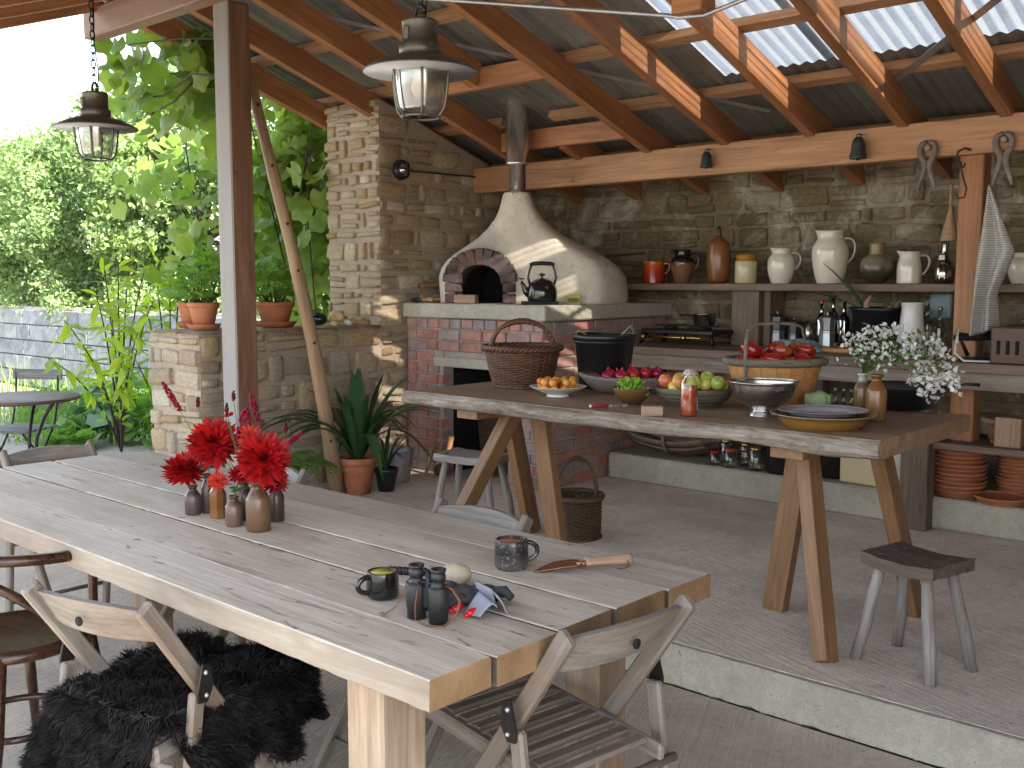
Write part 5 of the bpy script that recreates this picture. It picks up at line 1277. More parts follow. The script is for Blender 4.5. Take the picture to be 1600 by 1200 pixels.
# ================================================================== on the oven slab
zo = 1.351
kt = thing('kettle', 'shiny black enamel kettle with raised handle in front of the oven dome', 'kettle', (-4.37, 5.13, zo + .022), VR + R(4))
MB().lathe(smooth_prof([(.085, 0), (.094, .006), (.099, .03), (.098, .07), (.088, .10), (.072, .118)], 4) + [(.070, .121), (.001, .122)], 44).build('body', BLK, kt)
ld = MB().lathe(smooth_prof([(.070, .120), (.066, .128), (.045, .142), (.02, .150), (.001, .152)], 3), 36).build('lid', BLK, kt)
MB().lathe(smooth_prof([(.008, .150), (.007, .16), (.02, .168), (.022, .175), (.012, .182), (.001, .183)], 3), 20).build('knob', IRON, ld)
rod('spout', [(-.085, 0, .045), (-.105, 0, .065), (-.122, 0, .10), (-.138, 0, .125)], [.028, .024, .015, .012], BLK, kt, 14)
rod('whistle_lever', [(-.13, 0, .128), (-.142, 0, .140), (-.115, 0, .145), (-.155, 0, .150)], .005, IRON, kt, 6)
for s in (-1, 1):
    rod('handle_bracket', [(s * .078, 0, .105), (s * .092, 0, .15), (s * .082, 0, .20), (s * .070, 0, .235)], [.009, .008, .007, .008], IRON, kt, 8)
rod('grip', [(-.082, 0, .236), (-.06, 0, .243), (0, 0, .246), (.06, 0, .243), (.082, 0, .236)], [.010, .013, .0135, .013, .010], IRON, kt, 12)
pd = MB()
for i, (w, d, h) in enumerate(((.24, .17, .008), (.23, .165, .007), (.225, .16, .006))): pd.box((0, 0, .0035 + i * .0072), (w, d, .0066), .003, Matrix.Rotation(.06 * i - .05, 4, 'Z'))
one('folded_pads', 'dark folded oven cloths under the black kettle', 'cloth', pd, plain('slate_cloth', (.035, .04, .055), .8, 0, 0, .4, 30, .5), (-4.385, 5.125, zo), VR + R(6))
mbx = thing('matchbox', 'yellow box of matches beside the kettle', 'matchbox', (-4.285, 5.35, zo), VR)
MB().box((0, 0, .031), (.085, .055, .062), .002).build('box', plain('yellow_card', (.60, .47, .04), .6, 0, 0, .3, 25), mbx)
MB().box((.0, -.029, .026), (.07, .002, .03), 0).build('picture_label', plain('label_print', (.22, .17, .10), .6, 0, 0, .7, 60), mbx)
one('clay_dish', 'little terracotta dish right of the matchbox', 'dish', MB().lathe(shell([(.035, 0), (.044, .014)], .004), 26), TERRA, (-4.272, 5.47, zo))
one('red_lighter', 'small red lighter at the right end of the oven slab', 'lighter', MB().box((0, 0, .006), (.05, .018, .012), .004), GRED, (-4.25, 5.60, zo), VR)
one('mouth_block', 'pale sawn wood block standing in the oven mouth', 'wood block', MB().box((0, 0, .03), (.155, .07, .058), .004), W_BLOCK, AC + AN * .03 + AT * -.09 + Vector((0, 0, .001)), R(24))
for i, (p0, p1, w, h, l) in enumerate((((-5.44, 5.04, 1.47), (-5.30, 5.75, 1.52), .06, .035, 'topmost split plank of the kindling left of the oven'), ((-5.42, 5.02, 1.39), (-5.33, 5.6, 1.37), .045, .04, 'lower split stick of the kindling left of the oven'), ((-5.30, 5.00, 1.375), (-5.40, 5.5, 1.40), .04, .03, 'dark crossing stick of the kindling left of the oven'))):
    o_ = bar('kindling', p0, p1, w, h, W_TREST if i == 0 else W_POLE, None, (0, 0, 1), .006); tag(o_, l, 'firewood', 'kindling beside the oven')
hb = thing('hearth_brush', 'wooden hearth tool with dark head on the slab corner', 'brush', (-5.30, 5.05, zo), VR)
rod('handle', [(-.10, 0, .02), (.0, 0, .022), (.09, 0, .02)], [.012, .014, .011], W_TRUG, hb); MB().ball((-.13, 0, .018), (.045, .03, .016), 14, 8, None, .3, 4).build('head', IRON, hb)

# ================================================================== wall shelf crockery
zs = SH + .001; YS = 6.12
def sh(px): return PY(px, 440, YS).x
def jug(label, px, r, h, prof, m, hr=None, name='jug', cat='jug', hang=0.0, spout=True, hm=None, hz=(.85, .40)):
    t = thing(name, label, cat, (sh(px), YS, zs), VR + hang)
    pr = smooth_prof([(r * a, h * z) for a, z in prof], 5)
    def lip(p, a):
        k = max(0, (p.z / h - .86) / .14)
        if spout and k > 0:
            w = max(0, math.cos(a - math.pi)) ** 10; return Vector((p.x - w * .016 * k, p.y, p.z + .006 * w * k))
        return p
    MB().lathe(shell(pr, .005), 40, fn=lip).build('body', m, t)
    if hr:
        top = hz[0] * h; bot = hz[1] * h; rt_ = r * .75; pts = []
        ra = lambda z: np.interp(z, [q_[1] for q_ in pr], [q_[0] for q_ in pr])
        p0 = Vector((ra(top) - .004, 0, top)); p3 = Vector((ra(bot) - .003, 0, bot))
        for i in range(13):
            u = i / 12; a = p0; b_ = p0 + Vector((hr * 1.35, 0, hr * .55)); c = Vector((max(p0.x, p3.x) + hr * 1.1, 0, bot + (top - bot) * .35)); d = p3
            pts.append(a * (1 - u) ** 3 + b_ * 3 * u * (1 - u) ** 2 + c * 3 * u * u * (1 - u) + d * u ** 3)
        rod('handle', pts, [.0085 - .003 * abs(i - 6) / 6 * 0 for i in range(13)], hm or m, t, 8, flat=.8)
    return t
JP = [(.70, 0), (.74, .03), (.95, .3), (1.0, .52), (.93, .72), (.70, .84), (.66, .90), (.68, .97), (.72, 1.0)]
jug('orange red enamel jug at the left end of the shelf', 1021, .078, .157, [(.98, 0), (1, .04), (.97, .3), (.90, .7), (.86, .93), (.92, 1)], zgrad('orange_enamel', [(0, (.30, .015, .008)), (.5, (.42, .04, .01)), (1, (.62, .16, .02))], 0, .157, .15), .05, hang=-.3)
jug('black topped brown stoneware jug on the shelf', 1066, .084, .232, [(.66, 0), (.68, .04), (.88, .35), (1, .58), (.90, .74), (.66, .80), (.64, .95), (.70, 1)], zgrad('black_brown', [(0, (.16, .08, .035)), (.45, (.19, .10, .045)), (.58, (.16, .08, .03)), (.64, (.012, .010, .010)), (1, (.012, .010, .010))], 0, .232, .15, .1, 20), .05, hang=-.2)
ribs = [(.60, 0)]
for i in range(26): z = .03 + i * .028; ribs.append(((.62 + .38 * math.sin(math.pi * min(1, .12 + z * .95)) ** .8) * (1 + .012 * (i % 2)), z))
t = thing('ribbed_bottle', 'tall ribbed chestnut brown pottery bottle on the shelf', 'bottle', (sh(1122), YS, zs))
rb = [(r_ * .080, z * .37) for r_, z in ribs] + [(.030, .305), (.018, .318), (.016, .335), (.019, .34), (.001, .342)]
MB().lathe([(.001, 0)] + rb, 40).build('body', zgrad('chestnut', [(0, (.16, .06, .02)), (.3, (.22, .085, .03)), (.7, (.24, .09, .035)), (1, (.14, .05, .02))], 0, .34, .22), t)
MB().lathe([(.014, .335), (.012, .345), (.016, .352), (.016, .365), (.006, .385), (.001, .387)], 16).build('stopper', W_BENT, t)
t = thing('storage_jar', 'cream stoneware jar with honey coloured rim on the shelf', 'jar', (sh(1165), YS, zs))
MB().lathe(shell([(.068, 0), (.072, .006), (.072, .145), (.064, .16), (.060, .168), (.066, .172), (.066, .186), (.060, .19)], .006), 40).build('body', zgrad('honey_rim', [(0, (.56, .48, .31)), (.70, (.58, .50, .33)), (.755, (.58, .5, .33)), (.775, (.36, .16, .02)), (1, (.40, .18, .025))], 0, .19, .18, .05, 20, 0, None, .01), t)
jug('medium cream jug between the honey rimmed jar and the largest jug', 1220, .087, .225, JP, CREAM, .055, hang=-.1)
jug('largest cream jug in the middle of the shelf', 1296, .112, .325, [(.68, 0), (.72, .03), (.90, .25), (1.0, .52), (.96, .70), (.74, .84), (.70, .90), (.71, .97), (.76, 1.0)], CREAM, .062, hang=-.1)
t = jug('squat olive green and brown flask on the shelf', 1369, .098, .245, [(.45, 0), (.50, .02), (.90, .22), (1, .40), (.86, .60), (.52, .70), (.46, .74), (.45, .95), (.50, 1.0)], zgrad('olive_flask', [(0, (.045, .03, .02)), (.3, (.06, .045, .03)), (.42, (.14, .13, .075)), (.65, (.20, .19, .12)), (.75, (.22, .15, .05)), (1, (.24, .17, .06))], 0, .245, .3), None, 'flask', 'flask', spout=False)
jug('small straight cream pitcher near the right post', 1420, .070, .188, [(.96, 0), (1, .03), (1, .2), (.99, .55), (.86, .78), (.84, .88), (.90, 1.0)], CREAM, .06, hang=-.05, hz=(.86, .25))
t = thing('glass_flask', 'brown glass flask with a paper tag beside the post', 'flask', (sh(1473), YS + .02, zs))
MB().lathe(shell(smooth_prof([(.046, 0), (.052, .01), (.056, .06), (.045, .12), (.022, .16), (.019, .22), (.026, .25), (.028, .255)], 4), .003), 28).build('body', glass_mat('amber_glass', (.45, .36, .20), .7), t)
MB().box((.0, -.05, .15), (.032, .002, .028)).build('paper_tag', PW, t)
t = thing('whisk_brush', 'natural fibre whisk brush hanging on the left of the post', 'brush', (-2.02, 5.80, 1.72))
MB().lathe(smooth_prof([(.048, 0), (.045, .03), (.03, .09), (.012, .16), (.008, .20)], 4), 20).build('bristles', W_POLE, t); MB().lathe([(.008, .2), (.010, .22), (.008, .30), (.004, .31)], 12).build('handle', W_POLE, t)
jug('pale cream pot at the far right end of the shelf', 1599, .085, .17, JP, CREAM, None, 'cream_pot', 'pot', spout=False)

# ================================================================== on the work bench
zc = 1.081
def at(px, py, y): p = PY(px, py, y); return Vector((p.x, y, zc))
sv = thing('camp_stove', 'black two burner gas stove with brass taps on the work bench', 'stove', at(1074, 530, 5.93))
MB().box((0, 0, .085), (.56, .30, .03), .006).build('top_plate', CASTI, sv)
for sx in (-1, 1):
    for sy in (-1, 1): rod('leg', [(sx * .25, sy * .12, .09), (sx * .27, sy * .135, .03), (sx * .285, sy * .145, 0)], [.02, .014, .012], CASTI, sv)
    bn_ = MB().lathe([(.001, .10), (.05, .10), (.055, .11), (.03, .118), (.001, .118)], 24, (sx * .13, 0, 0)).build('burner', CASTI, sv)
    for k in range(4): a = k * math.pi / 2 + .78; bar('pan_support', (sx * .13 + .03 * math.cos(a), .03 * math.sin(a), .124), (sx * .13 + .11 * math.cos(a), .11 * math.sin(a), .124), .008, .014, CASTI, bn_)
    MB().lathe([(.001, 0), (.016, 0), (.017, .02), (.008, .024), (.007, .045)], 14, M=Matrix.Translation((sx * .16 - .08, -.19, .05)) @ Matrix.Rotation(R(-90), 4, 'X')).build('tap', BRASS, sv)
rod('gas_pipe', [(-.27, -.155, .05), (.2, -.155, .05)], .009, BRASS, sv)
sp_ = thing('saucepan', 'small steel saucepan on the gas stove', 'saucepan', at(1074, 530, 5.93) + Vector((.13, 0, .132)), VR + R(180))
MB().lathe(shell([(.068, 0), (.072, .004), (.072, .072), (.076, .075)], .003), 32).build('body', STEEL, sp_); rod('handle', [(.07, 0, .06), (.12, .02, .068), (.17, .03, .066)], [.008, .009, .011], CASTI, sp_, 8, flat=.6)
def moka(label, loc, s=1.0, m=None):
    t = thing('coffee_maker', label, 'coffee maker', M=TR(loc[0], loc[1], loc[2], VR, s)); m = m or STEEL
    MB().lathe([(.001, 0), (.05, 0), (.044, .075), (.046, .078), (.046, .088), (.001, .088)], 8, smooth=False).build('boiler', m, t)
    MB().lathe([(.040, .088), (.042, .092), (.052, .165), (.001, .166)], 8, smooth=False).build('jug_top', m, t)
    MB().lathe([(.052, .166), (.03, .178), (.008, .182), (.009, .195), (.001, .197)], 8, smooth=False).build('lid', m, t)
    rod('handle', [(.05, 0, .158), (.085, 0, .155), (.088, 0, .12), (.078, 0, .09)], .008, BLACKP, t); return t
PEW = plain('cast_aluminium', (.42, .42, .43), .38, .9)
moka('bright aluminium coffee maker on the chopping board', at(1294, 545, 6.0) + Vector((0, -.02, .026)), 1.05, PEW)
moka('dark steel coffee maker left of the blue cloth', at(1214, 530, 6.16), 1.15, plain('dark_steel', (.22, .21, .21), .35, .9)); moka('dim steel coffee maker behind the tomato trug handle', at(1240, 530, 6.2), .95, plain('dark_steel2', (.18, .17, .17), .4, .9))
def drape(w, d, h, seed, fold=1.0):
    def f(u, v): x = (u - .5) * w; y = (v - .5) * d; return Vector((x + .012 * mnoise.noise(Vector((u * 3, v * 3, seed))), y, h * (1 - (2 * u - 1) ** 4) * (1 - (2 * v - 1) ** 6) * (1 + .35 * mnoise.noise(Vector((u * 4, v * 5, seed)))) + .003))
    return MB().sheet(f, 26, 18)
one('blue_cloth', 'folded pale blue kitchen cloth on the work bench', 'cloth', drape(.34, .24, .06, 2), plain('pale_blue_cotton', (.22, .38, .44), .9, 0, 0, .12, 20, .3, 0, None, .05, 200), at(1243, 545, 5.78), VR * .4)
one('chopping_board', 'thick wooden chopping board under the aluminium coffee maker', 'chopping board', MB().box((0, 0, .012), (.34, .30, .025), .008), W_TRUG, at(1300, 548, 5.92), .1)
GB = glass_mat('dark_bottle_glass', (.02, .025, .012), .55); CG = glass_mat('bottle_glass', (.80, .84, .82), .92)
def gbottle(label, loc, r, h, m, cork=None, name='glass_bottle'):
    t = thing(name, label, 'bottle', loc)
    MB().lathe([(.001, 0), (r * .95, 0), (r, .006), (r, h * .58), (r * .9, h * .64), (r * .38, h * .74), (r * .32, h * .78), (r * .32, h * .96), (r * .42, h * .965), (r * .42, h)], 24).build('glass', m, t)
    if cork: MB().lathe([(r * .36, h * .98), (r * .38, h * 1.05), (.001, h * 1.052)], 14).build('stopper', cork, t)
    return t
gbottle('dark wine bottle with red cap behind the chopping board', at(1283, 520, 6.2), .036, .29, GB, GRED)
gbottle('tall dark wine bottle leftmost of the pair by the planter', at(1301, 520, 6.24), .038, .33, GB); gbottle('dark wine bottle beside the black planter', at(1318, 520, 6.18), .038, .30, GB)
one('steel_tin', 'narrow steel cutlery tin with green label on the bench', 'tin', MB().lathe(shell([(.022, 0), (.022, .17)], .002), 20), STEEL, at(1263, 530, 6.15))
gbottle('clear glass bottle with cork beside the white vase', at(1447, 540, 6.05), .034, .29, CG, W_POLE); gbottle('clear glass bottle next to the right post', at(1467, 540, 6.03), .036, .26, CG, PEW)
one('white_vase', 'tall tapered white ceramic vase on the bench', 'vase', MB().lathe(shell(smooth_prof([(.088, 0), (.09, .006), (.082, .06), (.066, .18), (.058, .26), (.062, .30)], 4), .005), 36), PW, at(1423, 552, 5.88))
pt = thing('black_planter', 'black plastic planter of sprouting bulbs on the bench', 'planter', at(1375, 540, 6.12))
MB().lathe(shell([(.15, 0), (.155, .01), (.175, .24), (.19, .245), (.19, .265)], .006), 40).build('pot', BLACKP, pt); MB().lathe([(.001, .235), (.172, .24)], 24).build('soil', plain('soil', (.05, .035, .025), .95, 0, 0, .4, 40, .6), pt)
BLF = leaf_mat('bulb_leaf', [(.05, .11, .03), (.09, .17, .05)], .3)
def strap_leaf(parent, p0, p1, sag, w, m, name='leaf', tip=.0):
    p0 = Vector(p0); p1 = Vector(p1); d = (p1 - p0); side = d.cross(Vector((0, 0, 1)))
    side = side.normalized() if side.length > 1e-4 else Vector((1, 0, 0)); N = 12; vs = []
    for i in range(N + 1):
        u = i / N; c = p0 + d * u + Vector((0, 0, sag * 4 * u * (1 - u) * (1.2 - .4 * u))); ww = w * (min(1, .55 + u * 1.6) * (1 - max(0, (u - .55) / .45) ** 1.8) + .02)
        vs += [c - side * ww + Vector((0, 0, ww * .4)), c, c + side * ww + Vector((0, 0, ww * .4))]
    fs = [(i * 3 + e, i * 3 + e + 1, i * 3 + e + 4, i * 3 + e + 3) for i in range(N) for e in (0, 1)]
    mb = MB(); mb.add(vs, fs, True); return mb.build(name, m, parent)
for dx, dz, x0, s_ in ((-.26, .30, -.07, .02), (.13, .44, -.03, .02), (-.45, .13, -.08, .03), (-.13, .20, -.06, .0), (.30, -.05, .06, .06), (.14, -.12, .02, .09), (.22, .06, .10, .08)):
    e = Vector((math.cos(VR), math.sin(VR), 0)); strap_leaf(pt, e * x0 + Vector((0, -.06, .24)), e * (x0 + dx) + Vector((0, -.1, .24 + dz)), s_, .017, BLF)
for x_, h_ in ((-.05, .12), (.08, .06), (.13, .09)):
    e = Vector((math.cos(VR), math.sin(VR), 0)); rod('bulb', [e * x_ + Vector((0, -.08, .22)), e * (x_ - .01) + Vector((0, -.08, .22 + h_ * .6)), e * (x_ + .025) + Vector((0, -.09, .22 + h_))], [.022, .018, .006], W_POLE, pt)
one('wall_socket_box', 'pale blue-grey box on the wall behind the glass bottles', 'box', MB().box((0, 0, 0), (.13, .06, .15), .008), plain('bluegrey', (.25, .33, .37), .5), (PY(1472, 478, 6.32).x, 6.32, PY(1472, 478, 6.32).z))
cr = thing('brown_crate', 'dark brown slotted crate at the right end of the bench', 'crate', (-1.52, 5.66, zc)); CRM = plain('brown_crate', (.10, .045, .03), .45, 0, 0, .2, 20)
MB().box((0, 0, .095), (.36, .26, .19), .008).build('box', CRM, cr)
for i in range(7): MB().box((-.14 + i * .045, -.131, .085), (.018, .006, .07), .002).build('slot', SOOT_SHADE, cr)
one('enamel_dish', 'white enamel pie dish with blue rim on the brown crate', 'dish', MB().lathe(shell([(.085, 0), (.09, .004), (.115, .028), (.13, .031), (.131, .034)], .003), 40), zgrad('blue_rim', [(0, (.72, .73, .74)), (.90, (.72, .73, .74)), (.93, (.03, .05, .14)), (1, (.03, .05, .14))], 0, .034, .15, .03, 10, 0, None, .0), (-1.47, 5.66, zc + .191))
dv = thing('folded_griddle', 'black folding griddle with white cable beside the crate', 'griddle', (-1.78, 5.60, zc), VR)
MB().box((0, .02, .012), (.14, .13, .024), .006).build('base_plate', CASTI, dv); rod('arm', [(-.03, .05, .03), (-.085, .06, .15), (.05, .06, .125), (.10, .06, .17)], .012, CASTI, dv)
MB().box((0, .06, .125), (.2, .05, .03), .008).build('upper_plate', CASTI, dv)
rod('white_cable', [(-.12, -.02, .10), (-.10, .02, .17), (-.13, -.02, .05), (-.10, -.06, .012), (.02, -.08, .008), (.10, -.07, .01), (.12, -.04, .04), (.12, -.02, .15)], .006, PW, dv)
# towel on the post
tw_ = thing('waffle_towel', 'grey ribbed tea towel hanging from the right post', 'towel', (0, 0, 0)); tp = PY(1545, 288, 5.66)
tw_.location = tp; m, nt, b = newmat('waffle'); v = coords(nt, rnd=False); sx = nd(nt, 'SeparateXYZ', Vector=v)
wv = nd(nt, 'TexWave', Vector=v, Scale=26.0, Distortion=.6, Detail=1.0); wv.bands_direction = 'Z'
nt.links.new(mix(nt, nd(nt, 'MapRange', Value=wv.outputs['Fac'], i3=0, i4=1).outputs[0], (.34, .33, .31), (.62, .61, .59)), b.inputs['Base Color']); b.inputs['Roughness'].default_value = .95; bump(nt, b, wv.outputs['Fac'], .6, .006)
def towel(u, v):
    # hung from one corner: widens, then narrows to the tail
    L = [tp, PY(1532, 390, 5.60), PY(1523, 470, 5.59), PY(1517, 525, 5.60)]; Rg = [tp, PY(1585, 392, 5.62), PY(1556, 460, 5.66), PY(1560, 512, 5.70)]
    k = v * 3; i = min(2, int(k)); f = k - i; a = L[i].lerp(L[i + 1], f); c = Rg[i].lerp(Rg[i + 1], f)
    p = a.lerp(c, u); return p + Vector((0, -.03 * math.sin(u * 9 + v * 2) * min(1, v * 3), 0)) - tp
to = MB().sheet(towel, 24, 40).build('cloth', m, tw_); to.modifiers.new('s', 'SOLIDIFY').thickness = .003

# ================================================================== hung on the wall plate
def hung(px, py): p = PY(px, py, 5.648); return Vector((p.x, 5.648, p.z))
for i, (px, py, l) in enumerate(((1110, 237, 'small dark bronze bell hung on the left of the beam'), (1347, 214, 'larger dark bronze bell hung in the middle of the beam'))):
    t = thing('bell', l, 'bell', hung(px, py) + Vector((0, -.045, 0)), group='bells hung on the beam'); s_ = .88 + .2 * i; MT = plain('verdigris' + str(i), (.055, .06, .055), .5, .6, 0, .3, 30)
    MB().lathe(smooth_prof([(.042 * s_, -.115 * s_), (.043 * s_, -.105 * s_), (.036 * s_, -.07 * s_), (.031 * s_, -.03 * s_), (.018 * s_, -.008 * s_), (.001, -.003 * s_)], 4), 28).build('body', MT, t)
    MB().ball((0, 0, -.112 * s_), .012 * s_, 10, 7).build('clapper', IRON, t); MB().tube(arc((0, 0, .002), .011, 0, 350, 14), .0035, 6).build('loop', MT, t); rod('nail', [(0, 0, .012), (0, .045, .012)], .004, IRON, t)
for px, py, l in ((1452, 225, 'wooden peg tongs hung left of the right post'), (1571, 212, 'wooden peg tongs hung right of the right post')):
    t = thing('peg_tongs', l, 'tongs', hung(px, py) + Vector((0, -.018, 0)), group='wooden tongs on the beam')
    for s in (-1, 1):
        rod('arm', [(s * .004, 0, .012), (s * .030, 0, 0), (s * .041, 0, -.03), (s * .034, 0, -.065), (s * .014, 0, -.10), (s * .012, 0, -.13), (s * .024, 0, -.17), (s * .040, 0, -.22), (s * .047, 0, -.25)], [.011, .015, .016, .017, .017, .015, .014, .012, .007], W_CHAIR, t, 10)
    MB().lathe([(.001, 0), (.016, 0), (.016, .03)], 12, M=Matrix.Translation((0, -.012, -.02)) @ Matrix.Rotation(R(-90), 4, 'X')).build('peg', W_BLOCK, t)
t = thing('iron_hook', 'rusty double iron hook hung above the right post', 'hook', hung(1507, 238) + Vector((0, -.03, 0)))
rod('upper_hook', [(.03, .03, .01), (.012, 0, .018), (-.02, 0, .005), (-.03, 0, -.03), (-.02, 0, -.075), (.01, 0, -.08), (.015, 0, -.06)], .006, RUST, t)
rod('lower_hook', [(-.004, -.005, -.05), (.0, -.005, -.09), (.012, -.005, -.14), (.03, -.005, -.19), (.022, -.005, -.235), (-.01, -.005, -.24), (-.025, -.005, -.215)], [.005] * 6 + [.002], RUST, t)

# ================================================================== under the bench
zl = .3335
def ld_(px, y): return Vector((PY(px, 720, y).x, y, zl))
t = thing('garden_trug', 'shallow wooden garden trug under the bench beside the oven', 'trug', ld_(1055, 5.78), .05)
def tb(u, v): a = (v - .5) * 2.3; return Vector(((u - .5) * .56, .16 * math.sin(a), .20 - .16 * math.cos(a) - .04 * (1 - (2 * u - 1) ** 2) + .03))
for k in range(6):
    mb = MB().sheet(lambda u, v: tb(u, (k + v * .97) / 6), 10, 2); o_ = mb.build('slat', W_BENCH, t); o_.modifiers.new('s', 'SOLIDIFY').thickness = .005
rod('hoop_handle', [(0, .17 * math.cos(R(a)), .14 + .16 * math.sin(R(a)) * (1 if a < 180 else .8)) for a in range(0, 360, 15)], .012, W_BENCH, t, 8, True, .5)
for px, y, r_, h_, l, c in ((1117, 5.70, .035, .085, 'small jar with red lid leftmost under the bench', GRED), (1134, 5.82, .042, .15, 'jar with gold lid behind the red banded jar', BRASS), (1141, 5.68, .045, .115, 'squat jar with an orange red band under the bench', plain('orange_band', (.45, .08, .02), .5)), (1165, 5.80, .042, .145, 'second gold lidded jar in the row', BRASS), (1181, 5.69, .048, .145, 'nearest gold lidded jar beside the black pot', BRASS)):
    t = thing('glass_jar', l, 'jar', ld_(px, y), group='glass jars under the bench')
    MB().lathe([(.001, .002), (r_ * .95, 0), (r_, .008), (r_, h_ * .78), (r_ * .82, h_ * .86), (r_ * .82, h_ * .98)], 24).build('glass', CG, t); MB().lathe([(r_ * .86, h_ * .88), (r_ * .9, h_ * .9), (r_ * .9, h_), (.001, h_ + .002)], 24).build('lid', c, t)
for px, y, r_, h_, l in ((1228, 5.75, .125, .16, 'black cast iron casserole under the bench left of the trestle leg'), (1302, 5.82, .10, .17, 'black enamel pot right of the trestle leg')):
    t = thing('casserole', l, 'pot', ld_(px, y)); MB().lathe(shell([(r_ * .92, 0), (r_, .01), (r_, h_ - .01), (r_ * 1.04, h_)], .006), 32).build('body', CASTI, t)
    for s in (-1, 1): rod('handle', [(s * r_, -.03, h_ * .8), (s * (r_ + .03), 0, h_ * .82), (s * r_, .03, h_ * .8)], .006, CASTI, t)
one('cardboard_box', 'pale plywood box under the bench', 'box', MB().box((0, 0, .12), (.36, .22, .24), .004), plain('pale_ply', (.55, .44, .27), .7, 0, 0, .15, 4, .1), ld_(1372, 5.80), -.05)
one('orange_tin', 'orange red tin lying on the plywood box', 'tin', MB().box((0, 0, .022), (.14, .12, .044), .006), plain('orange_tin', (.55, .085, .02), .4), ld_(1392, 5.78) + Vector((0, 0, .242)), .2)
t = thing('plastic_can', 'translucent plastic jerrycan beside the bench leg', 'jerrycan', ld_(1415, 5.68)); MB().box((0, 0, .135), (.16, .13, .27), .03).build('body', plain('hdpe', (.50, .48, .45), .4), t); MB().box((0, 0, .055), (.162, .132, .10), .03).build('liquid_level', plain('hdpe_fill', (.42, .29, .24), .4), t); MB().lathe([(.022, .268), (.024, .275), (.024, .3), (.001, .302)], 16).build('cap', PW, t)
SAUC = MB().lathe(shell([(.108, 0), (.115, .003), (.133, .040), (.139, .042), (.139, .048), (.133, .050)], .007), 36).mesh('saucer'); SAUC.materials.append(TERRA)
for px, y, n, s_, l, g in ((1500, 5.76, 11, 1.0, 'terracotta saucer in the wide stack right of the bench leg', 'wide stack of terracotta saucers'), (1592, 5.95, 12, .80, 'terracotta saucer in the narrow stack at the right edge', 'narrow stack of terracotta saucers')):
    b0 = ld_(px, y)
    for k in range(n): tag(obj('plant_saucer', SAUC, None, None, TR(b0.x + random.uniform(-.003, .003), b0.y, zl + k * .0235 * (1.0 if s_ == 1 else .9) , random.uniform(0, 6), (s_, s_, .9))), '%s %s' % (('lowest', 'second lowest', 'third', 'fourth', 'fifth', 'sixth', 'seventh', 'eighth', 'ninth', 'tenth', 'eleventh', 'twelfth')[k] if k < n - 1 else 'topmost', l + (' counting upwards' if 1 < k < n - 1 else '')), 'saucer', g)
tag(obj('plant_saucer', SAUC, None, None, TR(*ld_(1567, 5.70), 0, (1.0, 1.0, .8))), 'single terracotta saucer lying in front of the stacks', 'saucer')
basket('oval light wicker basket on the lower shelf at the right', TR(-1.62, 5.80, .646, VR), .13, .17, .12, 12, 22, WICKER_L, 0, .012, .75)
gbottle('pale glass jar on the lower shelf behind the pan handle', Vector((-1.95, 5.9, .646)), .06, .2, CG)
for px, l in ((1305, 'clear bottle in the row under the bench, leftmost'), (1318, 'clear bottle in the row under the bench, second'), (1330, 'clear bottle in the row under the bench, third'), (1392, 'clear bottle in the row behind the pan, fourth'), (1402, 'clear bottle in the row behind the pan, rightmost')):
    gbottle(l, Vector((PY(px, 640, 6.15).x, 6.15, .52)), .036, .30, CG, PEW)
bsf = thing('bottle_shelf', 'narrow low shelf holding clear bottles under the bench', 'shelf', (-2.7, 6.15, .5)); bar('board', (-.9, 0, 0), (.6, 0, 0), .3, .035, W_BENCH, bsf)
for x_ in (-.8, .5): bar('support', (x_, 0, -.166), (x_, 0, -.018), .2, .04, W_BENCH, bsf, (0, 1, 0))

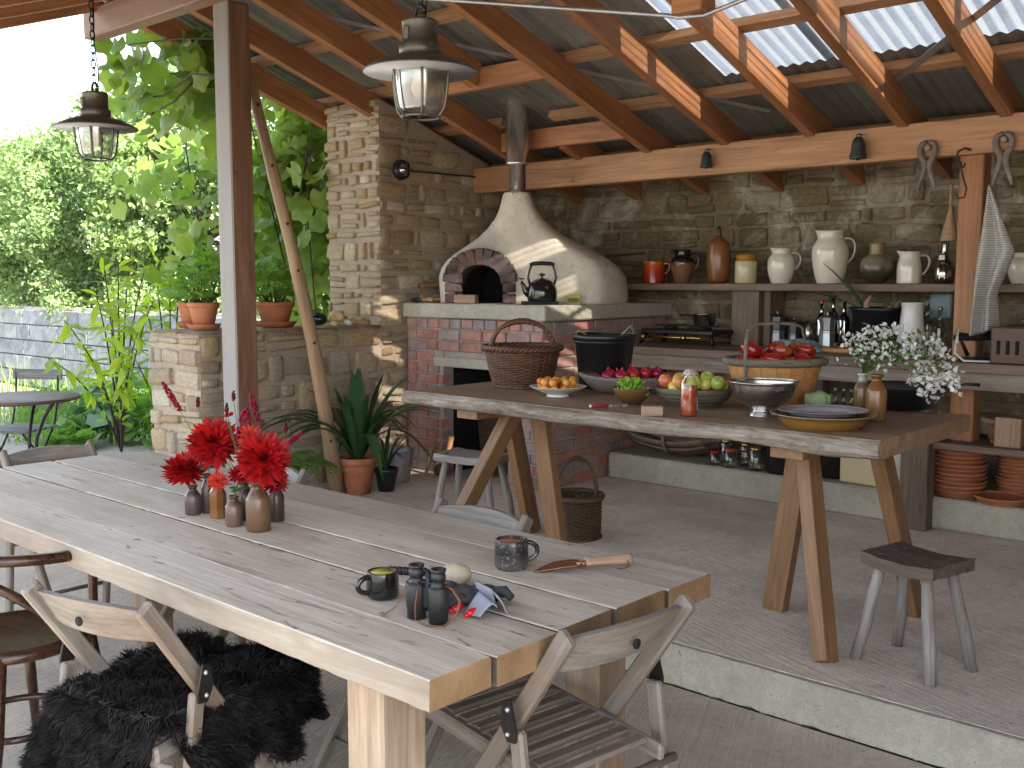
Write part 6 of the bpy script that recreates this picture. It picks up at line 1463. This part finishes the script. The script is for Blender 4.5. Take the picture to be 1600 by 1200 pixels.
# ================================================================== lamps
LG = m = glass_mat('lamp_glass', (.72, .75, .72), .80, .15); LMET = plain('lamp_bronze', (.115, .105, .085), .42, .55, 0, .25, 18); LIN = plain('lamp_white', (.36, .35, .37), .5)
def pendant(label, loc, top):
    t = thing('pendant_lamp', label, 'lamp', loc, group='caged pendant lamps')
    MB().lathe(smooth_prof([(.035, .050), (.075, .046), (.13, .028), (.178, .002), (.180, -.002)], 4), 48).build('shade', LMET, t)
    MB().lathe(smooth_prof([(.178, -.004), (.13, .022), (.08, .038), (.05, .040)], 3), 48).build('shade_inside', LIN, t)
    cp = MB().lathe([(.066, .040), (.066, .078), (.062, .082), (.056, .084), (.056, .145), (.058, .150), (.050, .156), (.001, .158)], 36).build('cap', LMET, t)
    MB().box((.0, -.058, .11), (.022, .012, .04), .004).build('catch', LMET, cp)
    MB().lathe(smooth_prof([(.001, -.128), (.045, -.128), (.064, -.122), (.072, -.10), (.080, -.05), (.084, .0), (.086, .036)], 4), 36).build('glass', LG, t)
    MB().lathe([(.018, .03), (.02, -.005), (.026, -.025), (.030, -.05), (.022, -.075), (.001, -.085)], 18).build('bulb', plain('bulb_glass', (.5, .38, .22), .3), t)
    cg = MB()
    for k in range(6):
        a = k * math.pi / 3 + .35; cg.tube([(r_ * math.cos(a), r_ * math.sin(a), z) for r_, z in ((.098, .02), (.096, -.02), (.090, -.075), (.082, -.115), (.066, -.137), (.055, -.139))], .0045, 6)
    cg.tube([(.058 * math.cos(a * .2618), .058 * math.sin(a * .2618), -.139) for a in range(24)], .0045, 6, True); cg.build('cage', LMET, t)
    MB().tube(arc((0, 0, .178), .022, 0, 350, 16), .006, 7).build('eye_ring', IRON, t)
    z = .20; k = 0
    while z < top - loc[2]:
        pts = []
        for i in range(14):
            a = 2 * math.pi * i / 14; pts.append(((.010 * math.cos(a)) if k % 2 else 0, 0 if k % 2 else .010 * math.cos(a), z + .018 + .020 * math.sin(a)))
        MB().tube(pts, .003, 5, True).build('chain_link', IRON, t); z += .032; k += 1
    rod('flex', [(.012, .01, .15), (.02, .012, .25), (.006, .004, .36), (.014, .006, top - loc[2])], .003, IRON, t, 5)
n0 = PY(657, 112, 2.25); f0 = PY(150, 200, 2.25)
pendant('near bronze caged pendant lamp with white lined shade, in front of the oven', n0, 2.84); pendant('far bronze caged pendant lamp hanging against the sky and hedge', f0, 2.84)
t = thing('bulkhead_light', 'black round bulkhead light on the stone gable wall', 'wall light', PX(622, 266, GX) + Vector((.02, 0, 0)))
MB().lathe([(.001, .0), (.07, 0), (.07, .025), (.06, .035), (.055, .05)], 24, M=Matrix.Rotation(R(90), 4, 'Y')).build('base', IRON, t); MB().ball((.04, 0, 0), (.045, .05, .05), 18, 12).build('globe', glass_mat('smoked', (.12, .12, .12), .5), t)
for a in (0, 60, 120): rod('guard', [(.03 + .055 * math.sin(R(q_)), .062 * math.cos(R(q_)) * math.cos(R(a)), .062 * math.cos(R(q_)) * math.sin(R(a))) for q_ in range(0, 181, 20)], .004, IRON, t, 6)
a_ = PX(640, 264, GX); rod('cable', [Vector((.0, .06, 0)), Vector((0, .4, .005)), Vector((0, .9, .01)), Vector((0, 1.35, .02))], .006, IRON, t, 6)

# ================================================================== pole, plants at the low wall
pf = Vector((-5.13, 4.02, PLZ)); ptop = PY(379, 48, 3.30); pts = []; rs = []
for i in range(15):
    u = i / 14; p = pf.lerp(ptop, u); p += Vector((.025 * math.sin(u * 5), .03 * math.sin(u * 3.4), 0)); pts.append(p - pf); rs.append(.050 - .022 * u + .003 * math.sin(i * 2.1))
pl_ = thing('peeled_pole', 'long peeled wooden pole leaning against the roof beside the post', 'pole', pf)
Mp = bar_matrix((0, 0, 0), ptop - pf); Mi = Mp.inverted(); MB().tube([Mi @ p for p in pts], rs, 12).build('pole_shaft', W_POLE, pl_, Mp)
for i, u in enumerate((.13, .36, .52, .62, .74, .86)):
    p = pf.lerp(ptop, u) - pf + Vector((.025 * math.sin(u * 5), .03 * math.sin(u * 3.4), 0)); dcam = (CAM - (p + pf)).normalized()
    MB().ball(p + (dcam + Vector((.3 * (i % 2), .2, 0))).normalized() * (.050 - .022 * u) * .86, .011, 10, 6).build('knot', W_BENT, pl_)
def clay_pot(name, label, loc, r, h, saucer=True, m=TERRA):
    t = thing(name, label, 'potted plant', loc); z0 = .012 if saucer else 0
    if saucer: MB().lathe(shell([(r * .92, 0), (r * 1.12, .03), (r * 1.14, .034)], .005), 32).build('saucer', m, t)
    MB().lathe(shell([(r * .66, z0), (r * .94, z0 + h * .78), (r * .95, z0 + h * .8), (r * 1.02, z0 + h * .8), (r * 1.05, z0 + h)], .007), 36).build('pot', m, t)
    MB().lathe([(.001, z0 + h * .92), (r * .93, z0 + h * .9)], 24).build('soil', plain('soil_' + label[:9], (.05, .035, .025), .95, 0, 0, .4, 40, .5), t); return t, z0 + h * .92
GER = leaf_mat('geranium', [(.09, .20, .03), (.15, .30, .05), (.24, .40, .08)], .45)
def round_leaf(r, seed):
    rnd = random.Random(seed); N = 18; vs = [(0, 0, 0)]; fs = []
    for i in range(N):
        a = 2 * math.pi * i / N; k = r * (1 + .10 * math.cos(a * 7) + rnd.uniform(-.05, .05)) * (1 - .55 * math.exp(-((a - math.pi) / .25) ** 2)); vs.append((k * math.cos(a), k * math.sin(a), .18 * r + .06 * r * math.cos(a * 7)))
    for i in range(N): fs.append((0, 1 + i, 1 + (i + 1) % N))
    mb = MB(); mb.add(vs, fs, True); return mb
gl_ = [round_leaf(.036, i).mesh('leaf') for i in range(3)]
for g_ in gl_: g_.materials.append(GER)
def bushy(t, zt_, rad, hgt, n, seed, meshes=None, stemm=None):
    rnd = random.Random(seed); stm = MB()
    for k in range(n):
        a = rnd.uniform(0, 6.283); u = rnd.random() ** .5; r_ = rad * u * rnd.uniform(.7, 1.1); z = zt_ + hgt * (rnd.uniform(.15, 1) * (1 - .35 * u * u)); p = Vector((r_ * math.cos(a), r_ * math.sin(a), z))
        if k % 3 == 0: stm.tube([(.3 * p.x, .3 * p.y, zt_), (p.x * .8, p.y * .8, zt_ + (z - zt_) * .55), p], [.004, .003, .002], 5)
        obj('leaf', rnd.choice(meshes or gl_), None, t, TR(p.x, p.y, p.z, rnd.uniform(0, 6.28), rnd.uniform(.65, 1.25), rnd.uniform(-.7, .7), rnd.uniform(-.7, .7)))
    stm.build('stems', stemm or GST, t)
zw = 1.205
t, z_ = clay_pot('potted_geranium', 'geranium in terracotta pot half hidden behind its neighbour on the low wall', Vector((-5.95, 3.52, zw)), .088, .15); bushy(t, z_, .15, .26, 60, 1)
t, z_ = clay_pot('potted_geranium', 'geranium in terracotta pot and saucer left of the corner post', Vector((-5.68, 3.44, zw)), .092, .155); bushy(t, z_, .19, .34, 95, 2)
t, z_ = clay_pot('potted_geranium', 'geranium in wide terracotta pot between the pole and the pillar', Vector((-5.70, 3.98, zw)), .125, .15); bushy(t, z_, .2, .34, 100, 3)
one('dark_gourd', 'glossy black green gourd on the low wall', 'gourd', MB().ball((0, 0, .042), (.062, .048, .044), 22, 14), plain('gourd_skin', (.012, .018, .010), .15, 0, 0, .3, 8), Vector((-5.66, 4.30, zw)), VR)
LMS = plain('fossil_stone', (.50, .36, .19), .85, 0, .15, .4, 25, .7, 0, None, .1, 60)
for i, (x_, y_, r_, l) in enumerate(((-5.66, 4.46, .075, 'knobbly ochre stone on the low wall, largest of the three'), (-5.60, 4.60, .05, 'smaller ochre stone nearest the pillar'), (-5.55, 4.47, .028, 'little white pebble before the ochre stones'))):
    one('garden_stone', l, 'stone', MB().ball((0, 0, r_ * .5), (r_, r_ * .8, r_ * .62), 26, 18, None, .55, i + 6), LMS if i < 2 else PW, Vector((x_, y_, zw)), i)
# clivia
t, z_ = clay_pot('clivia_pot', 'strap leaved clivia in a terracotta pot on the floor by the low wall', Vector((-5.06, 4.13, PLZ)), .115, .235, False)
CLV = leaf_mat('clivia', [(.012, .035, .012), (.025, .07, .02), (.05, .12, .035)], .15, .28, .6); rnd = random.Random(8)
for k in range(34):
    a = k * 2.399; L = rnd.uniform(.45, .72); el = R(rnd.choice((76, 62, 52, 42, 33, 24, 14))); hx_ = L * math.cos(el) * 1.15
    a2 = a; p0 = Vector((.03 * math.cos(a2), .03 * math.sin(a2), z_)); d = Vector((math.cos(a2) * hx_, math.sin(a2) * hx_, L * math.sin(el) - .25 * hx_))
    if d.x < -.36: d.x = -.36
    strap_leaf(t, p0, p0 + d, .19 * math.cos(el) + .02, rnd.uniform(.022, .031), CLV)
t, z_ = clay_pot('small_pot_plant', 'small black pot with grassy leaves beside the clivia', Vector((-4.98, 4.30, PLZ)), .075, .15, False, BLACKP)
for k in range(16):
    a = k * 2.399; strap_leaf(t, (.01 * math.cos(a), .01 * math.sin(a), z_), (.26 * math.cos(a) * (.5 + .5 * rnd.random()), .26 * math.sin(a) * (.5 + .5 * rnd.random()), z_ + rnd.uniform(.08, .3)), .07, .009, CLV)
fm = thing('fern', 'green fern growing at the foot of the low wall behind the flowers', 'fern', (-5.22, 3.66, PLZ)); FRN = leaf_mat('fern_green', [(.04, .11, .02), (.09, .20, .04), (.16, .28, .06)], .35)
for k in range(13):
    a = R(-80 + k * 15) if k < 9 else k * 1.7; L = rnd.uniform(.32, .5); mb = MB(); e = Vector((math.cos(a), math.sin(a), 0)); s_ = Vector((-math.sin(a), math.cos(a), 0)); zb_ = rnd.uniform(.25, .5)
    for i in range(26):
        u = i / 25; p = e * (L * u) + Vector((0, 0, .04 + zb_ * 1.7 * u * (1.25 - u))); w = .075 * math.sin(math.pi * min(1, .12 + u * .88)) + .006
        for sg in (-1, 1): mb.add([p, p + s_ * sg * w * .5 + e * .012 + Vector((0, 0, .006)), p + s_ * sg * w + e * .014 - Vector((0, 0, .006)), p + s_ * sg * w * .5 - e * .004], [(0, 1, 2, 3)])
    mb.tube([e * (L * i / 8) + Vector((0, 0, .04 + zb_ * 1.7 * (i / 8) * (1.25 - i / 8))) for i in range(9)], .003, 4); mb.build('frond', FRN, fm)
bk = thing('zinc_bucket', 'ribbed zinc bucket standing by the brick oven base', 'bucket', (-5.16, 4.56, PLZ)); zb_ = [(.075, 0), (.078, .005)]
for i in range(9): zb_ += [(.078 + .0035 * i + (.002 if i % 3 == 0 else 0), .01 + .0225 * i)]
MB().lathe(shell(zb_ + [(.112, .215), (.114, .222)], .002), 36).build('body', GALV, bk); rod('handle', [(-.11, 0, .2)] + [(-.11 * math.cos(R(a)), .06 * math.sin(R(a)), .2 + .02 * math.sin(R(a))) for a in range(10, 180, 15)] + [(.11, 0, .2)], .003, GALV, bk)
sw_ = thing('hand_saw', 'bow saw with orange wooden handle leaning on the oven base', 'saw', (-5.10, 4.90, PLZ)); 
rod('handle', [(.09, -.06, .02), (.105, -.03, .16), (.13, -.015, .29)], [.016, .018, .019], W_TRUG, sw_, 10); MB().ball((.06, -.06, .05), (.05, .04, .045), 14, 9, None, .3, 3).build('brush_head', WICKER_D, sw_); rod('blade_stick', [(-.10, -.04, .01), (-.06, 0, .25)], .012, W_POLE, sw_)
# ================================================================== garden
rw = thing('retaining_wall', 'pale grey block retaining wall at the back of the garden', 'garden wall', (-14, 6.3, 0)); rwq = Vector((-14, 6.3, 0))
BLKM = stone_mat('pale_block', [(0, (.15, .165, .185)), (.5, (.20, .215, .24)), (1, (.24, .25, .26))], .9, (.35, .36, .33), .3, .3, 5)
MB().box((-.2, .12, .57), (11.6, .2, 1.14)).build('mortar_core', JOINT, rw)
bm_ = MB().box((0, 0, 0), (.43, .1, .208), .008).mesh('block'); bm_.materials.append(BLKM)
for r_ in range(5):
    x = -19.8 + (.22 if r_ % 2 else 0)
    while x < -8.6:
        obj('block', bm_, None, rw, Matrix.Translation(Vector((x, 6.3 + random.uniform(-.004, .004), .11 + r_ * .222)) - rwq)); x += .442
tag(MB().box((-14, 13.4, .5), (26, 13.8, 1.04)).build('raised_bed', plain('bed_soil', (.07, .06, .035), .95, 0, 0, .4, 6, .5)), kind='structure')
def leaf_cloud(centers, rads, per, size, rng, up_=.35, aspect=.5, squash=1.0):
    """many small diamond leaves round clump centres -> verts (4 per leaf)"""
    n = len(centers) * per; c = np.repeat(centers, per, 0); r_ = np.repeat(rads, per)[:, None]
    d = rng.normal(size=(n, 3)); d /= np.linalg.norm(d, axis=1)[:, None]
    p = c + d * r_ * (rng.random((n, 1)) ** .45) * np.array([1, 1, squash])
    a = rng.normal(size=(n, 3)); a[:, 2] -= .25; a /= np.linalg.norm(a, axis=1)[:, None]
    b_ = rng.normal(size=(n, 3)) + d * 1.0 + np.array([0, 0, up_ * 2]); b_ = np.cross(a, np.cross(b_, a)); b_ /= np.linalg.norm(b_, axis=1)[:, None]
    s_ = np.cross(a, b_); L = size * rng.uniform(.6, 1.35, (n, 1))
    v = np.stack([p, p + a * L * .5 + s_ * L * aspect * .5, p + a * L - b_ * L * .12, p + a * L * .5 - s_ * L * aspect * .5], 1)
    return v.reshape(-1, 3)
def cloud_obj(name, verts, m, parent=None, origin=(0, 0, 0)):
    v = verts - np.array(origin); n = len(v) // 4; return obj(name, npmesh(name, v, np.arange(n * 4), np.full(n, 4), m), None, parent)
HG = [leaf_mat('hedge_a', [(.08, .14, .05), (.15, .23, .085), (.24, .33, .125), (.36, .42, .17)], .42), leaf_mat('hedge_b', [(.07, .125, .055), (.12, .195, .08), (.19, .28, .12), (.30, .38, .17)], .42), leaf_mat('hedge_c', [(.07, .12, .035), (.14, .20, .055), (.25, .28, .09), (.36, .24, .12)], .42)]
BRK = plain('grey_bark', (.10, .08, .06), .9, 0, 0, .4, 20, .6)
rng = np.random.default_rng(11)
def tree(name, label, base, h, rx, ry, m, ncl, per, size, low=.0, bulge=.75):
    t = thing(name, label, 'tree', base, group='trees and shrubs above the retaining wall'); H = h
    ctr = []; rad = []
    while len(ctr) < ncl:
        d = rng.normal(size=3); d /= np.linalg.norm(d); k = rng.uniform(.45, 1.0) ** .5
        z = low + (H - low) * (.5 + .5 * d[2] * k); w = 1.0 - .35 * ((z - low) / (H - low)) ** 2
        ctr.append((d[0] * k * rx * w, d[1] * k * ry * w, z)); rad.append(rng.uniform(.22, .48))
    v = leaf_cloud(np.array(ctr), np.array(rad), per, size, rng, .35, .55, .8); tag(cloud_obj('crown', v, m, t), kind='stuff')
    tr = MB(); tr.tube([(0, 0, -.1), (.05, .02, H * .25), (.0, .05, H * .5), (.08, 0, H * .8)], [.11, .09, .06, .025], 8)
    for i in range(7):
        c = ctr[i * 7 % ncl]; tr.tube([(.03, .03, H * .3), (c[0] * .5, c[1] * .5, (H * .3 + c[2]) / 2 + .1), c], [.045, .03, .012], 6)
    tr.build('trunk', BRK, t); return t
tree('hedge_shrub', 'dense green shrub with reddish tips at the left edge above the wall', (-19.6, 7.5, 1.0), 3.05, 1.9, 1.4, HG[2], 130, 190, .085)
tree('hedge_shrub', 'dense mid green shrub above the wall under the far lamp', (-17.0, 7.6, 1.0), 2.9, 1.8, 1.4, HG[0], 140, 190, .085)
tree('hedge_tree', 'loose green tree above the wall right of the far lamp', (-14.7, 7.4, 1.0), 3.2, 1.7, 1.4, HG[1], 150, 190, .085)
tree('hedge_tree', 'tall green tree behind the sunlit vine leaves', (-12.6, 7.6, 1.0), 3.4, 1.6, 1.4, HG[0], 160, 190, .085)
tree('hedge_tree', 'tree beyond the garden seen between the post and the pillar', (-10.3, 7.9, 1.0), 4.6, 1.6, 1.3, HG[0], 150, 170, .085)
# lower growth spilling over the retaining wall
gc = []
for i in range(70): gc.append((-19 + 11 * i / 70 + rng.normal() * .1, 6.5 + rng.uniform(-.2, .3), 1.15 + rng.uniform(-.12, .3)))
tag(cloud_obj('wall_top_growth', leaf_cloud(np.array(gc), np.full(len(gc), .22), 110, .07, rng), HG[1]), 'low green growth hanging over the retaining wall', 'plants', None, 'stuff')
# -- climbing vine with big leaves
VIN = leaf_mat('vine_leaf', [(.05, .11, .018), (.11, .20, .035), (.22, .33, .07), (.46, .52, .20)], .45, .4, .4)
def vine_leaf(r, seed):
    rnd = random.Random(seed); N = 22; vs = [(0, 0, 0)]; fs = []
    for i in range(N):
        a = 2 * math.pi * (i + .5) / N; lob = 1 + .075 * math.cos(5 * a) + rnd.uniform(-.05, .05); notch = 1 - .62 * math.exp(-((a - math.pi) / .22) ** 2); tip = 1 + .25 * math.exp(-(min(a, 2 * math.pi - a) / .22) ** 2)
        k = r * lob * notch * tip * .92; vs.append((k * math.cos(a), k * math.sin(a), -.10 * r * (abs(math.sin(a)) ** 2) * 2 + .06 * r * math.cos(5 * a)))
    for i in range(N): fs.append((0, 1 + i, 1 + (i + 1) % N))
    mb = MB(); mb.add(vs, fs, True); return mb
VL = [vine_leaf(.094, i).mesh('leaf') for i in range(5)]
for q_ in VL: q_.materials.append(VIN)
VST = plain('vine_stem', (.045, .028, .016), .8, 0, 0, .3, 20)
def vine(label, org, regions, seed, stems):
    t = thing('grape_vine', label, 'vine', org); rnd = random.Random(seed); o_ = Vector(org)
    for (c, ext, n, s0, s1) in regions:
        for k in range(n):
            p = Vector((c[0] + rnd.gauss(0, ext[0]), c[1] + rnd.gauss(0, ext[1]), c[2] + rnd.gauss(0, ext[2]))) - o_
            # leaves hang: blade plane mostly vertical, facing out, tip down
            f = Vector((rnd.uniform(-.2, 1), rnd.uniform(-1, .2), rnd.uniform(-.1, .7))).normalized(); tip = Vector((rnd.gauss(0, .45), rnd.gauss(0, .45), -1)); tip = (tip - f * tip.dot(f)).normalized()
            y_ = f.cross(tip); Mx = Matrix((tip, y_, f)).transposed().to_4x4(); Mx.translation = p
            obj('leaf', rnd.choice(VL), None, t, Mx @ Matrix.Scale(rnd.uniform(s0, s1), 4))
    for st_ in stems: rod('stem', [Vector(p) - o_ for p in st_], [.008 - .005 * i / len(st_) for i in range(len(st_))], VST, t, 6)
    return t
def regs(l): return [((lambda p: (p.x, p.y, p.z))(PY(px, py, y)), e, n, a, c) for px, py, y, e, n, a, c in l]
ra_ = regs([(300, 85, 3.7, (.22, .16, .10), 30, .7, 1.1), (215, 80, 3.4, (.14, .1, .09), 8, .6, .95), (290, 135, 3.7, (.22, .16, .10), 22, .7, 1.1), (320, 160, 3.7, (.10, .1, .10), 12, .8, 1.25), (235, 150, 3.6, (.18, .14, .09), 14, .6, 1.0), (190, 92, 3.3, (.08, .08, .08), 7, .5, .9), (275, 235, 4.3, (.22, .16, .14), 24, .6, 1.0), (250, 290, 4.3, (.2, .15, .14), 22, .55, .95), (325, 330, 4.2, (.12, .15, .22), 26, .6, 1.0), (300, 400, 4.2, (.15, .15, .15), 22, .55, .9)])
vine('vine with big sunlit leaves hanging from the ridge left of the post', (-6.15, 3.3, 0), ra_, 4, [[PY(345, 120, 3.3), PY(300, 115, 3.45), PY(255, 150, 3.5), PY(190, 155, 3.5)], [PY(345, 60, 3.3), PY(280, 60, 3.4), PY(200, 70, 3.3)], [PY(340, 480, 4.2), PY(310, 350, 4.2), PY(290, 230, 4.2), PY(320, 110, 3.6)], [PY(300, 130, 3.5), PY(270, 160, 3.5), PY(250, 170, 3.5)]])
rb_ = regs([(455, 150, 4.75, (.20, .16, .14), 44, .7, 1.1), (440, 110, 4.75, (.26, .16, .10), 30, .7, 1.0), (470, 230, 4.85, (.16, .16, .2), 40, .7, 1.15), (425, 300, 4.9, (.18, .16, .22), 36, .6, 1.05), (470, 340, 4.85, (.16, .14, .22), 42, .7, 1.15), (490, 420, 4.85, (.10, .12, .2), 30, .7, 1.1), (440, 420, 4.9, (.2, .16, .16), 34, .6, 1.0), (478, 285, 4.58, (.05, .05, .10), 6, .8, 1.1)])
vine('dense vine climbing the end of the stone pillar behind the leaning pole', (-6.35, 4.8, 0), rb_, 9, [[(-6.3, 4.8, 0), (-6.25, 4.75, 1.0), (-6.3, 4.7, 2.0), (-6.2, 4.7, 2.8)], [(-6.4, 4.8, 0), (-6.5, 4.75, 1.2), (-6.7, 4.6, 2.3), (-6.5, 4.3, 2.9)], [PY(480, 240, 4.6), PY(470, 300, 4.55), PY(455, 360, 4.6)]])
bl_ = [(c[0] - .35, c[1] + .35, c[2]) for c, e, n, a, k in rb_ for _ in range(6)]; bl_ = np.array(bl_) + rng.normal(size=(len(bl_), 3)) * .22
tag(cloud_obj('leaf_mass', leaf_cloud(bl_, np.full(len(bl_), .22), 38, .13, rng, .3, .8), VIN), 'mass of vine leaves deep behind the pillar and pole', 'plants', None, 'stuff')
# -- young fruit bush with long yellow green leaves
YG = leaf_mat('bush_leaf', [(.12, .25, .02), (.20, .36, .03), (.32, .46, .05), (.46, .50, .05)], .55)
def lance(L, w, seed):
    rnd = random.Random(seed); N = 7; vs = []; bend = rnd.uniform(.15, .4)
    for i in range(N + 1):
        u = i / N; ww = w * math.sin(math.pi * min(1, .06 + u * .94)) ** .8; z = -bend * L * u * u; vs += [(L * u, -ww, z + ww * .35), (L * u, 0, z), (L * u, ww, z + ww * .35)]
    fs = [(i * 3 + e, i * 3 + e + 1, i * 3 + e + 4, i * 3 + e + 3) for i in range(N) for e in (0, 1)]
    mb = MB(); mb.add(vs, fs, True); return mb
LN = [lance(.13, .021, i).mesh('leaf') for i in range(4)]
for q_ in LN: q_.materials.append(YG)
def bush(name, label, org, tips, seed, nleaf, s0, s1, meshes, stemm):
    t = thing(name, label, 'shrub', org); rnd = random.Random(seed); o_ = Vector(org)
    for tp_ in tips:
        e = Vector(tp_) - o_; mid = e * .5 + Vector((-e.x * .12, -e.y * .12, e.z * .18)); cv = []
        for i in range(13): u = i / 12; cv.append(mid * 2 * u * (1 - u) + e * u * u)
        rod('branch', cv, [.011 * (1 - .75 * i / 12) for i in range(13)], stemm, t, 6)
        for k in range(nleaf):
            u = rnd.uniform(.25, 1.0); i = min(11, int(u * 12)); p = cv[i].lerp(cv[i + 1], u * 12 - i); tg_ = (cv[i + 1] - cv[i]).normalized()
            d = (tg_ * .5 + Vector((rnd.gauss(0, .7), rnd.gauss(0, .7), rnd.gauss(-.05, .45)))).normalized(); s_ = d.cross(Vector((0, 0, 1)) + Vector((rnd.gauss(0, .4), rnd.gauss(0, .4), 0))).normalized() * -1; n_ = d.cross(s_) 
            if n_.z < 0: s_ = -s_; n_ = -n_
            Mx = Matrix((d, s_, n_)).transposed().to_4x4(); Mx.translation = p; obj('leaf', rnd.choice(meshes), None, t, Mx @ Matrix.Scale(rnd.uniform(s0, s1), 4))
    return t
bt = [PY(px, py, y) for px, py, y in ((75, 560, 2.9), (100, 500, 3.0), (115, 520, 2.9), (160, 400, 3.1), (185, 415, 3.2), (205, 380, 3.3), (225, 425, 3.3), (240, 470, 3.4), (175, 500, 3.0), (215, 520, 3.2), (190, 560, 3.0), (150, 460, 3.0))]
bush('fruit_bush', 'leggy shrub with long yellow-green leaves left of the low wall', PZ(190, 705, .0), bt, 6, 22, .7, 1.35, LN, VST)
bt2 = [PY(px, py, y) for px, py, y in ((225, 470, 3.9), (265, 440, 4.0), (300, 470, 4.2), (210, 560, 3.7), (240, 400, 4.1), (285, 370, 4.3), (330, 420, 4.4))]
bush('green_shrub', 'leafy green shrub behind the low wall and geraniums', Vector((-7.1, 4.0, 0)), bt2, 13, 26, .7, 1.2, LN, VST)
# -- broad leaved plants at the foot of the wall
BRD = leaf_mat('broad_leaf', [(.06, .16, .03), (.11, .24, .05), (.18, .32, .07)], .45); BLU = leaf_mat('blue_leaf', [(.05, .12, .07), (.10, .19, .12), (.16, .26, .17)], .25)
bp_ = [vine_leaf(.12, 20 + i).mesh('leaf') for i in range(3)]; bq_ = [round_leaf(.10, 30 + i).mesh('leaf') for i in range(3)]
for q_ in bp_: q_.materials.append(BRD)
for q_ in bq_: q_.materials.append(BLU)
for px, py, l, ms_, n, hh, sd in ((215, 690, 'broad leaved green plant against the end of the low wall', bp_, 26, .62, 1), (150, 690, 'blue-green leafy plant beside the fruit bush', bq_, 26, .5, 2), (110, 700, 'low leafy plant right of the garden table', bp_, 18, .25, 3)):
    o_ = PZ(px, py, 0); t = thing('border_plant', l, 'plant', o_); bushy(t, .02, .26, hh, n, 40 + sd, ms_)
pc_ = []
for i in range(90): u = rng.random(); q_ = PZ(60 + 190 * u, 690 - 60 * rng.random(), 0); pc_.append((q_.x + rng.normal() * .3, q_.y + rng.normal() * .2, .05 + .12 * rng.random()))
tag(cloud_obj('border_growth', leaf_cloud(np.array(pc_), np.full(len(pc_), .16), 70, .06, rng), BRD), 'low green border growth along the gravel', 'plants', None, 'stuff')
pc_ = []
for i in range(130):
    u = rng.random(); q_ = PZ(-120 + 330 * u, 545 + 35 * rng.random(), .0); pc_.append((q_.x + rng.normal() * .4, q_.y + rng.normal() * .3, .08 + .35 * rng.random() ** 2))
tag(cloud_obj('far_border', leaf_cloud(np.array(pc_), np.full(len(pc_), .24), 70, .07, rng), leaf_mat('border_mix', [(.10, .18, .03), (.20, .30, .06), (.34, .40, .10), (.46, .44, .20)], .4)), 'mixed yellow-green border below the retaining wall', 'plants', None, 'stuff')
gm = MB(); rnd = random.Random(77)
for i in range(500):
    px = rnd.choice((rnd.gauss(30, 35), rnd.gauss(200, 25), rnd.gauss(75, 30))); q_ = PZ(px, rnd.uniform(600, 700), 0); h_ = rnd.uniform(.15, .5); a = rnd.uniform(0, 6.28); d = Vector((math.cos(a), math.sin(a), 0)) * h_ * rnd.uniform(.1, .6); s_ = Vector((-math.sin(a), math.cos(a), 0)) * .006
    gm.add([q_ - s_, q_ + s_, q_ + d * .4 + Vector((0, 0, h_ * .7)) + s_ * .8, q_ + d * .4 + Vector((0, 0, h_ * .7)) - s_ * .8, q_ + d + Vector((0, 0, h_))], [(0, 1, 2, 3), (3, 2, 4)])
tag(gm.build('grass_tufts', leaf_mat('grass', [(.10, .18, .03), (.22, .32, .07)], .4)), 'tufts of long grass growing in the gravel', 'grass', None, 'stuff')
# -- bistro set
IRG = plain('dark_iron_paint', (.025, .024, .024), .5, .4, 0, .3, 30); TOPM = plain('brown_table_top', (.09, .055, .04), .45, .2, 0, .25, 8)
bt_c = PZ(30, 621, .72); bi = thing('bistro_table', 'round brown iron bistro table on three curved legs in the garden', 'table', (bt_c.x, bt_c.y, 0))
MB().lathe([(.001, .70), (.37, .70), (.385, .705), (.385, .72), (.375, .725), (.001, .722)], 48).build('table_top', TOPM, bi)
for k in range(3):
    a = VR + R(-25) + k * R(120); e = Vector((math.cos(a), math.sin(a), 0)); rod('leg', [e * .32 + Vector((0, 0, .70)), e * .23 + Vector((0, 0, .60)), e * .15 + Vector((0, 0, .45)), e * .125 + Vector((0, 0, .28)), e * .15 + Vector((0, 0, .12)), e * .22 + Vector((0, 0, 0))], .012, IRG, bi)
rod('ring', [(.13 * math.cos(i * .2618), .13 * math.sin(i * .2618), .27) for i in range(24)], .008, IRG, bi, 6, True)
SLG = wood('blue_grey_slat', (.10, .105, .11), (.22, .225, .23), (.05, .05, .05), .6, 2.0, .15, .5, .4)
def bistro_chair(label, loc, rz):
    t = thing('bistro_chair', label, 'chair', loc, rz, 'garden bistro chairs')
    for s in (-1, 1):
        rod('frame', [(s * .17, .20, 0), (s * .17, -.02, .28), (s * .17, -.17, .47), (s * .17, -.22, .66), (s * .17, -.24, .86)], .008, IRG, t, 6); rod('frame', [(s * .155, -.22, 0), (s * .155, .0, .26), (s * .155, .18, .44)], .008, IRG, t, 6)
    for i in range(6): bar('seat_slat', (-.2, -.15 + i * .065, .45), (.2, -.15 + i * .065, .45), .045, .016, SLG, t)
    for z in (.82, .62): bar('back_slat', (-.2, -.225 - (z - .62) * .07, z), (.2, -.225 - (z - .62) * .07, z), .016, .075, SLG, t)
q_ = PZ(60, 584, .82); bistro_chair('grey slatted bistro chair on the far side of the round table', Vector((q_.x + .15, q_.y - .22, 0)), VR + R(170))
q_ = PZ(12, 612, .80); bistro_chair('dark slatted bistro chair on the near side of the round table', Vector((q_.x - .42, q_.y - .16, 0)), VR + R(35))
